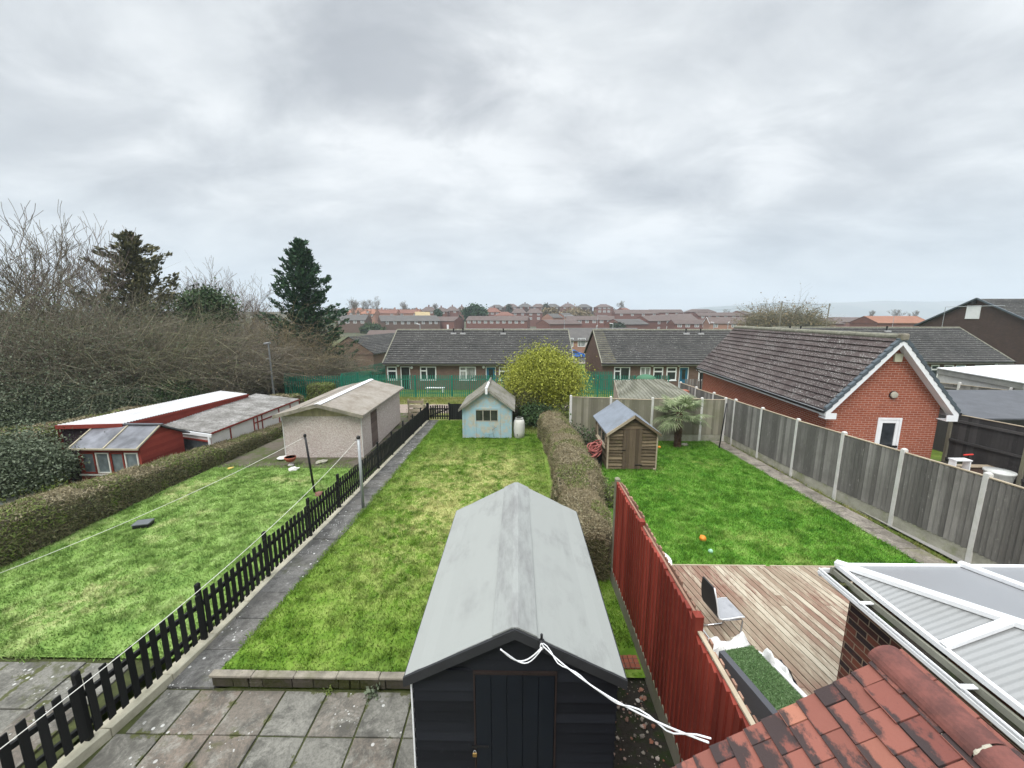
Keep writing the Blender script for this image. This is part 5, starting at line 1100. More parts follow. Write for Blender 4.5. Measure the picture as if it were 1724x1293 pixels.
for s in (1.0, 2.0, 3.0): h = hip(s); bar((XE - .02, h.y, ZE), h - V((.03, 0, 0)), .062, .045)
for k, x in enumerate((4.68, 6.0, 7.3, 8.6)): s = (x - XE) / hx_; e = hip(min(s, S)) if s < S else V((x, top.y, top.z)); bar((x, YE + .03, ZE), V((x, e.y, e.z)), .06, .045)
m = M(); m.beam((XE - .012, YE + .02, ZE - .005), (XE - .012, .3, ZE - .005), .035, .05); m.beam((XE - .02, YE + .012, ZE - .005), (9.2, YE + .012, ZE - .005), .035, .05); m.build('eave_trim', WHITE, t, bevel=.006)
m = M(); m.box(XE - .04, XE - .03 + .012, .3, YE + .06, ZE - .24, ZE - .06); m.box(XE - .05, 9.2, YE + .028, YE + .044, ZE - .2, ZE - .04); m.build('eave_fascia', plain('grimy_fascia', (.27, .27, .22), .2, 3, .6, .1, dirt=(.14, .15, .10)), t)
m = M(); gxl = XE - .15; zt_ = ZE - .085
pr = [(-.01, .012), (0, .012), (.006, -.035), (.03, -.075), (.09, -.075), (.118, -.04), (.122, .0)]
for (a, az), (b, bz) in zip(pr, pr[1:]):
    f = [V((gxl + a, .3, zt_ + az)), V((gxl + b, .3, zt_ + bz)), V((gxl + b, YE + .07, zt_ + bz)), V((gxl + a, YE + .07, zt_ + az))]; m.face(f); m.face([q + V((.004 if a < .05 else -.004, 0, .006)) for q in f][::-1])
m.box(gxl - .012, gxl + .0, .3, YE + .07, zt_ - .045, zt_ - .015); m.box(gxl, gxl + .12, YE + .065, YE + .073, zt_ - .07, zt_ + .01); m.box(gxl, 9.2, YE + .06, YE + .066, zt_ - .07, zt_ + .005); m.box(gxl, 9.2, YE + .05, YE + .061, zt_ - .075, zt_ - .068)
g_ = m.build('gutter', WHITE, t)
m = M(); m.box(gxl + .012, gxl + .112, .3, YE + .05, zt_ - .066, zt_ - .030); m.build('gutter_dirt', SOIL, g_)
m = M()
for y in (3.35, 2.5, 1.65): m.box(gxl - .014, gxl + .13, y - .018, y + .018, zt_ + .004, zt_ + .014)
m.build('gutter_bracket', WHITE, g_)
m = M(); ll = [rng.normal((gxl + .07, 3.62, zt_ - .03), (.02, .05, .015)) for _ in range(26)]; rawmesh('dead_leaves', leafquads(ll, .05), 4, [SOIL, L_HED], g_, rng.integers(0, 2, 26))
m = M(); m.face([(3.50, .2, 0), (3.50, .2, ZE - .1), (3.50, 3.73, ZE - .1), (3.50, 3.73, 0)]); m.face([(3.50, 3.73, 0), (3.50, 3.73, ZE - .1), (4.3, 3.73, ZE - .1), (4.3, 3.73, 0)][::1]); m.face([(4.3, 3.73, 0), (4.3, 3.73, .6), (9.2, 3.73, .6), (9.2, 3.73, 0)]); m.build('brick_wall', BRK_C, t)
m = M(); m.face([(4.3, 3.70, .6), (9.2, 3.70, .6), (9.2, 3.70, ZE - .1), (4.3, 3.70, ZE - .1)][::-1]); m.build('front_glazing', GLASS, t)
# ================================================================ red tiled roof of the house extension
t = thing('tiled_roof', 'old red clay tiled outhouse roof stained black, bottom right corner', 'tiled roof', (0, 0, 0))
TILE = mat('clay_tile', lambda N: (lambda p, i: dict(c=N.mix(N.mr(N.math('ADD', N.math('ADD', N.noise(N.sc(p, 1.3, .8, 1.3), 6.5, 7, .72), N.math('MULTIPLY', N.math('SUBTRACT', i, .55), .16)), N.mr(N.math('FRACT', N.math('DIVIDE', N.math('ADD', N.math('SUBTRACT', 1.83, N.sep(p)[0]), N.math('MULTIPLY', N.math('SUBTRACT', 3.35, N.sep(p)[2]), .7)), .122)), .55, 1.0, -.06, .17)), .47, .57, 0, .93), N.ramp(N.math('FRACT', N.math('MULTIPLY', i, 7.3)), [(0, (.20, .078, .06)), (.45, (.26, .10, .076)), (.8, (.175, .064, .052)), (.95, (.36, .155, .105))]), (.042, .036, .036)), r=.9, s=.2, bump=(N.noise(p, 30, 5, .7), .5, .006)))(N.obj(), N.isl()))
RID = mat('clay_ridge', lambda N: (lambda p: dict(c=N.mix(N.mr(N.noise(p, 4.5, 6, .7), .45, .6, 0, .75), (.19, .075, .062), (.085, .042, .038)), r=.9, s=.2, bump=(N.noise(p, 60, 4), .4, .004)))(N.obj()))
XR, YV, ZR = 1.83, 1.70, 3.35; sl = .70; dv = V((-1, 0, -sl)).normalized(); nv = V((-sl, 0, 1)).normalized()
m = M(); gg, tw = .100, .168
for k in range(24):
    off = (k % 2) * tw / 2; j = -1
    while True:
        y1 = YV - j * tw - off; j += 1; y1 = min(y1, YV)
        y0 = YV - j * tw - off
        if y0 < -.6: break
        if y1 - y0 < .03: continue
        w = random.uniform; lift = w(0, .006); p = V((XR, 0, ZR)) + dv * (gg * (k + 1) + w(-.004, .004)); up = dv * -(gg + .07)
        tilt = w(-.002, .002); s_ = .0125; yy0, yy1 = y0 + .002 + w(0, .002), y1 - .002
        a = [p + V((0, yy, 0)) for yy in (yy0, yy1)]; b = [q + up for q in a]
        n0, n1 = nv * (.012 + lift), nv * (.012 + lift + s_ + tilt)
        m.hexa([a[0] + n0, a[1] + n0, b[1] - nv * .004, b[0] - nv * .004, a[0] + n1, a[1] + n1, b[1] + nv * .009, b[0] + nv * .009])
m.build('tiles', TILE, t, bevel=.002)
m = M(); A = V((XR, 0, ZR)) - nv * .012; B = A + dv * 2.35; m.face([A + V((0, YV - .02, 0)), A + V((0, -.6, 0)), B + V((0, -.6, 0)), B + V((0, YV - .02, 0))][::-1]); m.face([A + V((0, YV - .03, 0)), V((2.2, YV - .03, ZR - .5)), V((2.2, -.6, ZR - .5)), A + V((0, -.6, 0))]); m.build('underlay', plain('pale_mortar', (.30, .27, .22), .2, 9, .95, .4), t)
MORT = plain('pale_mortar_bed', (.44, .41, .33), .2, 9, .95, .5)
y = YV + .02; k = 0
while y > -.6:
    m = M(); y2 = y - .46; r = .086; dz = random.uniform(-.004, .004)
    pts = [(XR + r * math.sin(a) * 1.0, ZR - .028 + dz + r * math.cos(a) * .85) for a in np.linspace(-1.45, 1.45, 13)]
    for (a, az), (b, bz) in zip(pts, pts[1:]): m.face([(a, y, az), (b, y, bz), (b, y2 + .006, bz), (a, y2 + .006, az)][::-1]); m.face([(a, y, az), (b, y, bz), (XR + (b - XR) * .86, y, ZR - .035 + (bz - ZR + .035) * .86), (XR + (a - XR) * .86, y, ZR - .035 + (az - ZR + .035) * .86)])
    m.build('ridge_tile', RID, t, smooth=True)
    m = M(); k += 1; m.tube([(XR - .084 + random.uniform(-.004, .004), y - f, ZR - .045 + random.uniform(-.003, .003)) for f in np.linspace(.03 if k % 2 == 0 else .3, .43, 9)], [random.uniform(.004, .011) for _ in range(9)], 6); m.tube([(XR + .080 * math.sin(a), y2 + .003, ZR - .030 + .070 * math.cos(a)) for a in np.linspace(-1.3, -.3, 7)], [random.uniform(.003, .010) for _ in range(7)], 5); m.build('mortar', MORT, t, smooth=True); y = y2
m = M(); zl = -.16; m.prism([(.32, YV - .14, zl), (2.2, YV - .14, zl), (2.2, YV - .14, ZR - .5), (XR, YV - .14, ZR - .05), (.32, YV - .14, ZR - .05 - (XR - .32) * sl - .02)], (0, .1, 0)); m.build('gable_wall', BRK_C, t)
# ================================================================ decking
t = thing('decking', 'worn brown timber decking between the red fence and the conservatory', 'decking', (0, 0, 0))
DECK = mat('worn_deck_board', lambda N: (lambda p, i: dict(c=N.mix(N.mr(N.math('ADD', N.noise(N.sc(p, 4, .9, 1), 2.2, 7, .8), N.math('MULTIPLY', N.math('SUBTRACT', i, .5), .22)), .40, .58), N.mix(i, (.46, .41, .32), (.36, .30, .22)), N.mix(N.mr(N.noise(p, .8, 3), .4, .6), (.21, .115, .085), (.26, .20, .145))), r=.9, s=.15, bump=(N.math('SINE', N.math('MULTIPLY', N.sep(N.uv())[0], 2 * math.pi / .0145)), .25, .003)))(N.pos(), N.isl()))
m = M(); ta = math.tan(R(9)); bw = .098
for k in range(90):
    xt = .6 + k * (bw + .015); y1 = 7.28; y0 = 2.6
    if xt < 1.94: y1 = 7.28 - (1.94 - xt) / ta
    if y1 < y0 + .2: continue
    zz = .0 + random.uniform(-.003, .003); x1, x0 = xt + (7.28 - y1) * ta, xt + (7.28 - y0) * ta
    if xt > 8.3: break
    if random.random() < .5: cuts = [y1, random.uniform(y0 + 1, y1 - .5) if y1 - y0 > 2 else y0 + .1, y0]
    else: cuts = [y1, y0]
    for a, b in zip(cuts, cuts[1:]):
        xa, xb = xt + (7.28 - a) * ta, xt + (7.28 - b) * ta; a2 = a - .004
        m.hexa([(xb, b, zz - .025), (xb + bw, b, zz - .025), (xa + bw, a2, zz - .025), (xa, a2, zz - .025), (xb, b, zz), (xb + bw, b, zz), (xa + bw, a2, zz), (xa, a2, zz)])
m.build('boards', DECK, t)
m = M(); m.box(1.94, 5.05, 7.285, 7.315, -.2, .003); m.box(5.14, 8.35, 7.285, 7.315, -.2, .0); m.build('edge_board', PALEW, t)
sheet('soil', 1.9, 9.4, 2.0, 7.27, SOIL, -.10, 4, 4, zfun=lambda x, y: 0)
# ---------------------------------------------------------------- chair
c0 = at_z(1216, 1026, .45)
t = thing('dining_chair', 'grey and white cantilever chair with black back standing on the decking', 'chair', (c0.x, c0.y, .0), R(8))
m = M(); prof = [(.21, .455), (.12, .462), (-.02, .45), (-.16, .45), (-.205, .47), (-.232, .54), (-.25, .66), (-.272, .80), (-.29, .95)]
def shell(w0, th, dz=0):
    g = M(); wf = lambda z: w0 * (1 if z < .6 else 1 - .30 * ((z - .6) / .35) ** 2); pt = [V((x, 0, z)) for x, z in prof]
    nr = []
    for i in range(len(pt)): d = (pt[min(i + 1, len(pt) - 1)] - pt[max(i - 1, 0)]).normalized(); nr.append(V((-d.z, 0, d.x)) * -1)
    for i in range(len(pt) - 1):
        a, b, na, nb = pt[i], pt[i + 1], nr[i] * th, nr[i + 1] * th; y, y2 = V((0, wf(a.z), 0)), V((0, wf(b.z), 0))
        g.hexa([a - y + na * dz, b - y2 + nb * dz, b + y2 + nb * dz, a + y + na * dz, a - y + na * (dz + 1), b - y2 + nb * (dz + 1), b + y2 + nb * (dz + 1), a + y + na * (dz + 1)])
    return g
SEATG = plain('scuffed_grey_leatherette', (.33, .335, .35), .1, 5, .6, .05, dirt=(.07, .07, .075))
g = M(); full = prof; prof = full[:5]; shell(.20, .022, .2).build('seat', SEATG, t); prof = full[4:]; shell(.20, .022, .2).build('backrest', plain('black_leatherette', (.03, .031, .034), .15, 6, .6, .1), t); prof = full
m = M()
for sg, pf in ((-1, prof), (1, prof[:5])): m.tube([(x + .012, sg * .205 * (1 if z < .6 else 1 - .30 * ((z - .6) / .35) ** 2), z + .012) for x, z in pf], .011, 8)
m.tube([(prof[0][0] + .005, y, prof[0][1] + .005) for y in (-.21, 0, .21)], .012, 8); m.build('white_trim', WHITE, t, smooth=True)
CHR = plain('chrome', (.55, .55, .56), .05, 5, .2, .02, .6, metal=1)
for sg in (-1, 1): m = M(); m.tube([(-.1, sg * .19, .43), (.19, sg * .19, .42), (.21, sg * .19, .38), (.19, sg * .19, .04), (.16, sg * .19, .014), (-.22, sg * .19, .014)], .012, 8); m.build('leg', CHR, t, smooth=True)
m = M(); m.tube([(-.22, -.19, .014), (-.22, .19, .014)], .012, 8); m.build('rear_bar', CHR, t)
# ---------------------------------------------------------------- turf-topped box, dust sheet, bag
ax = V((.17, -.80, 0)); b0 = V((2.80, 4.72, 0)); Lb = .86; ang = math.atan2(ax.y, ax.x)
t = thing('turf_topped_box', 'dark grey open box with artificial grass inside, beside the red fence on the decking', 'storage box', (b0.x, b0.y, 0), ang)
m = M(); m.box(-.0, Lb, .02, .50, .40, .46); m.build('artificial_turf', plain('artificial_turf_base', (.09, .19, .055), .15, 20, .95, .6), t)
n = 12000; P = np.stack([rng.uniform(0, Lb, n), rng.uniform(.03, .5, n), np.full(n, .462)], 1); rawmesh('turf_pile', leafquads(P + rng.normal(0, .004, (n, 3)), .012, None, 2.2), 4, leafmat('turf_pile', [(.06, .12, .04), (.11, .19, .075), (.17, .26, .12)]), t)
DG = plain('dark_grey_board', (.085, .088, .10), .12, 4, .6, .05)
m = M(); m.box(.04, Lb + .08, -.07, .015, .02, .52); m.build('side_board', DG, t, bevel=.006); m = M(); m.box(Lb + .0, Lb + .14, .28, .48, .02, .50); m.build('end_block', plain('black_block', (.025, .026, .03), .1, 4, .5), t, bevel=.006); m = M(); m.box(.35, Lb + .16, .505, .56, .02, .48); m.build('white_side', WHITE, t, bevel=.004); m = M(); m.box(0, Lb, .02, .5, .01, .39); m.build('base', DG, t)
def cloth(name, label, c, sx, sy, h, m_, seed, cat_, n=34):
    g = M()
    for j in range(n + 1):
        for i in range(n + 1):
            u, v = i / n * 2 - 1, j / n * 2 - 1; r = max(abs(u), abs(v)); q = V((u * 2.2 + seed, v * 2.2, seed))
            z = h * (1 - r ** 3) * (.75 + .5 * mnoise.noise(q)) + .07 * h * mnoise.ridged_multi_fractal(q * 1.4, 1, 2, 3, 1, 2) ; k = 1 + .18 * mnoise.noise(q * .8 + V((5, 1, 2)))
            g.v.append((c[0] + u * sx * k, c[1] + v * sy * k, c[2] + max(.012, z * (1 if r < .97 else .2))))
    for j in range(n):
        for i in range(n): b = j * (n + 1) + i; g.f.append((b, b + 1, b + n + 2, b + n + 1)); g.mi.append(0)
    return tag(g.build(name, m_, smooth=True), label, cat_)
DUST = mat('creased_white_sheet', lambda N: (lambda p: dict(c=N.mix(N.mr(N.noise(p, 7, 5), .6, .66, 0, .35), (.74, .74, .72), (.55, .32, .30)), r=.7, s=.3, bump=(N.noise(p, 9, 6, .7), .8, .03)))(N.obj()))
cloth('dust_sheet', 'crumpled white plastic sheet heaped behind the artificial grass box', (3.10, 4.98, 0), .40, .26, .46, DUST, 3.3, 'sheet')
cloth('dust_sheet', 'white sheet hanging down the right side of the artificial grass box', (3.50, 4.62, 0), .14, .40, .46, DUST, 8.1, 'sheet')
cloth('rubbish_bag', 'small black bin bag on the decking beside the brick wall', (ground(1308, 1142).x, ground(1308, 1142).y, 0), .17, .19, .26, plain('black_polythene', (.01, .01, .012), .3, 8, .3, .6, .6), 1.7, 'bag')
# toys on the right lawn
def ball(px, py, r, c, label, jit=0):
    g = ground(px, py); m = M(); m.ball((0, 0, r * .9), r, 16, 0, .92, jit, px * .1); t = thing('toy_ball', label, 'toy', g); m.build('shell', c, t, smooth=True)
    m = M(); m.tube([(r * math.cos(a), r * math.sin(a) * .15, r * .9 + r * .93 * math.sin(a)) for a in np.linspace(0, 2 * math.pi, 20)], r * .06, 5, cap=False); m.build('seam', c, t)
OR_ = plain('orange_toy', (.70, .25, .03), .1, 5, .5, .05); MI = plain('mint_toy', (.35, .60, .45), .1, 5, .5, .05)
ball(1183, 911, .075, OR_, 'bright orange toy ball on the right lawn, beside the red fence', .3); ball(1196, 931, .05, MI, 'small mint green toy ball on the grass near the decking', .1); ball(1110, 755, .06, OR_, 'tiny orange toy on the lawn beside the brown shed', .3)
# white round table top edge seen over the red fence
g = at_z(1104, 915, .72); t = thing('garden_table', 'round white table half hidden behind the red fence', 'table', (2.42, 6.55, zf(2.4, 7.6)))
m = M(); m.lathe((0, 0, .70), [(.36, 0), (.38, .012), (.38, .03), (.36, .035)], 32); m.build('tabletop', WHITE, t)
for a in (.5, 2.07, 3.64, 5.2): m = M(); m.tube([(.15 * math.cos(a), .15 * math.sin(a), .70), (.28 * math.cos(a), .28 * math.sin(a), 0)], .014, 6); m.build('leg', WHITE, t)
# ================================================================ neighbour's yard on the far right
board_fence('board_fence', 'dark grey panel fence on the far right, running off the brick garage corner', 'fence', [(15.0, 13.35), (15.05, 11.3), (15.1, 9.2), (15.1, 7.2)], 1.98, FENCEK, FENCEG, FENCEK, -1, gh=.2)
t = thing('raised_brick_bed', 'low brick raised bed with pale timber coping behind the right board fence', 'raised bed', (13.0, 12.05, zf(13, 12)), R(-2))
m = M(); m.box(0, 2.6, 0, .12, 0, .52); m.box(2.48, 2.6, .13, .8, 0, .52); m.build('wall', BRK_B, t); m = M(); m.box(-.03, 2.4, -.04, .17, .523, .56); m.build('coping', PALEW, t); m = M(); m.box(.0, 2.47, .13, .8, 0, .42); m.build('earth', SOIL, t)
g = V((14.45, 11.35, zf(14, 11.4))); t = thing('planter_tub', 'tall white plastic tub by the dark panel fence on the far right', 'tub', g); m = M(); m.lathe((0, 0, 0), [(.24, 0), (.25, .02), (.31, .60), (.335, .605), (.335, .66), (.31, .665), (.29, .6)], 20); m.build('tub', plain('chalky_white_tub', (.60, .61, .58), .08, 4, .6, .05, dirt=(.42, .43, .38)), t, smooth=True); m = M(); m.tube([(0, 0, .6), (0, 0, .612)], .29, 16); m.build('earth', SOIL, t)
t = thing('toy_scooter', 'small red-handled toy scooter standing by the white tub', 'scooter', (14.2, 12.0, zf(14, 12))); m = M(); m.tube([(0, 0, .06), (0, 0, .92)], .015, 6); m.build('steering_pole', BLACKPL, t); m = M(); m.tube([(-.14, 0, .93), (.14, 0, .95)], .025, 6); m.build('handlebar', plain('red_grip', (.6, .05, .04), .1, 5, .5), t); m = M(); m.box(-.05, .05, -.5, .02, .05, .075); m.build('deck', GREYM, t)
t = thing('side_shelf', 'white folding shelf beside the white tub', 'shelf', (13.75, 11.8, zf(13, 12))); m = M(); m.box(-.25, .25, -.12, .12, .84, .87); m.build('shelf_top', WHITE, t)
for sx in (-.22, .22): m = M(); m.box(sx - .015, sx + .015, -.1, .1, 0, .838); m.build('leg', WHITE, t)
# felt roofed shed and white flat roofed garage further right
t = thing('felt_roofed_shed', 'dark grey felt roofed outbuilding beyond the panel fence on the far right', 'shed', (0, 0, 0)); z0 = zf(18, 14)
m = M(); a = [V((17.1, 14.5, 1.22)), V((27, 14.5, 1.22)), V((27, 18.2, 1.62)), V((17.9, 18.2, 1.62))]; m.face(a); m.face([p + V((0, 0, -.06)) for p in a][::-1])
for p, q in zip(a, a[1:] + a[:1]): m.face([p + V((0, 0, -.06)), q + V((0, 0, -.06)), q, p])
m.build('roof', FELTD, t); m = M(); m.box(17.2, 26.9, 14.6, 18.1, z0 - .2, 1.14); m.build('wall', FENCEK, t); m = M(); m.box(17.05, 27, 14.44, 14.49, 1.02, 1.18); m.build('fascia', BLACKPL, t)
board_fence('board_fence', 'grey fence with white concrete posts in front of the white flat roof, far right', 'fence', [(23.0, 25), (23.2, 22.9), (23.5, 20.9), (23.75, 18.9), (24.1, 16.9)], 1.95, FENCEW, CONC, CONC, -1, ph=2.1)
t = thing('flat_roof_garage', 'concrete garage with bright white flat roof, far right', 'garage', (0, 0, 0)); A = [at_z(1577, 619, 1.95), at_z(1683, 614.5, 1.95), V((44, 26, 1.95)), V((41, 17, 1.95)), at_z(1724, 644, 1.95)]
m = M(); m.prism([(p.x, p.y, 1.90) for p in A][::-1], (0, 0, .05)); m.build('roof', plain('white_roof_coating', (.74, .75, .75), .05, 1, .6, .1, dirt=(.60, .60, .58)), t)
m = M(); c = sum(A, V()) / 5; S_ = [c + (p - c) * .985 for p in A]; 
for p, q in zip(S_, S_[1:] + S_[:1]): m.face([(p.x, p.y, -1), (q.x, q.y, -1), (q.x, q.y, 1.6), (p.x, p.y, 1.6)][::-1])
m.build('wall', CONC, t); m = M(); S_ = [c + (p - c) * .995 for p in A]
for p, q in zip(S_, S_[1:] + S_[:1]): m.face([(p.x, p.y, 1.6), (q.x, q.y, 1.6), (q.x, q.y, 1.898), (p.x, p.y, 1.898)][::-1])
m.build('fascia', plain('weathered_concrete_fascia', (.30, .30, .28), .2, 2, .9, .3), t)
# ================================================================ bits on the left lawn
g = ground(242, 886); t = thing('inspection_box', 'small dark plastic box sitting on the left lawn', 'box', g, .3); m = M(); m.box(-.17, .17, -.13, .13, 0, .085); m.build('body', BLACKPL, t, bevel=.02); m = M(); m.box(-.18, .18, -.14, .14, .087, .125); m.build('lid', plain('grey_lid_plastic', (.12, .13, .135), .15, 6, .5), t, bevel=.015)
g = ground(490, 783); t = thing('garden_pot', 'terracotta bowl on a stand in front of the pebbledash garage', 'plant pot', g); m = M(); m.lathe((0, 0, .12), [(.07, 0), (.15, .06), (.19, .15), (.20, .19), (.17, .19), (.15, .14)], 18); m.build('bowl', plain('terracotta', (.36, .10, .06), .15, 6, .8), t, smooth=True); m = M(); m.lathe((0, 0, 0), [(.10, 0), (.10, .02), (.05, .05), (.05, .119)], 12); m.build('stand', CONC, t); m = M(); m.tube([(0, 0, .25), (0, 0, .27)], .15, 12); m.build('earth', SOIL, t)
def rock(px, py, r, label, c=STONE, sq=.4): g = ground(px, py); m = M(); m.ball((0, 0, r * .2), r, 10, 0, sq, .7, px); o = m.build('stone', c, bevel=0); o.location = g; tag(o, label, 'stone')
rock(494, 791, .17, 'flat pale stone lying just in front of the terracotta bowl', CONC, .3); rock(478, 772, .2, 'flat stone lying left of the terracotta bowl', CONC, .25); rock(540, 779, .18, 'mossy stone by the pebbledash garage front, nearest the leaning black post', CONCM, .3)
rock(388, 789, .09, 'yellowish stone at the hedge foot on the left lawn', plain('ochre_stone', (.55, .40, .10), .2, 6, .8)); rock(537, 833, .13, 'reddish stone at the foot of the leaning black post', BRK_R, .4)
# scraps on the bed left of the hedge: pale edging pieces
for k, (px, py, l, lab) in enumerate(((12, 849, .7, 'white edging board on the ground beyond the long left hedge, leftmost'), (36, 840, .55, 'white edging piece beyond the long left hedge, nearest the red shed'))):
    p = at_z(px, py, -.45); m = M(); m.box(-l / 2, l / 2, -.06, .06, 0, .1); o = m.build('edging_board', WHITE, bevel=.01); o.location = p; o.rotation_euler = (0, 0, .5 + k * .3); tag(o, lab, 'edging board')
# wooden pallet style gate between the prefab garage and the picket fence
zb = zf(-5.6, 19.9); t = thing('timber_gate', 'pale timber slatted gate beside the far end of the pebbledash garage', 'gate', (-5.75, 19.9, zb)); m = M()
for k in range(5): m.box(0, .8, -.012, .01, .15 + k * .22, .15 + k * .22 + .15)
m.build('slats', PALEW, t); 
for x in (0, .75): m = M(); m.box(x, x + .07, .011, .07, 0, 1.25); m.build('post', PALEW, t)
# ================================================================ bungalow rows beyond the palisade
def bungalow(label, x0, x1, y, D, zb, eave, ridge, opens, wallm, roofm, courses=17, mossy=False, vents=(), aerial=None, lights=(), skew=0, group='bungalow rows beyond the palisade'):
    t = thing('bungalow', label, 'bungalow', (x0, y, zb), R(skew), group); L = x1 - x0; yr = D / 2
    ops = [(a, b, c, d) for (k, a, b, c, d) in opens]
    m = M(); wallgrid(m, (0, 0, 0), (1, 0, 0), (0, -1, 0), L, eave, ops, .08); m.face([(0, D, -.5), (0, 0, -.5), (0, 0, eave), (0, yr, ridge - .12), (0, D, eave)]); m.face([(L, 0, -.5), (L, D, -.5), (L, D, eave), (L, yr, ridge - .12), (L, 0, eave)]); m.face([(L, D, -.5), (0, D, -.5), (0, D, eave), (L, D, eave)]); m.face([(0, 0, -.5), (L, 0, -.5), (L, 0, 0), (0, 0, 0)]); m.build('wall', wallm, t)
    ov, sd_ = .38, .12; ez_ = eave - ov * (ridge - eave) / yr + .06
    m = M(); m.courses((-sd_, -ov, ez_), (L + sd_, -ov, ez_), (-sd_, yr, ridge), (L + sd_, yr, ridge), courses, .05); m.courses((L + sd_, D + ov, ez_), (-sd_, D + ov, ez_), (L + sd_, yr, ridge), (-sd_, yr, ridge), courses, .03)
    m.face([(-sd_, -ov, ez_ - .04), (-sd_, yr, ridge - .05), (L + sd_, yr, ridge - .05), (L + sd_, -ov, ez_ - .04)]); rf = m.build('roof', roofm, t)
    m = M(); n = int(L / .46)
    for k in range(n): a = -sd_ + (L + 2 * sd_) * k / n; m.tube([(a, yr, ridge), (a + (L + 2 * sd_) / n - .01, yr, ridge + .002)], .10, 8)
    m.build('ridge_tile', RIDGE, rf)
    for sx, x in ((-1, -sd_), (1, L + sd_)):
        m = M(); m.beam((x, -ov, ez_ + .03), (x, yr, ridge + .03), .10, .07, up=(0, 0, 1)); m.beam((x, D + ov, ez_ + .03), (x, yr, ridge + .03), .10, .07); m.build('verge', RIDGE, rf)
    if mossy: m = M(); m.courses((-.05, -ov, ez_ + .012), (1.3, -ov, ez_ + .012), (-.05, yr, ridge + .012), (.9, yr, ridge + .012), courses, .035); m.build('mossy_tiles', RT_BM, rf)
    m = M(); m.tube([(-sd_, -ov - .06, ez_ - .02), (L + sd_, -ov - .06, ez_ - .02)], .06, 8); m.build('gutter', BLACKPL, t)
    m = M(); m.box(-sd_, L + sd_, -ov, -ov + .03, ez_ - .19, ez_ - .06); m.box(-sd_, L + sd_, -ov + .031, -.002, ez_ - .19, ez_ - .17); m.build('fascia', plain('greyed_fascia', (.34, .32, .29), .1, 2, .7), t)
    for (k, a, b, c, d) in opens:
        if k == 'door' or k == 'blue':
            f = M(); w = .07
            f.box(a, a + w, .02, .075, c, d); f.box(b - w, b, .02, .075, c, d); f.box(a + w, b - w, .02, .075, d - w, d); dr = f.build('door_frame', WHITE, t)
            f = M(); f.box(a + w + .003, b - w - .003, .05, .09, c, d - w - .003); dm = f.build('door', plain('blue_door_paint', (.02, .12, .20), .1, 3, .5, .05) if k == 'blue' else plain('black_door_paint', (.015, .013, .013), .1, 3, .5, .05), t)
            f = M(); f.face([(a + .28, .046, 1.0), (b - .28, .046, 1.0), (b - .28, .046, d - .25), (a + .28, .046, d - .25)]); f.build('pane', GLASS, dm)
        elif k == 'wide': window(t, (0, 0, 0), (1, 0, 0), (0, -1, 0), a, b, c, d, (.40,), ((0, .40, .68),), .10, GLASSC if random.random() < .5 else GLASS, rec=.0)
        elif k == 'net': window(t, (0, 0, 0), (1, 0, 0), (0, -1, 0), a, b, c, d, (.5,), (), .09, GLASSC, rec=.0)
        else: window(t, (0, 0, 0), (1, 0, 0), (0, -1, 0), a, b, c, d, (), ((0, 1, .66),), .11, GLASS, rec=.0)
    for (x, z) in lights: m = M(); m.tube([(x, -.001, z), (x, -.07, z), (x, -.09, z)], [.13, .13, .08], 12); m.build('wall_light', WHITE, t)
    for x in vents:
        yv, zv = yr - .55, ridge - .55 * (ridge - eave) / yr; m = M(); m.tube([(x, yv, zv), (x, yv, zv + .48)], .06, 8); m.tube([(x, yv, zv + .38), (x, yv, zv + .5)], .085, 8); m.build('vent_pipe', BLACKPL, rf); m = M(); m.box(x - .28, x + .28, yv - .25, yv + .12, zv - .1, zv + .06); m.build('vent_flashing', plain('lead_flashing', (.42, .42, .42), .1, 4, .6), rf)
    if aerial is not None:
        m = M(); x = aerial; m.tube([(x, yr, ridge - .1), (x, yr, ridge + 1.55)], .022, 5); m.tube([(x - .05, yr, ridge + 1.5), (x + 1.0, yr, ridge + 1.5)], .016, 5)
        for k in range(7): m.tube([(x + .1 + k * .13, yr - .12, ridge + 1.5), (x + .1 + k * .13, yr + .12, ridge + 1.5)], .008, 4)
        m.build('aerial', GREYM, t)
    return t
YB, ZB, EV = 37.0, -1.95, 2.72
X_ = lambda px, y=YB: at_y(px, 640, y).x
def opn(x0, *L): return [(k, X_(a) - x0, X_(b) - x0, *((0, 2.2) if k in ('door', 'blue') else (.92, 2.2) if k != 'net' else (.15, 2.2))) for k, a, b in L]
xa = X_(650); xb = X_(963)
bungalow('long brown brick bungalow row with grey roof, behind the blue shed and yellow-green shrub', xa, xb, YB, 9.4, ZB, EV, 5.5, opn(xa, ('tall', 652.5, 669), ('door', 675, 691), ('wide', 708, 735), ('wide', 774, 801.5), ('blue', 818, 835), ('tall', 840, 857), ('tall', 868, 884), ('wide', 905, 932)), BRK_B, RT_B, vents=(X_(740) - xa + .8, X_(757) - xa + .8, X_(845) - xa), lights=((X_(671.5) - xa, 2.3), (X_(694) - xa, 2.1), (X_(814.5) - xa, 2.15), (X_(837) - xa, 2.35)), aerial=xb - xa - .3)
xa = X_(1013); xb = 25.5
bungalow('brown brick bungalow row with mossy roof edge, behind the rear board fence and lean-to', xa, xb, YB, 9.4, ZB, EV, 5.5, opn(xa, ('wide', 1033, 1060), ('net', 1077, 1094), ('tall', 1099, 1115.5), ('tall', 1121, 1138), ('blue', 1142.5, 1158.5), ('tall', 1175, 1192), ('wide', 1215, 1243), ('blue', 1262, 1278)), BRK_B, RT_B, mossy=True, vents=(X_(1180) - xa, X_(1196) - xa + .6), lights=((X_(1097) - xa, 2.36), (X_(1141) - xa, 2.36)), aerial=.35)
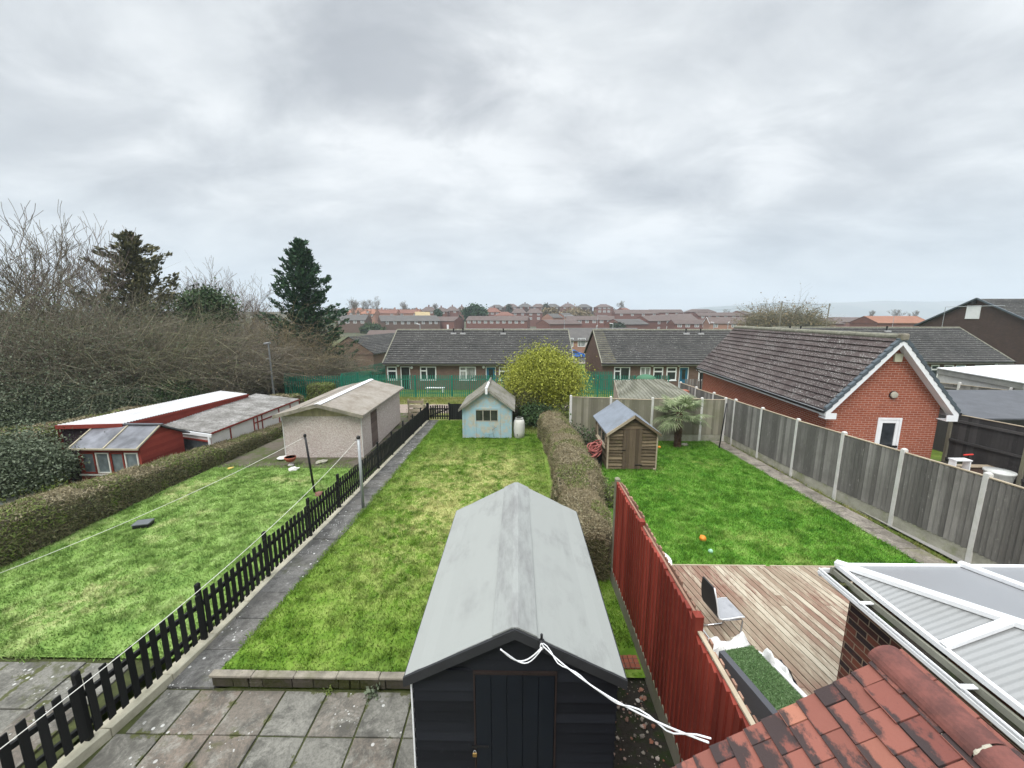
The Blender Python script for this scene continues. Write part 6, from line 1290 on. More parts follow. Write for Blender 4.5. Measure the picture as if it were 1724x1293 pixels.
xa = 26.6; xb = X_(1690)
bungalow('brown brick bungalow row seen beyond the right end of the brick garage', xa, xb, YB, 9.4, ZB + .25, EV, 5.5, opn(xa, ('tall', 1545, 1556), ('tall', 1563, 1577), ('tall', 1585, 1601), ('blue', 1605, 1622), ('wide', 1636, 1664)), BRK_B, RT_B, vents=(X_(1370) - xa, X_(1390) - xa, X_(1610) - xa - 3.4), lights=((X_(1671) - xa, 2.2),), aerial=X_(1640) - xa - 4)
# gable-on bungalow on the left and rows behind
def G_house(*a, **k): pass
FH = []
WM = {}
def fhouse(name, label, cat_, x, y, z, rz, L, D, eave, ridge, wallm, roofm, hip=0.0, wins=(), rows=1, chim=(), group=None, gablewins=(), door=None, dorm=False, ww=1.6, wh=1.4, barge=None):
    # origin = middle of the front wall foot, front faces local -Y, ridge along X
    t = thing(name, label, cat_, (x, y, z), R(rz), group); h = L / 2; m = M(); F = -6
    m.face([(-h, 0, F), (h, 0, F), (h, 0, eave), (-h, 0, eave)]); m.face([(h, D, F), (-h, D, F), (-h, D, eave), (h, D, eave)])
    if hip: m.face([(-h, D, F), (-h, 0, F), (-h, 0, eave), (-h, D, eave)]); m.face([(h, 0, F), (h, D, F), (h, D, eave), (h, 0, eave)])
    else: m.face([(-h, D, F), (-h, 0, F), (-h, 0, eave), (-h, D / 2, ridge - .08), (-h, D, eave)]); m.face([(h, 0, F), (h, D, F), (h, D, eave), (h, D / 2, ridge - .08), (h, 0, eave)])
    m.build('wall', wallm, t); o = .3; m = M(); ez_ = eave - .1; s = o if hip else .12
    A, B, C1, D_ = V((-h - s, -o, ez_)), V((h + s, -o, ez_)), V((h + s, D + o, ez_)), V((-h - s, D + o, ez_)); r0, r1 = V((-h - s + hip, D / 2, ridge)), V((h + s - hip, D / 2, ridge)); dn = V((0, 0, -.12))
    n = 12
    m.courses(A, B, r0, r1, n, .05); m.courses(C1, D_, r1, r0, n, .04)
    if hip: m.courses(B, C1, r1, r1 + V((0, .01, 0)), n, .04); m.courses(D_, A, r0, r0 - V((0, .01, 0)), n, .04)
    m.face([D_ + dn, C1 + dn, B + dn, A + dn])
    for p, q in ((A, B), (C1, D_)) + (((B, C1), (D_, A)) if hip else ()): m.face([p + dn, q + dn, q, p])
    rf = m.build('roof', roofm, t)
    if not hip and barge:
        for sx in (-1, 1):
            m = M(); x_ = sx * (h + s + .02); m.beam((x_, -o, ez_ - .05), (x_, D / 2, ridge - .03), .05, .25); m.beam((x_, D + o, ez_ - .05), (x_, D / 2, ridge - .03), .05, .25); m.build('bargeboard', barge, t)
    for c in chim:
        m = M(); m.box(c - .4, c + .4, D / 2 - .3, D / 2 + .3, ridge - .6, ridge + .9); m.box(c - .46, c + .46, D / 2 - .36, D / 2 + .36, ridge + .9, ridge + 1.02); m.tube([(c - .18, D / 2, ridge + 1.02), (c - .18, D / 2, ridge + 1.3)], .1, 8); m.tube([(c + .18, D / 2, ridge + 1.02), (c + .18, D / 2, ridge + 1.3)], .1, 8); m.build('chimney', wallm, rf)
    proto = None
    def put(x_, y_, z_, r_, w_, h_):
        nonlocal proto
        key = (w_, h_)
        if key not in WM:
            m = M(); fw = .12
            m.box(-w_ / 2, w_ / 2, -.05, .02, 0, fw); m.box(-w_ / 2, w_ / 2, -.05, .02, h_ - fw, h_); m.box(-w_ / 2, -w_ / 2 + fw, -.05, .02, fw, h_ - fw); m.box(w_ / 2 - fw, w_ / 2, -.05, .02, fw, h_ - fw); m.box(-.2 * w_ / 2 - .05, -.2 * w_ / 2 + .05, -.045, .02, fw, h_ - fw); m.box(-w_ / 2 + fw, -.1 * w_ - .05, -.04, .02, h_ * .62, h_ * .62 + .1)
            f = m.build('window', WHITE, t); g = M(); g.face([(-w_ / 2 + .05, -.01, .05), (w_ / 2 - .05, -.01, .05), (w_ / 2 - .05, -.01, h_ - .05), (-w_ / 2 + .05, -.01, h_ - .05)]); p = g.build('pane', GLASSC, f); WM[key] = (f.data, p.data)
        else:
            f = bpy.data.objects.new('window', WM[key][0]); COL.link(f); f.parent = t; p = bpy.data.objects.new('pane', WM[key][1]); COL.link(p); p.parent = f
        f.location = (x_, y_, z_); f.rotation_euler = (0, 0, r_)
    for k in range(rows):
        zz = eave - 1.45 - k * 2.6
        for w in wins: put(w * h, -.004, zz, 0, ww, wh)
    for (sx, yy, zz, w_, h_) in gablewins: put(sx * (h + .004), yy * D, zz, R(-90) if sx < 0 else R(90), w_, h_)
    if door is not None: m = M(); m.box(door * h - .5, door * h + .5, -.06, .02, 0, 2.1); m.build('door', WHITE, t)
    if dorm: m = M(); m.prism([(-1.0, .3, eave + .2), (1.0, .3, eave + .2), (1.0, .3, eave + 1.3), (0, .3, eave + 2.0), (-1.0, .3, eave + 1.3)], (0, 2.5, 0)); m.build('dormer', roofm, t); put(0, .294, eave + .3, 0, 1.2, .95)
    return t
def fh(px0, px1, ridge_py, base_py, Y, label, wallm, roofm, name='house', cat_='house', rz=0, D=8, ef=.66, **k):
    a, b = at_y(px0, base_py, Y), at_y(px1, base_py, Y); top_ = at_y((px0 + px1) / 2, ridge_py, Y + D / 2).z; zb = a.z; H = max(3.2, top_ - zb)
    return fhouse(name, label, cat_, (a.x + b.x) / 2, Y, zb, rz, abs(b.x - a.x), D, H * ef, H, wallm, roofm, **k)
gA = at_y(600, 620, 58)
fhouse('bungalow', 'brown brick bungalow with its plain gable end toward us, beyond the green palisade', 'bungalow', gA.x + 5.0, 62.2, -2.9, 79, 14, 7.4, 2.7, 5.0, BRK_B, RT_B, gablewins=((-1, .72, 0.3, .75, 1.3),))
fh(612, 735, 556, 592, 84, 'pale walled bungalow row with long brown roof, behind the gable-ended bungalow', BRK_P, RT_F, 'bungalow', 'bungalow', D=9, ef=.52, wins=(-.88, -.62, -.3, .1, .5, .8), ww=1.6, wh=1.5)
fh(775, 952, 553, 592, 88, 'long dark-roofed bungalow row directly behind the ridge of the shrub-side bungalow', BRK_P, RT_FG, 'bungalow', 'bungalow', D=9, ef=.5, wins=(-.8, -.5, -.1, .3, .7), ww=1.7, wh=1.5)
fh(952, 1080, 552, 592, 86, 'pink walled bungalow glimpsed in the gap behind the blue car', BRK_P, RT_FG, 'bungalow', 'bungalow', D=9, ef=.5, wins=(-.9, -.58, -.2, .2, .6), ww=1.7, wh=1.9, door=-.4)
T = 'terraces in the middle distance'; K = 'houses on the hill crest'; S2 = 'hillside houses'
fh(566, 616, 530, 556, 178, 'small grey-roofed terrace half hidden by the big conifer', BRK_B, RT_FG, 'terrace', 'terrace', wins=(-.7, -.2, .3, .8), group=T)
fh(645, 742, 531, 558, 178, 'dark brick terrace with a large bare left gable, left of the red brick block', BRK_B, RT_FG, 'terrace', 'terrace', rz=24, D=16, wins=(-.8, -.55, -.3, -.1, .15, .4, .65, .85), ww=1.3, group=T)
fh(727, 767, 533, 554, 186, 'plain red brick block with a white doorway, between two terraces', BRK_R, RT_F, 'terrace', 'terrace', rz=-20, D=10, door=.4, group=T)
fh(783, 888, 532, 553, 188, 'long low brick terrace with white windows and a red gable at its right', BRK_R, RT_F, 'terrace', 'terrace', rz=-9, D=10, wins=(-.9, -.72, -.55, -.35, -.15, .05, .25, .45, .65, .85), ww=1.5, group=T)
fh(920, 985, 538, 552, 168, 'brown roofed house with a red gable facing left, above the gap between the bungalows', BRK_R, RT_F, 'house', 'house', rz=26, D=11, ef=.5, group=T)
fh(952, 1032, 532, 551, 186, 'brown roofed terrace with a red gable at its right end, behind the aerial', BRK_R, RT_F, 'terrace', 'terrace', rz=-14, D=10, wins=(-.7, -.4, -.1, .2, .5, .8), group=T)
fh(1040, 1100, 537, 554, 166, 'red gabled house with a pale striped roof, in front of the stepped gables', BRK_R, RT_FG, 'house', 'house', rz=28, D=11, ef=.5, group=T)
for k in range(5): fh(1086 + k * 15, 1120 + k * 15, 531.5 - k * .8, 553, 176 + k * 8, ['stepped red gable house, leftmost of five in a stagger', 'stepped red gable house, second from the left of five in a stagger', 'stepped red gable house, middle of five in a stagger', 'stepped red gable house, fourth from the left in a stagger of five', 'stepped red gable house, rightmost of five in a stagger'][k], BRK_R, RT_F, 'house', 'house', rz=30, D=9, ef=.6, wins=(.5,), rows=2, group='stepped gable houses')
fh(1135, 1203, 538, 558, 165, 'brown roofed terrace with a row of wide windows, left of the pink row', BRK_R, RT_F, 'terrace', 'terrace', wins=(-.75, -.35, .1, .5, .85), ww=1.8, wh=1.4, group=T)
fh(1198, 1292, 534, 557, 140, 'pink walled row with pale gable and white bargeboard, behind the garage ridge', BRK_P, RT_F, 'terrace', 'terrace', rz=-14, D=11, ef=.55, wins=(-.8, -.2, .25, .6), ww=1.5, barge=WHITE, group=T)
fh(1175, 1252, 526, 542, 225, 'long brown roofed terrace with white windows, above the pink row', BRK_R, RT_F, 'terrace', 'terrace', wins=(-.8, -.5, -.15, .2, .55, .85), group=T)
fh(1247, 1275, 523.5, 540, 228, 'red brick gabled house beside the bare bushy tree', BRK_R, RT_F, 'house', 'house', rz=32, D=10, wins=(.3,), group=T)
fh(1160, 1205, 520.5, 534, 262, 'brown hipped house above the stepped gables', BRK_R, RT_F, 'house', 'house', hip=3.5, D=9, wins=(-.5, .5), group=T)
fh(1095, 1150, 521, 536, 250, 'long plain brown roof above the stepped gables', BRK_R, RT_F, 'terrace', 'terrace', wins=(-.6, 0, .6), group=T)
fh(1035, 1108, 521.5, 540, 240, 'long plain brown roof left of the stepped gables', BRK_R, RT_F, 'terrace', 'terrace', wins=(-.7, -.2, .3, .8), group=T)
fh(1048, 1067, 518.5, 532, 262, 'small red gabled house standing on the crest by the lone pale tree', BRK_R, RT_FR, 'house', 'house', rz=40, D=8, group=K)
fh(585, 610, 518, 542, 222, 'orange roofed pale house with chimney, leftmost on the left hillside', BRK_P, RT_FO, 'house', 'house', hip=2.5, D=8, wins=(-.4, .5), chim=(-2,), group=S2)
fh(608, 632, 520.5, 543, 216, 'orange roofed house with a dormer on the left hillside', BRK_P, RT_FO, 'house', 'house', D=8, wins=(-.5, .5), dorm=True, group=S2)
fh(628, 668, 521, 540, 238, 'long dark red roofed house with chimneys, left half of the hillside pair', BRK_P, RT_FR, 'house', 'house', D=9, wins=(-.6, .6), chim=(-3, 5), group=S2)
fh(670, 706, 521, 540, 242, 'long dark red roofed house, right half of the hillside pair', BRK_P, RT_FR, 'house', 'house', D=9, wins=(-.6, .6), chim=(4,), group=S2)
fh(700, 724, 525, 541, 214, 'cream gabled house on the left hillside', plain('cream_render', (.52, .43, .27), .08, 1, .8), plain('ochre_sheet_roof', (.45, .36, .2), .1, 1, .8), 'house', 'house', rz=15, D=10, ef=.6, group=S2)
xs_ = [(708, 733, 516.5, 538, 255), (731, 752, 517.5, 538, 262), (750, 771, 516, 537, 270), (768, 785, 515.5, 535, 285)]
for k, (a, b, r_, bs, Y) in enumerate(xs_): fh(a, b, r_, bs, Y, ['brown hipped house, first left of the dark round evergreen group', 'brown hipped house, second in the row left of the round evergreen', 'brown hipped house, third in the row left of the round evergreen', 'brown hipped house just left of the round evergreen'][k], BRK_R, RT_F, 'house', 'house', hip=3.2, D=8, wins=(-.5, .5), chim=(0,), group=S2)
fh(815, 843, 518, 540, 246, 'pinkish hipped house immediately right of the round evergreen', BRK_R, RT_FR, 'house', 'house', hip=3.5, D=8, wins=(-.6, 0, .6), rows=2, chim=(1,), group=S2)
fh(833, 866, 525, 543, 222, 'broad low pinkish hipped roof in front of the crest houses', BRK_R, RT_FR, 'house', 'house', hip=4, D=9, wins=(-.6, .6), group=S2)
fh(861, 886, 519.5, 541, 238, 'red brick semi with hipped pinkish roof, left of the pair below the crest', BRK_R, RT_F, 'house', 'house', hip=2.6, D=8, wins=(-.5, .5), rows=2, chim=(3,), group=S2)
fh(887, 913, 519.5, 541, 240, 'red brick semi with hipped pinkish roof, right of the pair below the crest', BRK_R, RT_F, 'house', 'house', hip=2.6, D=8, wins=(-.5, .5), rows=2, chim=(-3,), group=S2)
fh(928, 950, 528, 541, 205, 'beige gabled bungalow with grey roof, left of the pair on the hillside', BRK_P, RT_FG, 'bungalow', 'bungalow', rz=35, D=9, ef=.5, group=S2)
fh(949, 971, 527, 541, 209, 'beige gabled bungalow with grey roof, right of the pair on the hillside', BRK_P, RT_FG, 'bungalow', 'bungalow', rz=35, D=9, ef=.5, group=S2)
fh(1003, 1032, 512, 528, 318, 'hipped brick house with two white windows standing alone on the crest', BRK_R, RT_F, 'house', 'house', hip=5, D=10, wins=(-.55, .0, .5), rows=2, ww=2, wh=1.5, group=K)
for k, (c, r_) in enumerate(((793, 516), (836, 513), (860, 511.5), (884, 511), (907, 511.5), (931, 511.5), (957, 511), (984, 512))):
    fh(c - 13, c + 13, r_, 528, 325 + (k % 3) * 8, ['first', 'second', 'third', 'fourth', 'fifth', 'sixth', 'seventh', 'eighth'][k] + ' from the left of the hipped grey-brown houses along the crest', BRK_D if k % 2 else BRK_R, RT_FG if k % 2 else RT_F, 'house', 'house', hip=4.6, D=10, wins=(-.5, .5), ww=1.8, wh=1.4, chim=(0,) if k % 3 == 0 else (), group=K)
fh(1345, 1432, 536, 553, 150, 'brown roofed terrace with red left gable, right of the bare bushy tree', BRK_R, RT_F, 'terrace', 'terrace', rz=16, D=12, ef=.5, group=T)
fh(1410, 1500, 534, 549, 190, 'wide dark roofed terrace right of the second pole', BRK_R, RT_F, 'terrace', 'terrace', D=12, ef=.5, group=T)
fh(1480, 1560, 532, 549, 215, 'far brown roofed terrace left of the tall dark building', BRK_R, RT_F, 'terrace', 'terrace', D=12, ef=.5, group=T)
fh(1476, 1566, 544.5, 552, 110, 'long bright orange roof just above the right bungalow ridge', BRK_R, RT_FO, 'terrace', 'terrace', D=9, ef=.45, group=T)
fh(1280, 1345, 541, 556, 170, 'brown roofed house half hidden behind the bare bushy tree', BRK_R, RT_F, 'house', 'house', rz=20, D=10, ef=.5, group=T)
# tall dark building upper right
X0, yn, yf = 57.0, 42.3, 55.4; pk = at_y(1648, 503, (yn + yf) / 2); ez_ = at_y(1572, 548, yf).z; zb = -3
t = thing('dark_building', 'tall dark brick building with a white shuttered opening high in its gable, upper right', 'building', (0, 0, 0)); XR_ = pk.x
m = M(); ym = (yn + yf) / 2; m.face([(XR_, yf, zb), (XR_, yn, zb), (XR_, yn, ez_), (XR_, ym, pk.z - .1), (XR_, yf, ez_)]); m.face([(XR_, yn, zb), (100, yn, zb), (100, yn, ez_), (XR_, yn, ez_)]); m.face([(100, yf, zb), (XR_, yf, zb), (XR_, yf, ez_), (100, yf, ez_)]); m.build('wall', BRK_D, t)
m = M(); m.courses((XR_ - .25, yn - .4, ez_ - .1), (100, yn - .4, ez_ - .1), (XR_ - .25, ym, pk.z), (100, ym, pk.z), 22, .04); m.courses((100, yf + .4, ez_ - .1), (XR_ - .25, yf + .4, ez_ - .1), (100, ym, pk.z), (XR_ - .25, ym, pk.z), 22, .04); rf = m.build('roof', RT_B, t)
m = M(); m.beam((XR_ - .25, yn - .4, ez_ - .05), (XR_ - .25, ym, pk.z + .05), .16, .16); m.beam((XR_ - .25, yf + .4, ez_ - .05), (XR_ - .25, ym, pk.z + .05), .16, .16); m.build('verge', VERGE, rf)
p = at_y(1641, 525, ym); m = M(); m.box(XR_ - .08, XR_ + .02, ym - .75 + .3, ym + .75 + .3, p.z - .85, p.z + .75); m.build('shutter', WHITE, t, bevel=.03)
m = M(); m.box(XR_ - .3, XR_ - .0, ym + .1, ym + .5, p.z + .95, p.z + 1.25); m.build('flood_lamp', BLACKPL, t)
m = M(); m.tube([(XR_ - 2.0, yn + 8.2, 3), (XR_ - 2.0, yn + 8.2, 6.1)], .03, 5); m.tube([(XR_ - 2.0, yn + 8.2, 6.1), (XR_ - 1.0, yn + 3.0, 6.15)], .03, 5); m.build('aerial', GREYM, t)
# ================================================================ palisade fences
def palisade(label, pts, h=1.75, bay=2.75):
    t = thing('palisade_fence', label, 'fence', (0, 0, 0), 0, 'green palisade fencing')
    for (x0, y0), (x1, y1) in zip(pts, pts[1:]):
        L = math.hypot(x1 - x0, y1 - y0); nb = max(1, round(L / bay)); u = V(((x1 - x0) / L, (y1 - y0) / L, 0)); nr = V((u.y, -u.x, 0)); last = (x1, y1) == pts[-1]
        for b in range(nb):
            pa, pb = V((x0, y0, 0)) + u * (L * b / nb), V((x0, y0, 0)) + u * (L * (b + 1) / nb); za, zb_ = zf(pa.x, pa.y), zf(pb.x, pb.y)
            m = M(); m.box(pa.x - .05, pa.x + .05, pa.y - .05, pa.y + .05, za - .2, za + h - .05); m.build('post', GREEN_P, t)
            m = M(); l = L / nb; n = round(l / .158)
            for k in range(n):
                c = pa + u * (.08 + (l - .08) * k / n); z = za + (zb_ - za) * k / n + random.uniform(-.01, .01); w = u * .034; d = nr * .012
                Z = lambda q: V((0, 0, z + q)); f = [c - w + Z(.06), c + w + Z(.06), c + w + Z(h - .07), c + w * .0 + Z(h), c - w + Z(h - .07)]; m.prism([q - d for q in f], d * 1.2)
            m.build('paling_panel', GREEN_P, t)
            m = M()
            for q in (.35, h - .35): m.beam(pa + nr * -.03 + V((0, 0, za + q)), pb + nr * -.03 + V((0, 0, zb_ + q)), .03, .06)
            m.build('rail', GREEN_P, t)
    return t
palisade('long green palisade fence along the verge in front of the bungalows', [(-17.2, 28.3), (-13.2, 28.7), (6, 29.2), (11.5, 29.3)])
palisade('green palisade fence running back past the left bungalow end', [(-13.2, 28.9), (-13.4, 52)], 1.9)
palisade('darker inner green palisade along the left, half hidden by the brown bushes', [(-17.3, 28.6), (-16.2, 40), (-15.4, 49)], 1.9)
palisade('green palisade fence between the two bungalow gables', [(4.9, 34.6), (8.6, 35.0)], 1.9)
palisade('short green palisade fence at the foot of the tall dark building', [(40, 33), (56, 36)], 2.2)
t = thing('slatted_gate', 'grey vertical slatted gate between the garage and the bungalow behind', 'gate', (11.35, 26.5, zf(11, 26.5))); m = M()
for k in range(9): m.box(.03 + k * .16, .03 + k * .16 + .11, -.01, .012, .05, 1.6)
m.build('slats', FENCEW, t); m = M(); m.box(-.05, 1.55, .013, .05, .3, .38); m.box(-.05, 1.55, .013, .05, 1.2, 1.28); m.build('rail', FENCEW, t)
t = thing('timber_screen', 'brownish close-boarded screen with a green domed cover, by the bungalow doors', 'screen', (8.2, 27.6, zf(9, 27.6))); m = M()
for k in range(16): m.box(k * .15, k * .15 + .14, -.012, .012, .05, 1.5)
m.build('slats', wood('brown_screen', (.11, .085, .05), (.17, .14, .09)), t); m = M(); m.ball((1.1, .6, 1.35), .75, 16, 0, .55); m.build('domed_cover', plain('green_cover', (.05, .15, .08), .15, 3, .6), t, smooth=True)
# garden arch and bench in the bungalow garden
t = thing('garden_arch', 'dark metal garden arch on the bungalow lawn behind the palisade', 'garden arch', (-3.3, 32, zf(-3, 32))); m = M()
for y in (0, .5): m.tube([(-.75 * math.cos(a), y, 0 + .9 + .55 * math.sin(a)) for a in np.linspace(0, math.pi, 12)], .02, 6); m.tube([(-.75, y, 0), (-.75, y, .9)], .02, 6); m.tube([(.75, y, 0), (.75, y, .9)], .02, 6)
for a in np.linspace(.2, 2.9, 7): m.tube([(-.75 * math.cos(a), 0, .9 + .55 * math.sin(a)), (-.75 * math.cos(a), .5, .9 + .55 * math.sin(a))], .012, 5)
m.build('frame', BLACKPL, t)
t = thing('garden_bench', 'low white bench on the bungalow lawn behind the palisade', 'bench', (-7.2, 33.5, zf(-7, 33.5))); m = M(); m.box(-.8, .8, -.2, .2, .42, .47); m.build('seat', WHITE, t)
for x in (-.7, .7): m = M(); m.box(x - .04, x + .04, -.18, .18, 0, .419); m.build('leg', WHITE, t)
# ================================================================ blue car in the gap
p = at_y(973, 601, 76.0); t = thing('parked_car', 'bright blue hatchback parked on the road between two bungalow rows', 'car', (p.x - .9, 76, zf(7, 76) + .05), R(8))
BLUEC = plain('blue_car_paint', (.02, .14, .50), .08, 3, .3, .02, .6)
prof = [(-2.05, .28), (-2.1, .62), (-2.0, .88), (-1.72, .98), (-1.25, 1.42), (-.75, 1.5), (.25, 1.48), (.95, .98), (1.75, .86), (2.05, .68), (2.1, .35), (2.0, .25)]
m = M()
def sec(y, k): return [V((x, y, z if z < .95 else .95 + (z - .95) * k)) for x, z in prof]
ss = [(-.86, .0), (-.80, .55), (-.62, 1.0), (.62, 1.0), (.80, .55), (.86, .0)]; ss = [(-.84, .2), (-.66, 1.0), (.66, 1.0), (.84, .2)]
rings = [[V((x, (y if z < .95 else y * (1 if abs(y) < .7 else .86)), z if z < .95 else .95 + (z - .95) * (1 if abs(y) < .7 else .12))) for x, z in prof] for y, k in ss]
for A, B in zip(rings, rings[1:]):
    for i in range(len(prof)): j = (i + 1) % len(prof); m.face([A[i], B[i], B[j], A[j]])
m.face(rings[0]); m.face(rings[-1][::-1]); m.build('body', BLUEC, t, smooth=False, bevel=.05)
m = M()
for sg in (-1, 1): m.face([(-1.45, sg * .80, 1.0), (.75, sg * .80, 1.0), (.2, sg * .70, 1.4), (-1.1, sg * .70, 1.4)][::-sg])
m.face([(.97, -.62, 1.0), (.97, .62, 1.0), (.3, .60, 1.46), (.3, -.60, 1.46)]); m.build('side_window', GLASS, t)
for x in (-1.3, 1.35):
    for sg in (-1, 1): m = M(); m.tube([(x, sg * .70, .31), (x, sg * .87, .31)], .31, 18); w_ = m.build('wheel', BLACKPL, t); m = M(); m.tube([(x, sg * .871, .31), (x, sg * .88, .31)], .19, 14); m.build('rim', GREYM, w_)
for sg in (-1, 1): m = M(); m.ball((2.0, sg * .6, .68), .14, 10, 0, .6); m.build('headlight', WHITE, t); m = M(); m.ball((.75, sg * .95, 1.02), .1, 8); m.build('wing_mirror', BLUEC, t)
# ================================================================ poles and lamps
t = thing('street_lamp', 'grey street lamp rising in front of the brown bushes on the left', 'street lamp', (-16.4, 25.6, -1.1)); m = M(); m.tube([(0, 0, 0), (0, 0, 1.1), (0, 0, 1.1), (0, 0, 4.3)], [.085, .08, .06, .045], 10); m.build('column', plain('lamp_grey', (.20, .21, .22), .1, 5, .5), t); m = M(); m.tube([(-.28, 0, 4.3), (.12, 0, 4.36)], .07, 8); m.build('lantern', plain('lamp_grey2', (.24, .25, .26), .1, 5, .5), t); m = M(); m.tube([(-.3, 0, 3.3), (0, 0, 3.3)], .015, 5); m.build('bracket', GREYM, t)
for k, (px, top_py, Y, lab) in enumerate(((1317, 507, 78, 'wooden telegraph pole in front of the bare bushy tree'), (1397, 511, 84, 'slightly leaning wooden telegraph pole right of the bare bushy tree'))):
    p = at_y(px, top_py, Y); zb = -4; t = thing('telegraph_pole', lab, 'pole', (p.x, Y, zb), 0, 'telegraph poles'); m = M(); m.tube([(-.35 * k, 0, 0), (0, 0, p.z - zb)], [.15, .11], 8); m.build('pole', plain('pole_timber', (.13, .12, .085), .2, 2, .9), t, smooth=True); m = M(); m.tube([(0, -.22, p.z - zb - .5), (0, -.22, p.z - zb - .1)], .08, 6); m.build('insulator', GREYM, t)
for k, (px, tp, Y, lab) in enumerate(((707, 546, 66, 'thin grey lamp post above the left bungalow ridge'), (1004, 549, 64, 'short pale lamp post above the mossy bungalow ridge'), (1032, 545, 66, 'taller pale lamp post above the mossy bungalow ridge'), (1226, 543, 70, 'pale lamp post left of the brick garage roof'), (1202, 543, 72, 'pale lamp post with a crooked arm above the middle bungalow'))):
    p = at_y(px, tp, Y); zb = -3; t = thing('lamp_post', lab, 'lamp post', (p.x, Y, zb), 0, 'distant lamp posts'); m = M(); m.tube([(0, 0, 0), (0, 0, p.z - zb)], [.09, .06], 6); m.build('column', GREYM, t); m = M(); m.tube([(0, 0, p.z - zb), (.25 if k % 2 else -.55, 0, p.z - zb + .08)], .06, 6); m.build('lantern', WHITE, t)

a_, b_ = at_y(1317, 509, 78), at_y(1397, 513, 84)
m = M(); m.tube(cat(a_, b_, .12, 16), .02, 4); tag(m.build('telegraph_wire', BLACKPL), 'thin wire strung between the two wooden telegraph poles', 'wire')
m = M(); m.tube(cat(a_, at_y(1180, 522, 120), .5, 16), .02, 4); tag(m.build('telegraph_wire', BLACKPL), 'thin wire running left from the upright telegraph pole over the roofs', 'wire')
# ================================================================ trees and plants
def grow(segs, p, d, l, r, k, up=.25, spread=.5, kink=.16, nb=(2, 3), shrink=.76, rmin=.006):
    n = 3; q = p
    for i in range(n):
        d = (d + V((random.gauss(0, kink), random.gauss(0, kink), random.gauss(0, kink * .6) + up * .12))).normalized(); e = q + d * (l / n); rr = max(rmin, r * (1 - .28 / n)); segs.append((q, e, r, rr)); q, r = e, rr
        if k > 0 and i < n - 1 and random.random() < .55: 
            s = (d + V((random.gauss(0, spread * 1.3), random.gauss(0, spread * 1.3), random.gauss(up * .5, spread * .5)))).normalized(); grow(segs, q, s, l * shrink * random.uniform(.6, .95), max(rmin, r * .55), k - 1, up, spread, kink, nb, shrink, rmin)
    if k <= 0: return
    for _ in range(random.randint(*nb)):
        s = (d + V((random.gauss(0, spread), random.gauss(0, spread), random.gauss(up, spread * .5)))).normalized(); grow(segs, q, s, l * shrink * random.uniform(.75, 1.1), max(rmin, r * .7), k - 1, up, spread, kink, nb, shrink, rmin)
def tree_parts(t, segs, H, rtrunk, mt, mc):
    zt_ = max(s[1].z for s in segs); sc = H / zt_
    a = np.array([[*s[0], *s[1]] for s in segs]) * sc; r0, r1 = np.array([s[2] for s in segs]), np.array([s[3] for s in segs]); big = r0 > rtrunk
    segmesh('trunk', a[big, :3], a[big, 3:], r0[big] * 1.02, r1[big], mt, t, 6); segmesh('crown', a[~big, :3], a[~big, 3:], r0[~big], r1[~big], mc, t, 3)
    return a
def bare_tree(label, x, y, H, seed, levels=6, l0=.22, r0=.16, up=.3, spread=.42, mt=BARK, mc=TWIG, group=None, name='bare_tree', stems=1, ivy=0, rmin=.011, lean=0):
    random.seed(seed); z = zf(x, y); t = thing(name, label, 'tree', (x, y, z - .1), 0, group); segs = []
    for s in range(stems): grow(segs, V((random.gauss(0, .2) if stems > 1 else 0, random.gauss(0, .2) if stems > 1 else 0, 0)), V((random.gauss(0, .34) * (stems > 1) + lean, random.gauss(0, .3) * (stems > 1), 1)).normalized(), H * l0, r0, levels, up, spread, .10, (2, 2) if stems > 1 else (2, 3), .80, rmin)
    a = tree_parts(t, segs, H, .06, mt, mc)
    if ivy:
        k = a[(np.array([s[2] for s in segs]) > .05)]; idx = rng.integers(0, len(k), ivy); f = rng.random(ivy)[:, None]; P = k[idx, :3] * (1 - f) + k[idx, 3:] * f; P = P[P[:, 2] < H * .6]; rawmesh('ivy', leafquads(P + rng.normal(0, .22, P.shape), rng.uniform(.08, .2, len(P))), 4, L_IVY, t)
    return t
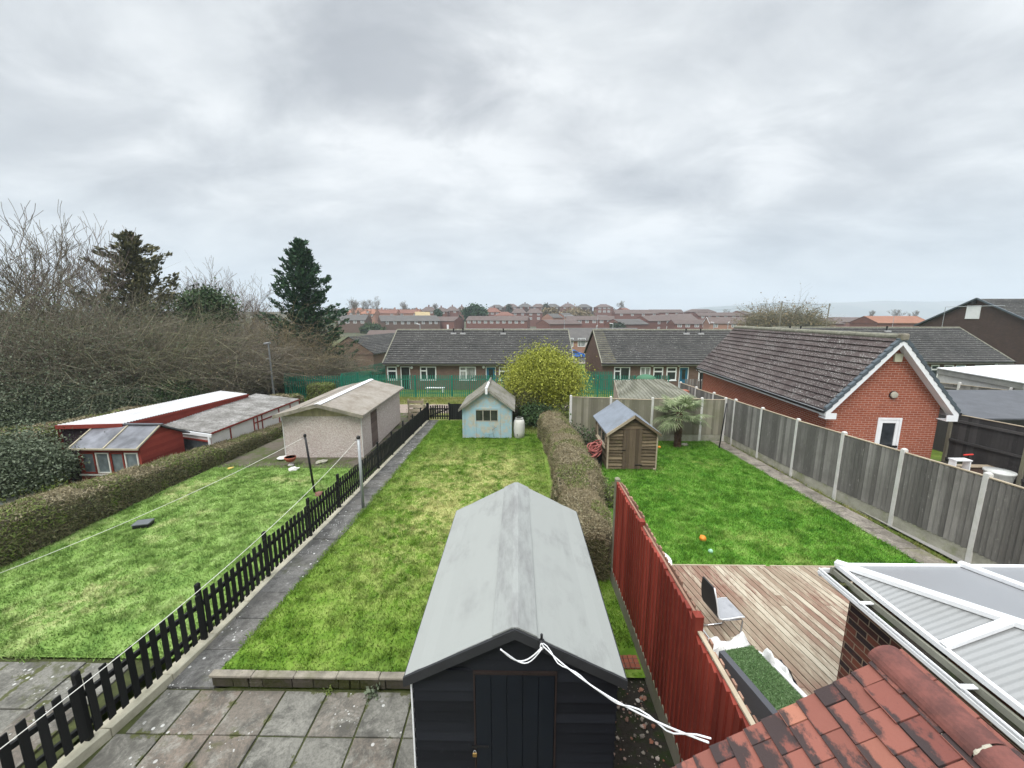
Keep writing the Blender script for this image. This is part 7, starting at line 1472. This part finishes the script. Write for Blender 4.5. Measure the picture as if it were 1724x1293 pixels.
def conifer(label, x, y, H, W_, lm, nb=230, seed=1, per=70, name='conifer', dense=1.0, ragged=.25, bend=None, ls=.30):
    random.seed(seed); z = zf(x, y); t = thing(name, label, 'tree', (x, y, z - .1)); m = M(); m.tube([(0, 0, 0), (.05, 0, H * .5), (0, 0, H * .97)], [.22, .13, .02], 8); m.build('trunk', BARK, t, smooth=True)
    P = []; D = []; S0, S1, ra, rb = [], [], [], []
    for b in range(nb):
        f = (b + .5) / nb; h = H * (.06 + .93 * f); pf = (1 - f) ** .72 * (1 - .35 * max(0, .25 - f) / .25); L = W_ / 2 * pf * random.uniform(1 - ragged, 1 + ragged * .45) + .12; a = b * 2.399 + random.uniform(-.4, .4)
        if f > .93: a = random.uniform(0, 6.28)
        lift = random.uniform(.15, .5) + .5 * f; base = V((0, 0, h)); d = V((math.cos(a), math.sin(a), lift)).normalized(); n = int(per * (.35 + L / (W_ / 2)))
        tip = base + V((math.cos(a) * L, math.sin(a) * L, L * (lift * .55))); S0.append(base); S1.append(tip); ra.append(.03); rb.append(.008)
        for i in range(n):
            s = random.random() ** .62; q = base.lerp(tip, s) + V((0, 0, -.10 * math.sin(s * 3.1) * L)); w = .10 + .24 * L * (1 - s) * .55
            P.append(q + V((random.gauss(0, w), random.gauss(0, w), random.gauss(0, w * .55)))); D.append((d + V((random.gauss(0, .45), random.gauss(0, .45), random.gauss(.15, .35)))).normalized())
    segmesh('branches', S0, S1, ra, rb, BARK, t)
    P = np.array([list(p) for p in P]); D = np.array([list(p) for p in D]); n = len(P); c = np.cross(D, rng.normal(size=(n, 3))); c /= np.linalg.norm(c, axis=1)[:, None]; l = (ls * rng.uniform(.5, 1.3, n))[:, None]
    rawmesh('crown', np.stack([P - D * l * .4 - c * l * .10, P - D * l * .1 + c * l * .28, P + D * l * .75, P + c * l * -.26 + D * l * .1], 1), 4, lm, t); return t
def thicket(label, x, y, W_, D_, H, n, mt, leaf=None, nleaf=0, seed=0, name='bush', cat_='bush', dome=.38, ls=.14, arch=.5, low=0, group=None, twr=.0105, wl=1.0):
    # many arching shoots from a wide stool; leaves are scattered along the shoots
    random.seed(seed); z = zf(x, y); t = thing(name, label, cat_, (x, y, z - .05), 0, group); A, B, ra, rb = [], [], [], []
    for i in range(n):
        u, v = random.uniform(-1, 1), random.uniform(-1, 1); q = V((u * W_ / 2 * .85, v * D_ / 2 * .85, low * random.random() * H))
        k = 1 - dome * min(1, u * u + v * v * .5); h = H * max(.25, k) * random.uniform(.62, 1.06) * (1 + .62 * mnoise.noise(V((u * 2.6 + seed * 3.3, v * 2, 1)))); d = V((u * .45 + random.gauss(0, .3), v * .4 + random.gauss(0, .3), 1)).normalized(); ns = 5; r = twr * random.uniform(1.2, 2.4)
        for s in range(ns):
            e = q + d * ((h - q.z * .6) / ns); A.append(q); B.append(e); ra.append(r); rb.append(r * .78); r *= .78
            if s > 0:
                for _ in range(2):
                    sd_ = (d * .6 + V((random.gauss(0, .7), random.gauss(0, .7), random.gauss(.05, .5)))).normalized(); l = h * random.uniform(.08, .22) * wl; m1 = e + sd_ * l * .5; A.append(e); B.append(m1); ra.append(r * .6); rb.append(r * .5); s2 = (sd_ + V((random.gauss(0, .4), random.gauss(0, .4), random.gauss(-.1, .4)))).normalized(); A.append(m1); B.append(m1 + s2 * l * .5); ra.append(r * .5); rb.append(r * .3)
            q = e; d = (d + V((random.gauss(0, .2) + u * .12, random.gauss(0, .2) + v * .1, -arch * .16 * s))).normalized()
    segmesh('branches', A, B, np.maximum(ra, .0035), np.maximum(rb, .003), mt, t)
    if nleaf:
        a, b = np.array([list(q) for q in A]), np.array([list(q) for q in B]); idx = rng.integers(0, len(a), nleaf); f = rng.random(nleaf)[:, None]; P = a[idx] * (1 - f) + b[idx] * f + rng.normal(0, .05, (nleaf, 3)); rawmesh('foliage', leafquads(P, ls * rng.uniform(.5, 1.3, nleaf)), 4, leaf, t)
    return t
def leafy(label, x, y, rx, ry, H, lm, nleaf, seed=0, ls=.11, name='shrub', cat_='shrub', ncl=60, z0=.25, core=True, group=None, tm=BARK, nst=7, zb=None):
    random.seed(seed); z = zf(x, y) if zb is None else zb; t = thing(name, label, cat_, (x, y, z - .05), 0, group); segs = []
    for i in range(nst): a = 6.28 * i / nst; grow(segs, V((.1 * math.cos(a), .1 * math.sin(a), 0)), V((.55 * math.cos(a), .55 * math.sin(a), 1)).normalized(), H * .30, .035, 2, .2, .5, .1, (2, 2), .75, .008)
    a = np.array([[*s[0], *s[1]] for s in segs]); k = np.array([1, 1, 1]) * 1.0
    lim = np.array([rx * .8, ry * .8, H * .85]); mx = np.abs(a[:, 3:]).max(0); f_ = np.minimum(1, lim / mx); a[:, :3] *= f_; a[:, 3:] *= f_
    segmesh('branches', a[:, :3], a[:, 3:], [s[2] for s in segs], [s[3] for s in segs], tm, t, 4)
    P = []
    for c in range(ncl):
        th_, ph = random.uniform(0, 6.28), math.acos(random.uniform(-.75, 1)); rr = random.uniform(.45, 1.0) ** .5; bump = 1 + .14 * mnoise.noise(V((math.cos(th_) * 1.5, math.sin(th_) * 1.5, math.cos(ph) * 2 + seed)))
        ctr = np.array([rx * rr * bump * math.sin(ph) * math.cos(th_), ry * rr * bump * math.sin(ph) * math.sin(th_), H * z0 + (H * (1 - z0)) * (.42 + .5 * rr * bump * math.cos(ph))]); s = random.uniform(.10, .19) * (rx + min(H * .5, rx * 1.2))
        P.append(ctr + rng.normal(0, 1, (nleaf // ncl, 3)) * np.array([s, s, s * .7]))
    P = np.concatenate(P); P = P[P[:, 2] > .03]; rawmesh('foliage', leafquads(P, ls * rng.uniform(.5, 1.3, len(P)), None, 1.8), 4, lm, t); return t
def px_at(px, Y): return at_y(px, 640, Y).x
def H_at(px, py, Y): return at_y(px, py, Y).z - zf(px_at(px, Y), Y)
# --- big tree line on the left
LT = 'bare trees along the left'
bare_tree('tall spreading bare tree with a nest of twigs, second from the left edge', px_at(112, 25), 25, H_at(112, 335, 25), 11, 5, .25, .17, .2, .40, group=LT, ivy=500, stems=4)
bare_tree('tall bare tree at the far left edge with an ivy covered trunk', px_at(20, 23), 23, H_at(20, 345, 23), 5, 5, .25, .16, .2, .40, group=LT, ivy=2500, stems=4)
bare_tree('upright bare tree immediately left of the dull ivy-clad conifer', px_at(185, 27), 27, H_at(185, 352, 27), 23, 5, .25, .14, .26, .38, mc=TWIGP, group=LT, stems=4)
bare_tree('bare tree off the left end of the tree line, leaning outward', px_at(-70, 22), 22, H_at(-70, 350, 22), 31, 5, .25, .16, .2, .40, group=LT, stems=4)
bare_tree('dense pinkish bare tree right of the dull ivy-clad conifer', px_at(330, 34), 34, H_at(330, 426, 34), 41, 6, .18, .12, .3, .42, mc=TWIGP, group=LT, stems=4)
bare_tree('low spreading bare tree between the ivy tree and the dark conifer', px_at(405, 36), 36, H_at(405, 444, 36), 47, 6, .16, .11, .25, .45, mc=TWIGP, group=LT, stems=3)
conifer('dull ivy-clad conifer with a ragged top among the bare trees on the left', px_at(255, 29), 29, H_at(245, 388, 29), 9.6, L_CON2, 210, 3, 80, ragged=.8, ls=.30)
conifer('tall dark green conifer standing against the sky on the left', px_at(526, 35.5), 35.5, H_at(510, 400, 35.5), 8.8, L_CON, 230, 8, 95, ragged=.6, ls=.30)
leafy('dark green ivy clad tree top left of the dark conifer', px_at(365, 30), 30, 1.35, 1.3, H_at(362, 470, 30), L_IVY, 8000, 6, .14, 'ivy_tree', 'tree', 40, .45)
THG = 'thicket on the left'
thicket('big grey-green evergreen thicket at the far left edge', px_at(30, 19.5), 19.5, 6.5, 5, H_at(40, 501, 19.5) * 1.34, 555, TWIG, L_BLU, 33150, 1, 'thicket', group=THG, ls=.055, dome=.28, twr=.017, wl=1.7)
thicket('grey-green evergreen thicket second from the left edge, behind the hedge', px_at(130, 20.5), 20.5, 5.5, 4.5, H_at(130, 521, 20.5) * 1.34, 512, TWIG, L_BLU, 28730, 2, 'thicket', group=THG, ls=.055, dome=.28, twr=.017, wl=1.7)
thicket('olive twiggy thicket with long pale shoots, below the ivy-clad conifer', px_at(225, 22.5), 22.5, 5.5, 5, H_at(230, 491, 22.5) * 1.22, 812, TWIGO, L_IVY, 13260, 3, 'thicket', group=THG, ls=.055, arch=.9, dome=.28, twr=.017, wl=1.7)
thicket('grey-brown tangled thicket right of the olive twiggy thicket', px_at(310, 24.5), 24.5, 5.5, 5, H_at(315, 501, 24.5) * 1.12, 812, TWIG, L_BRN, 11050, 4, 'thicket', group=THG, ls=.055, arch=.9, dome=.28, twr=.017, wl=1.7)
thicket('grey-brown thicket with green ivy, left of the street lamp', px_at(385, 28.5), 28.5, 5.2, 5, H_at(385, 511, 27.5) * 1.0, 748, TWIG, L_IVY, 15470, 5, 'thicket', group=THG, ls=.055, arch=.8, dome=.28, twr=.017, wl=1.7)
thicket('broad tan-brown bush behind the street lamp', px_at(470, 33), 33, 6.2, 4.5, H_at(480, 520, 33) * 1.0, 1015, TWIGT, L_BRN, 35360, 6, 'thicket', group=THG, ls=.055, arch=.7, dome=.28, twr=.017, wl=1.7)
thicket('tall brown thicket behind the tan bush, left of the dark conifer', px_at(435, 37), 37, 6, 4, H_at(440, 482, 34) * 1.0, 598, TWIG, L_BRN, 13260, 7, 'thicket', group=THG, ls=.055, dome=.28, twr=.017, wl=1.7)
thicket('dark grey bare bush at the foot of the tall conifer', px_at(548, 33), 33, 2.6, 2.4, H_at(540, 546, 33) * 1.0, 352, TWIG, L_IVY, 5525, 8, 'thicket', group=THG, ls=.055, arch=.9, dome=.28, twr=.017, wl=1.7)
leafy('low dark ivy mass at the bottom of the olive twiggy thicket', px_at(235, 19.6), 19.6, 2.6, 1.6, 2.4, L_IVY, 45000, 9, .055, 'ivy_bush', 'bush', 50, .1)
leafy('low dark evergreen bush at the far left beneath the thicket', px_at(60, 17.2), 17.2, 3.2, 1.8, 3.0, L_BLU, 70000, 12, .052, 'evergreen_bush', 'bush', 60, .1)
leafy('low dark evergreen bush right of the far left one, behind the clipped hedge', px_at(150, 18.2), 18.2, 2.4, 1.6, 2.6, L_BLU, 50000, 13, .052, 'evergreen_bush', 'bush', 50, .1)
thicket('background wood of bare stems behind the left thicket', px_at(150, 38), 38, 44, 5, 6.2, 1700, TWIG, L_BRN, 14000, 14, 'thicket', group=THG, ls=.2, dome=.1, twr=.014)
leafy('grey-green flowering bush left of the faded red shed', -15.1, 10.9, 1.05, .95, 2.15, L_BLU, 30000, 15, .05, 'leafy_bush', 'bush', 46, .15, zb=-.55)
thicket('low brown dead scrub on the ground left of the leafy bush', -14.6, 8.9, 2.4, 1.6, .8, 260, TWIGT, L_BRN, 2500, 16, 'scrub', ls=.06)
# --- middle of the picture
leafy('big rounded yellow-green shrub beside the blue shed', px_at(915, 21.4), 21.4, 1.55, 1.4, H_at(915, 594, 21.4), L_YEL, 80000, 21, .06, 'shrub', 'shrub', 70, .30)
thicket('twiggy grey undergrowth left of the yellow-green shrub', px_at(866, 20.6), 20.6, 1.3, 1.0, 2.6, 230, TWIG, L_HEDG, 1500, 22, 'undergrowth', ls=.07)
leafy('dark undergrowth between the water barrel and the hedge', px_at(905, 19.2), 19.2, .75, .6, 1.15, L_IVY, 4500, 23, .07, 'undergrowth', 'bush', 24, .1)
thicket('green ivy and bramble on the hedge end below the yellow-green shrub', px_at(935, 20.0), 20.0, 1.0, .9, 1.5, 150, TWIGO, L_HEDG, 3500, 24, 'bramble', ls=.07)
thicket('straggly bare shrub between the hedge and the rear board fence', px_at(985, 15.4), 15.4, .8, .8, 1.55, 90, TWIG, L_IVY, 1100, 25, 'straggly_shrub', 'shrub', ls=.07)
thicket('small leafy grey-green plant poking over the middle of the hedge', 2.15, 14.1, .5, .5, 1.25, 60, TWIGO, L_BLU, 700, 26, 'leafy_plant', 'plant', ls=.06)
thicket('bright green shoots spilling from the hedge toward the brown shed', 2.25, 10.4, 1.0, 1.1, 1.05, 150, TWIGO, L_HEDG, 2200, 27, 'leafy_plant', 'plant', ls=.05)
thicket('green overgrown hedge end beside the timber gate', -5.3, 21.2, 1.2, .8, 1.0, 70, TWIGO, L_HED, 900, 28, 'overgrown_shrub', 'shrub', ls=.07)
m = M(); 
for a, b, l in ((0, .08, .55), (1.2, -.05, .4)): pass
# --- palm tree
g = ground(1140, 753); t = thing('palm_tree', 'small palm tree with shaggy brown trunk at the end of the right lawn', 'palm tree', g)
m = M(); H = 1.5; m.tube([(.0 + .015 * math.sin(i), .0, -.05 + H * i / 16) for i in range(17)], [.13 - .03 * (i / 16) + (.014 if i % 2 else 0) for i in range(17)], 14); m.build('trunk', PALMT, t)
random.seed(77); F = []
for k in range(2600): a, h = random.uniform(0, 6.28), random.uniform(.02, H); r = .115 - .025 * h / H; F.append((r * math.cos(a), r * math.sin(a), h))
F = np.array(F); rawmesh('trunk_fibre', leafquads(F, .05, None, 2.4), 4, PALMT, t)
for k in range(30):
    a = k * 2.399; el = random.uniform(-.65, .95) if k > 5 else random.uniform(.5, 1.1); Ls = random.uniform(.55, .80); top_ = V((0, 0, H - .02)); d = V((math.cos(a) * math.cos(el), math.sin(a) * math.cos(el), math.sin(el))); end = top_ + d * Ls - V((0, 0, .06)); m = M(); m.tube([top_, top_.lerp(end, .5) + V((0, 0, .03)), end], [.012, .009, .006], 5)
    side = d.cross(V((0, 0, 1))).normalized(); upv = side.cross(d).normalized(); nfl = 22
    for j in range(nfl):
        b = (j / (nfl - 1) - .5) * 4.3; ld = (d * math.cos(b) + side * math.sin(b)).normalized(); l = .58 * (.72 + .28 * math.cos(b * .7)) * random.uniform(.88, 1.08); w = upv.cross(ld).normalized() * .019; fold = upv * .006 * (1 if j % 2 else -1)
        p1 = end + ld * l * .55 + fold; dr = .16 + .12 * (el < 0) ; p2 = end + ld * l - V((0, 0, dr * l)); p0 = end + fold; m.face([p0 - w * .4, p0 + w * .4, p1 + w, p1 - w]); m.face([p1 - w, p1 + w, p2])
    m.build('palm_frond', L_PALM, t)
rock(1152, 750, .14, 'grey boulder at the foot of the palm tree', CONCM, .6)
# --- trees among the far houses
FT = 'trees among the distant houses'
def far_bare(label, px, top_, base_, Y, w_px, seed, mc=TWIG, **k):
    p = at_y(px, base_, Y); H = at_y(px, top_, Y).z - p.z; random.seed(seed); t = thing('bare_tree', label, 'tree', (p.x, Y, p.z), 0, FT); segs = []
    for s in range(3): grow(segs, V((random.gauss(0, .3), 0, 0)), V((random.gauss(0, .4), random.gauss(0, .4), 1)).normalized(), H * .2, .16, 5, .3, .42, .14, (2, 3), .78, .022)
    tree_parts(t, segs, H, .09, BARK, mc); return t
def far_leafy(label, px, top_, base_, Y, w_px, n, lm=L_FAR, name='evergreen_tree', cat_='tree', seed=1, ls=.5, z0=.08):
    p = at_y(px, base_, Y); H = at_y(px, top_, Y).z - p.z; r = w_px / 660 * Y / 2; return leafy(label, p.x, Y, r, r * .8, H, lm, n, seed, ls, name, cat_, 60, z0, group=FT, zb=p.z - .5)
far_bare('hazy bare tree left on the left hilltop', 597, 499, 535, 200, 30, 101); far_bare('broad hazy bare tree on the left hilltop', 625, 497, 535, 205, 40, 102); far_bare('hazy bare tree right of the broad one on the left hilltop', 681, 505, 535, 250, 28, 103); far_bare('small pale bare tree on the hilltop left of the round evergreen', 735, 510, 530, 290, 18, 104)
far_bare('lone pale bare tree on the crest right of the white-windowed house', 1049, 506, 525, 300, 14, 105)
far_leafy('round dark evergreen rising between the hillside houses', 800, 512, 545, 200, 27, 5000, L_CON, seed=31, ls=.8); far_leafy('small dark evergreen on the left hillside', 738, 518, 535, 235, 9, 1200, L_CON, seed=32, ls=.7)
far_leafy('dark evergreen on the crest behind the second hipped house', 857, 511, 530, 300, 8, 900, seed=33, ls=.9); far_leafy('dark evergreen on the crest right of the third hipped house', 919, 510, 530, 318, 9, 900, seed=34, ls=.9)
far_leafy('dark clipped hedge mass left of the bare brick gable', 627, 545, 558, 172, 34, 2600, L_IVY, 'hedge_mass', 'hedge', 35, .7); far_leafy('brownish trees below the hilltop houses, left clump', 925, 519, 542, 262, 30, 2200, L_BRN, 'tree_clump', 'tree', 36, .9); far_leafy('brownish trees below the hilltop houses, right clump', 968, 519, 540, 268, 44, 2600, L_BRN, 'tree_clump', 'tree', 37, .9); far_leafy('dark bush beside the red semi pair on the hillside', 924, 526, 540, 232, 9, 900, L_FAR, 'evergreen_bush', 'bush', 38, .6)
far_leafy('green bushes in front of the brown roofed terrace windows', 1040, 542, 551, 160, 22, 1200, L_FAR, 'evergreen_bush', 'bush', 39, .5); far_leafy('olive hedge bush before the pale bungalow row on the left', 639, 580, 592, 80, 13, 1200, L_YEL, 'garden_bush', 'bush', 40, .25)
random.seed(5); p = at_y(1320, 552, 110); thicket('large bare bushy tree behind the wooden pole', p.x, 110, 13, 9, at_y(1310, 513, 110).z - zf(p.x, 110) + 1.2, 1700, TWIGO, L_BRN, 16000, 51, 'bare_bushy_tree', 'tree', .2, .28, .3, .3, FT, .035)
for k, (px, tp, lab) in enumerate(((1467, 521, 'tiny far bare tree above the orange roof, left'), (1510, 520, 'tiny far bare tree above the orange roof, middle'), (1540, 522, 'tiny far bare tree above the orange roof, right'), (1222, 520, 'faint bare tree above the long brown terrace'))): far_bare(lab, px, tp, 540, 330, 10, 110 + k)
far_leafy('dark ivy bush against the left gable-ended bungalow', 596, 603, 618, 56, 14, 1500, L_IVY, 'ivy_bush', 'bush', 61, .22)
# a hedge of trees along the skyline
random.seed(9); P = []
for k in range(260):
    px = random.uniform(560, 1290); Y = random.uniform(330, 430); q = at_y(px, 528, Y); s = random.uniform(.9, 1.9); zc = zf(q.x, Y) + s; k_ = rng.normal(0, 1, (110, 3)); k_ /= np.maximum(1, np.linalg.norm(k_, axis=1) / 1.7)[:, None]; P.append(np.array([q.x, Y, zc]) + k_ * np.array([s * 1.7, s, s * .8]))
o = rawmesh('distant_trees', leafquads(np.concatenate(P), rng.uniform(.5, 1.1, 260 * 110)), 4, leafmat('distant_tree_mix', [(.05, .05, .035), (.10, .08, .06), (.13, .10, .08)])); tag(o, kind='stuff')
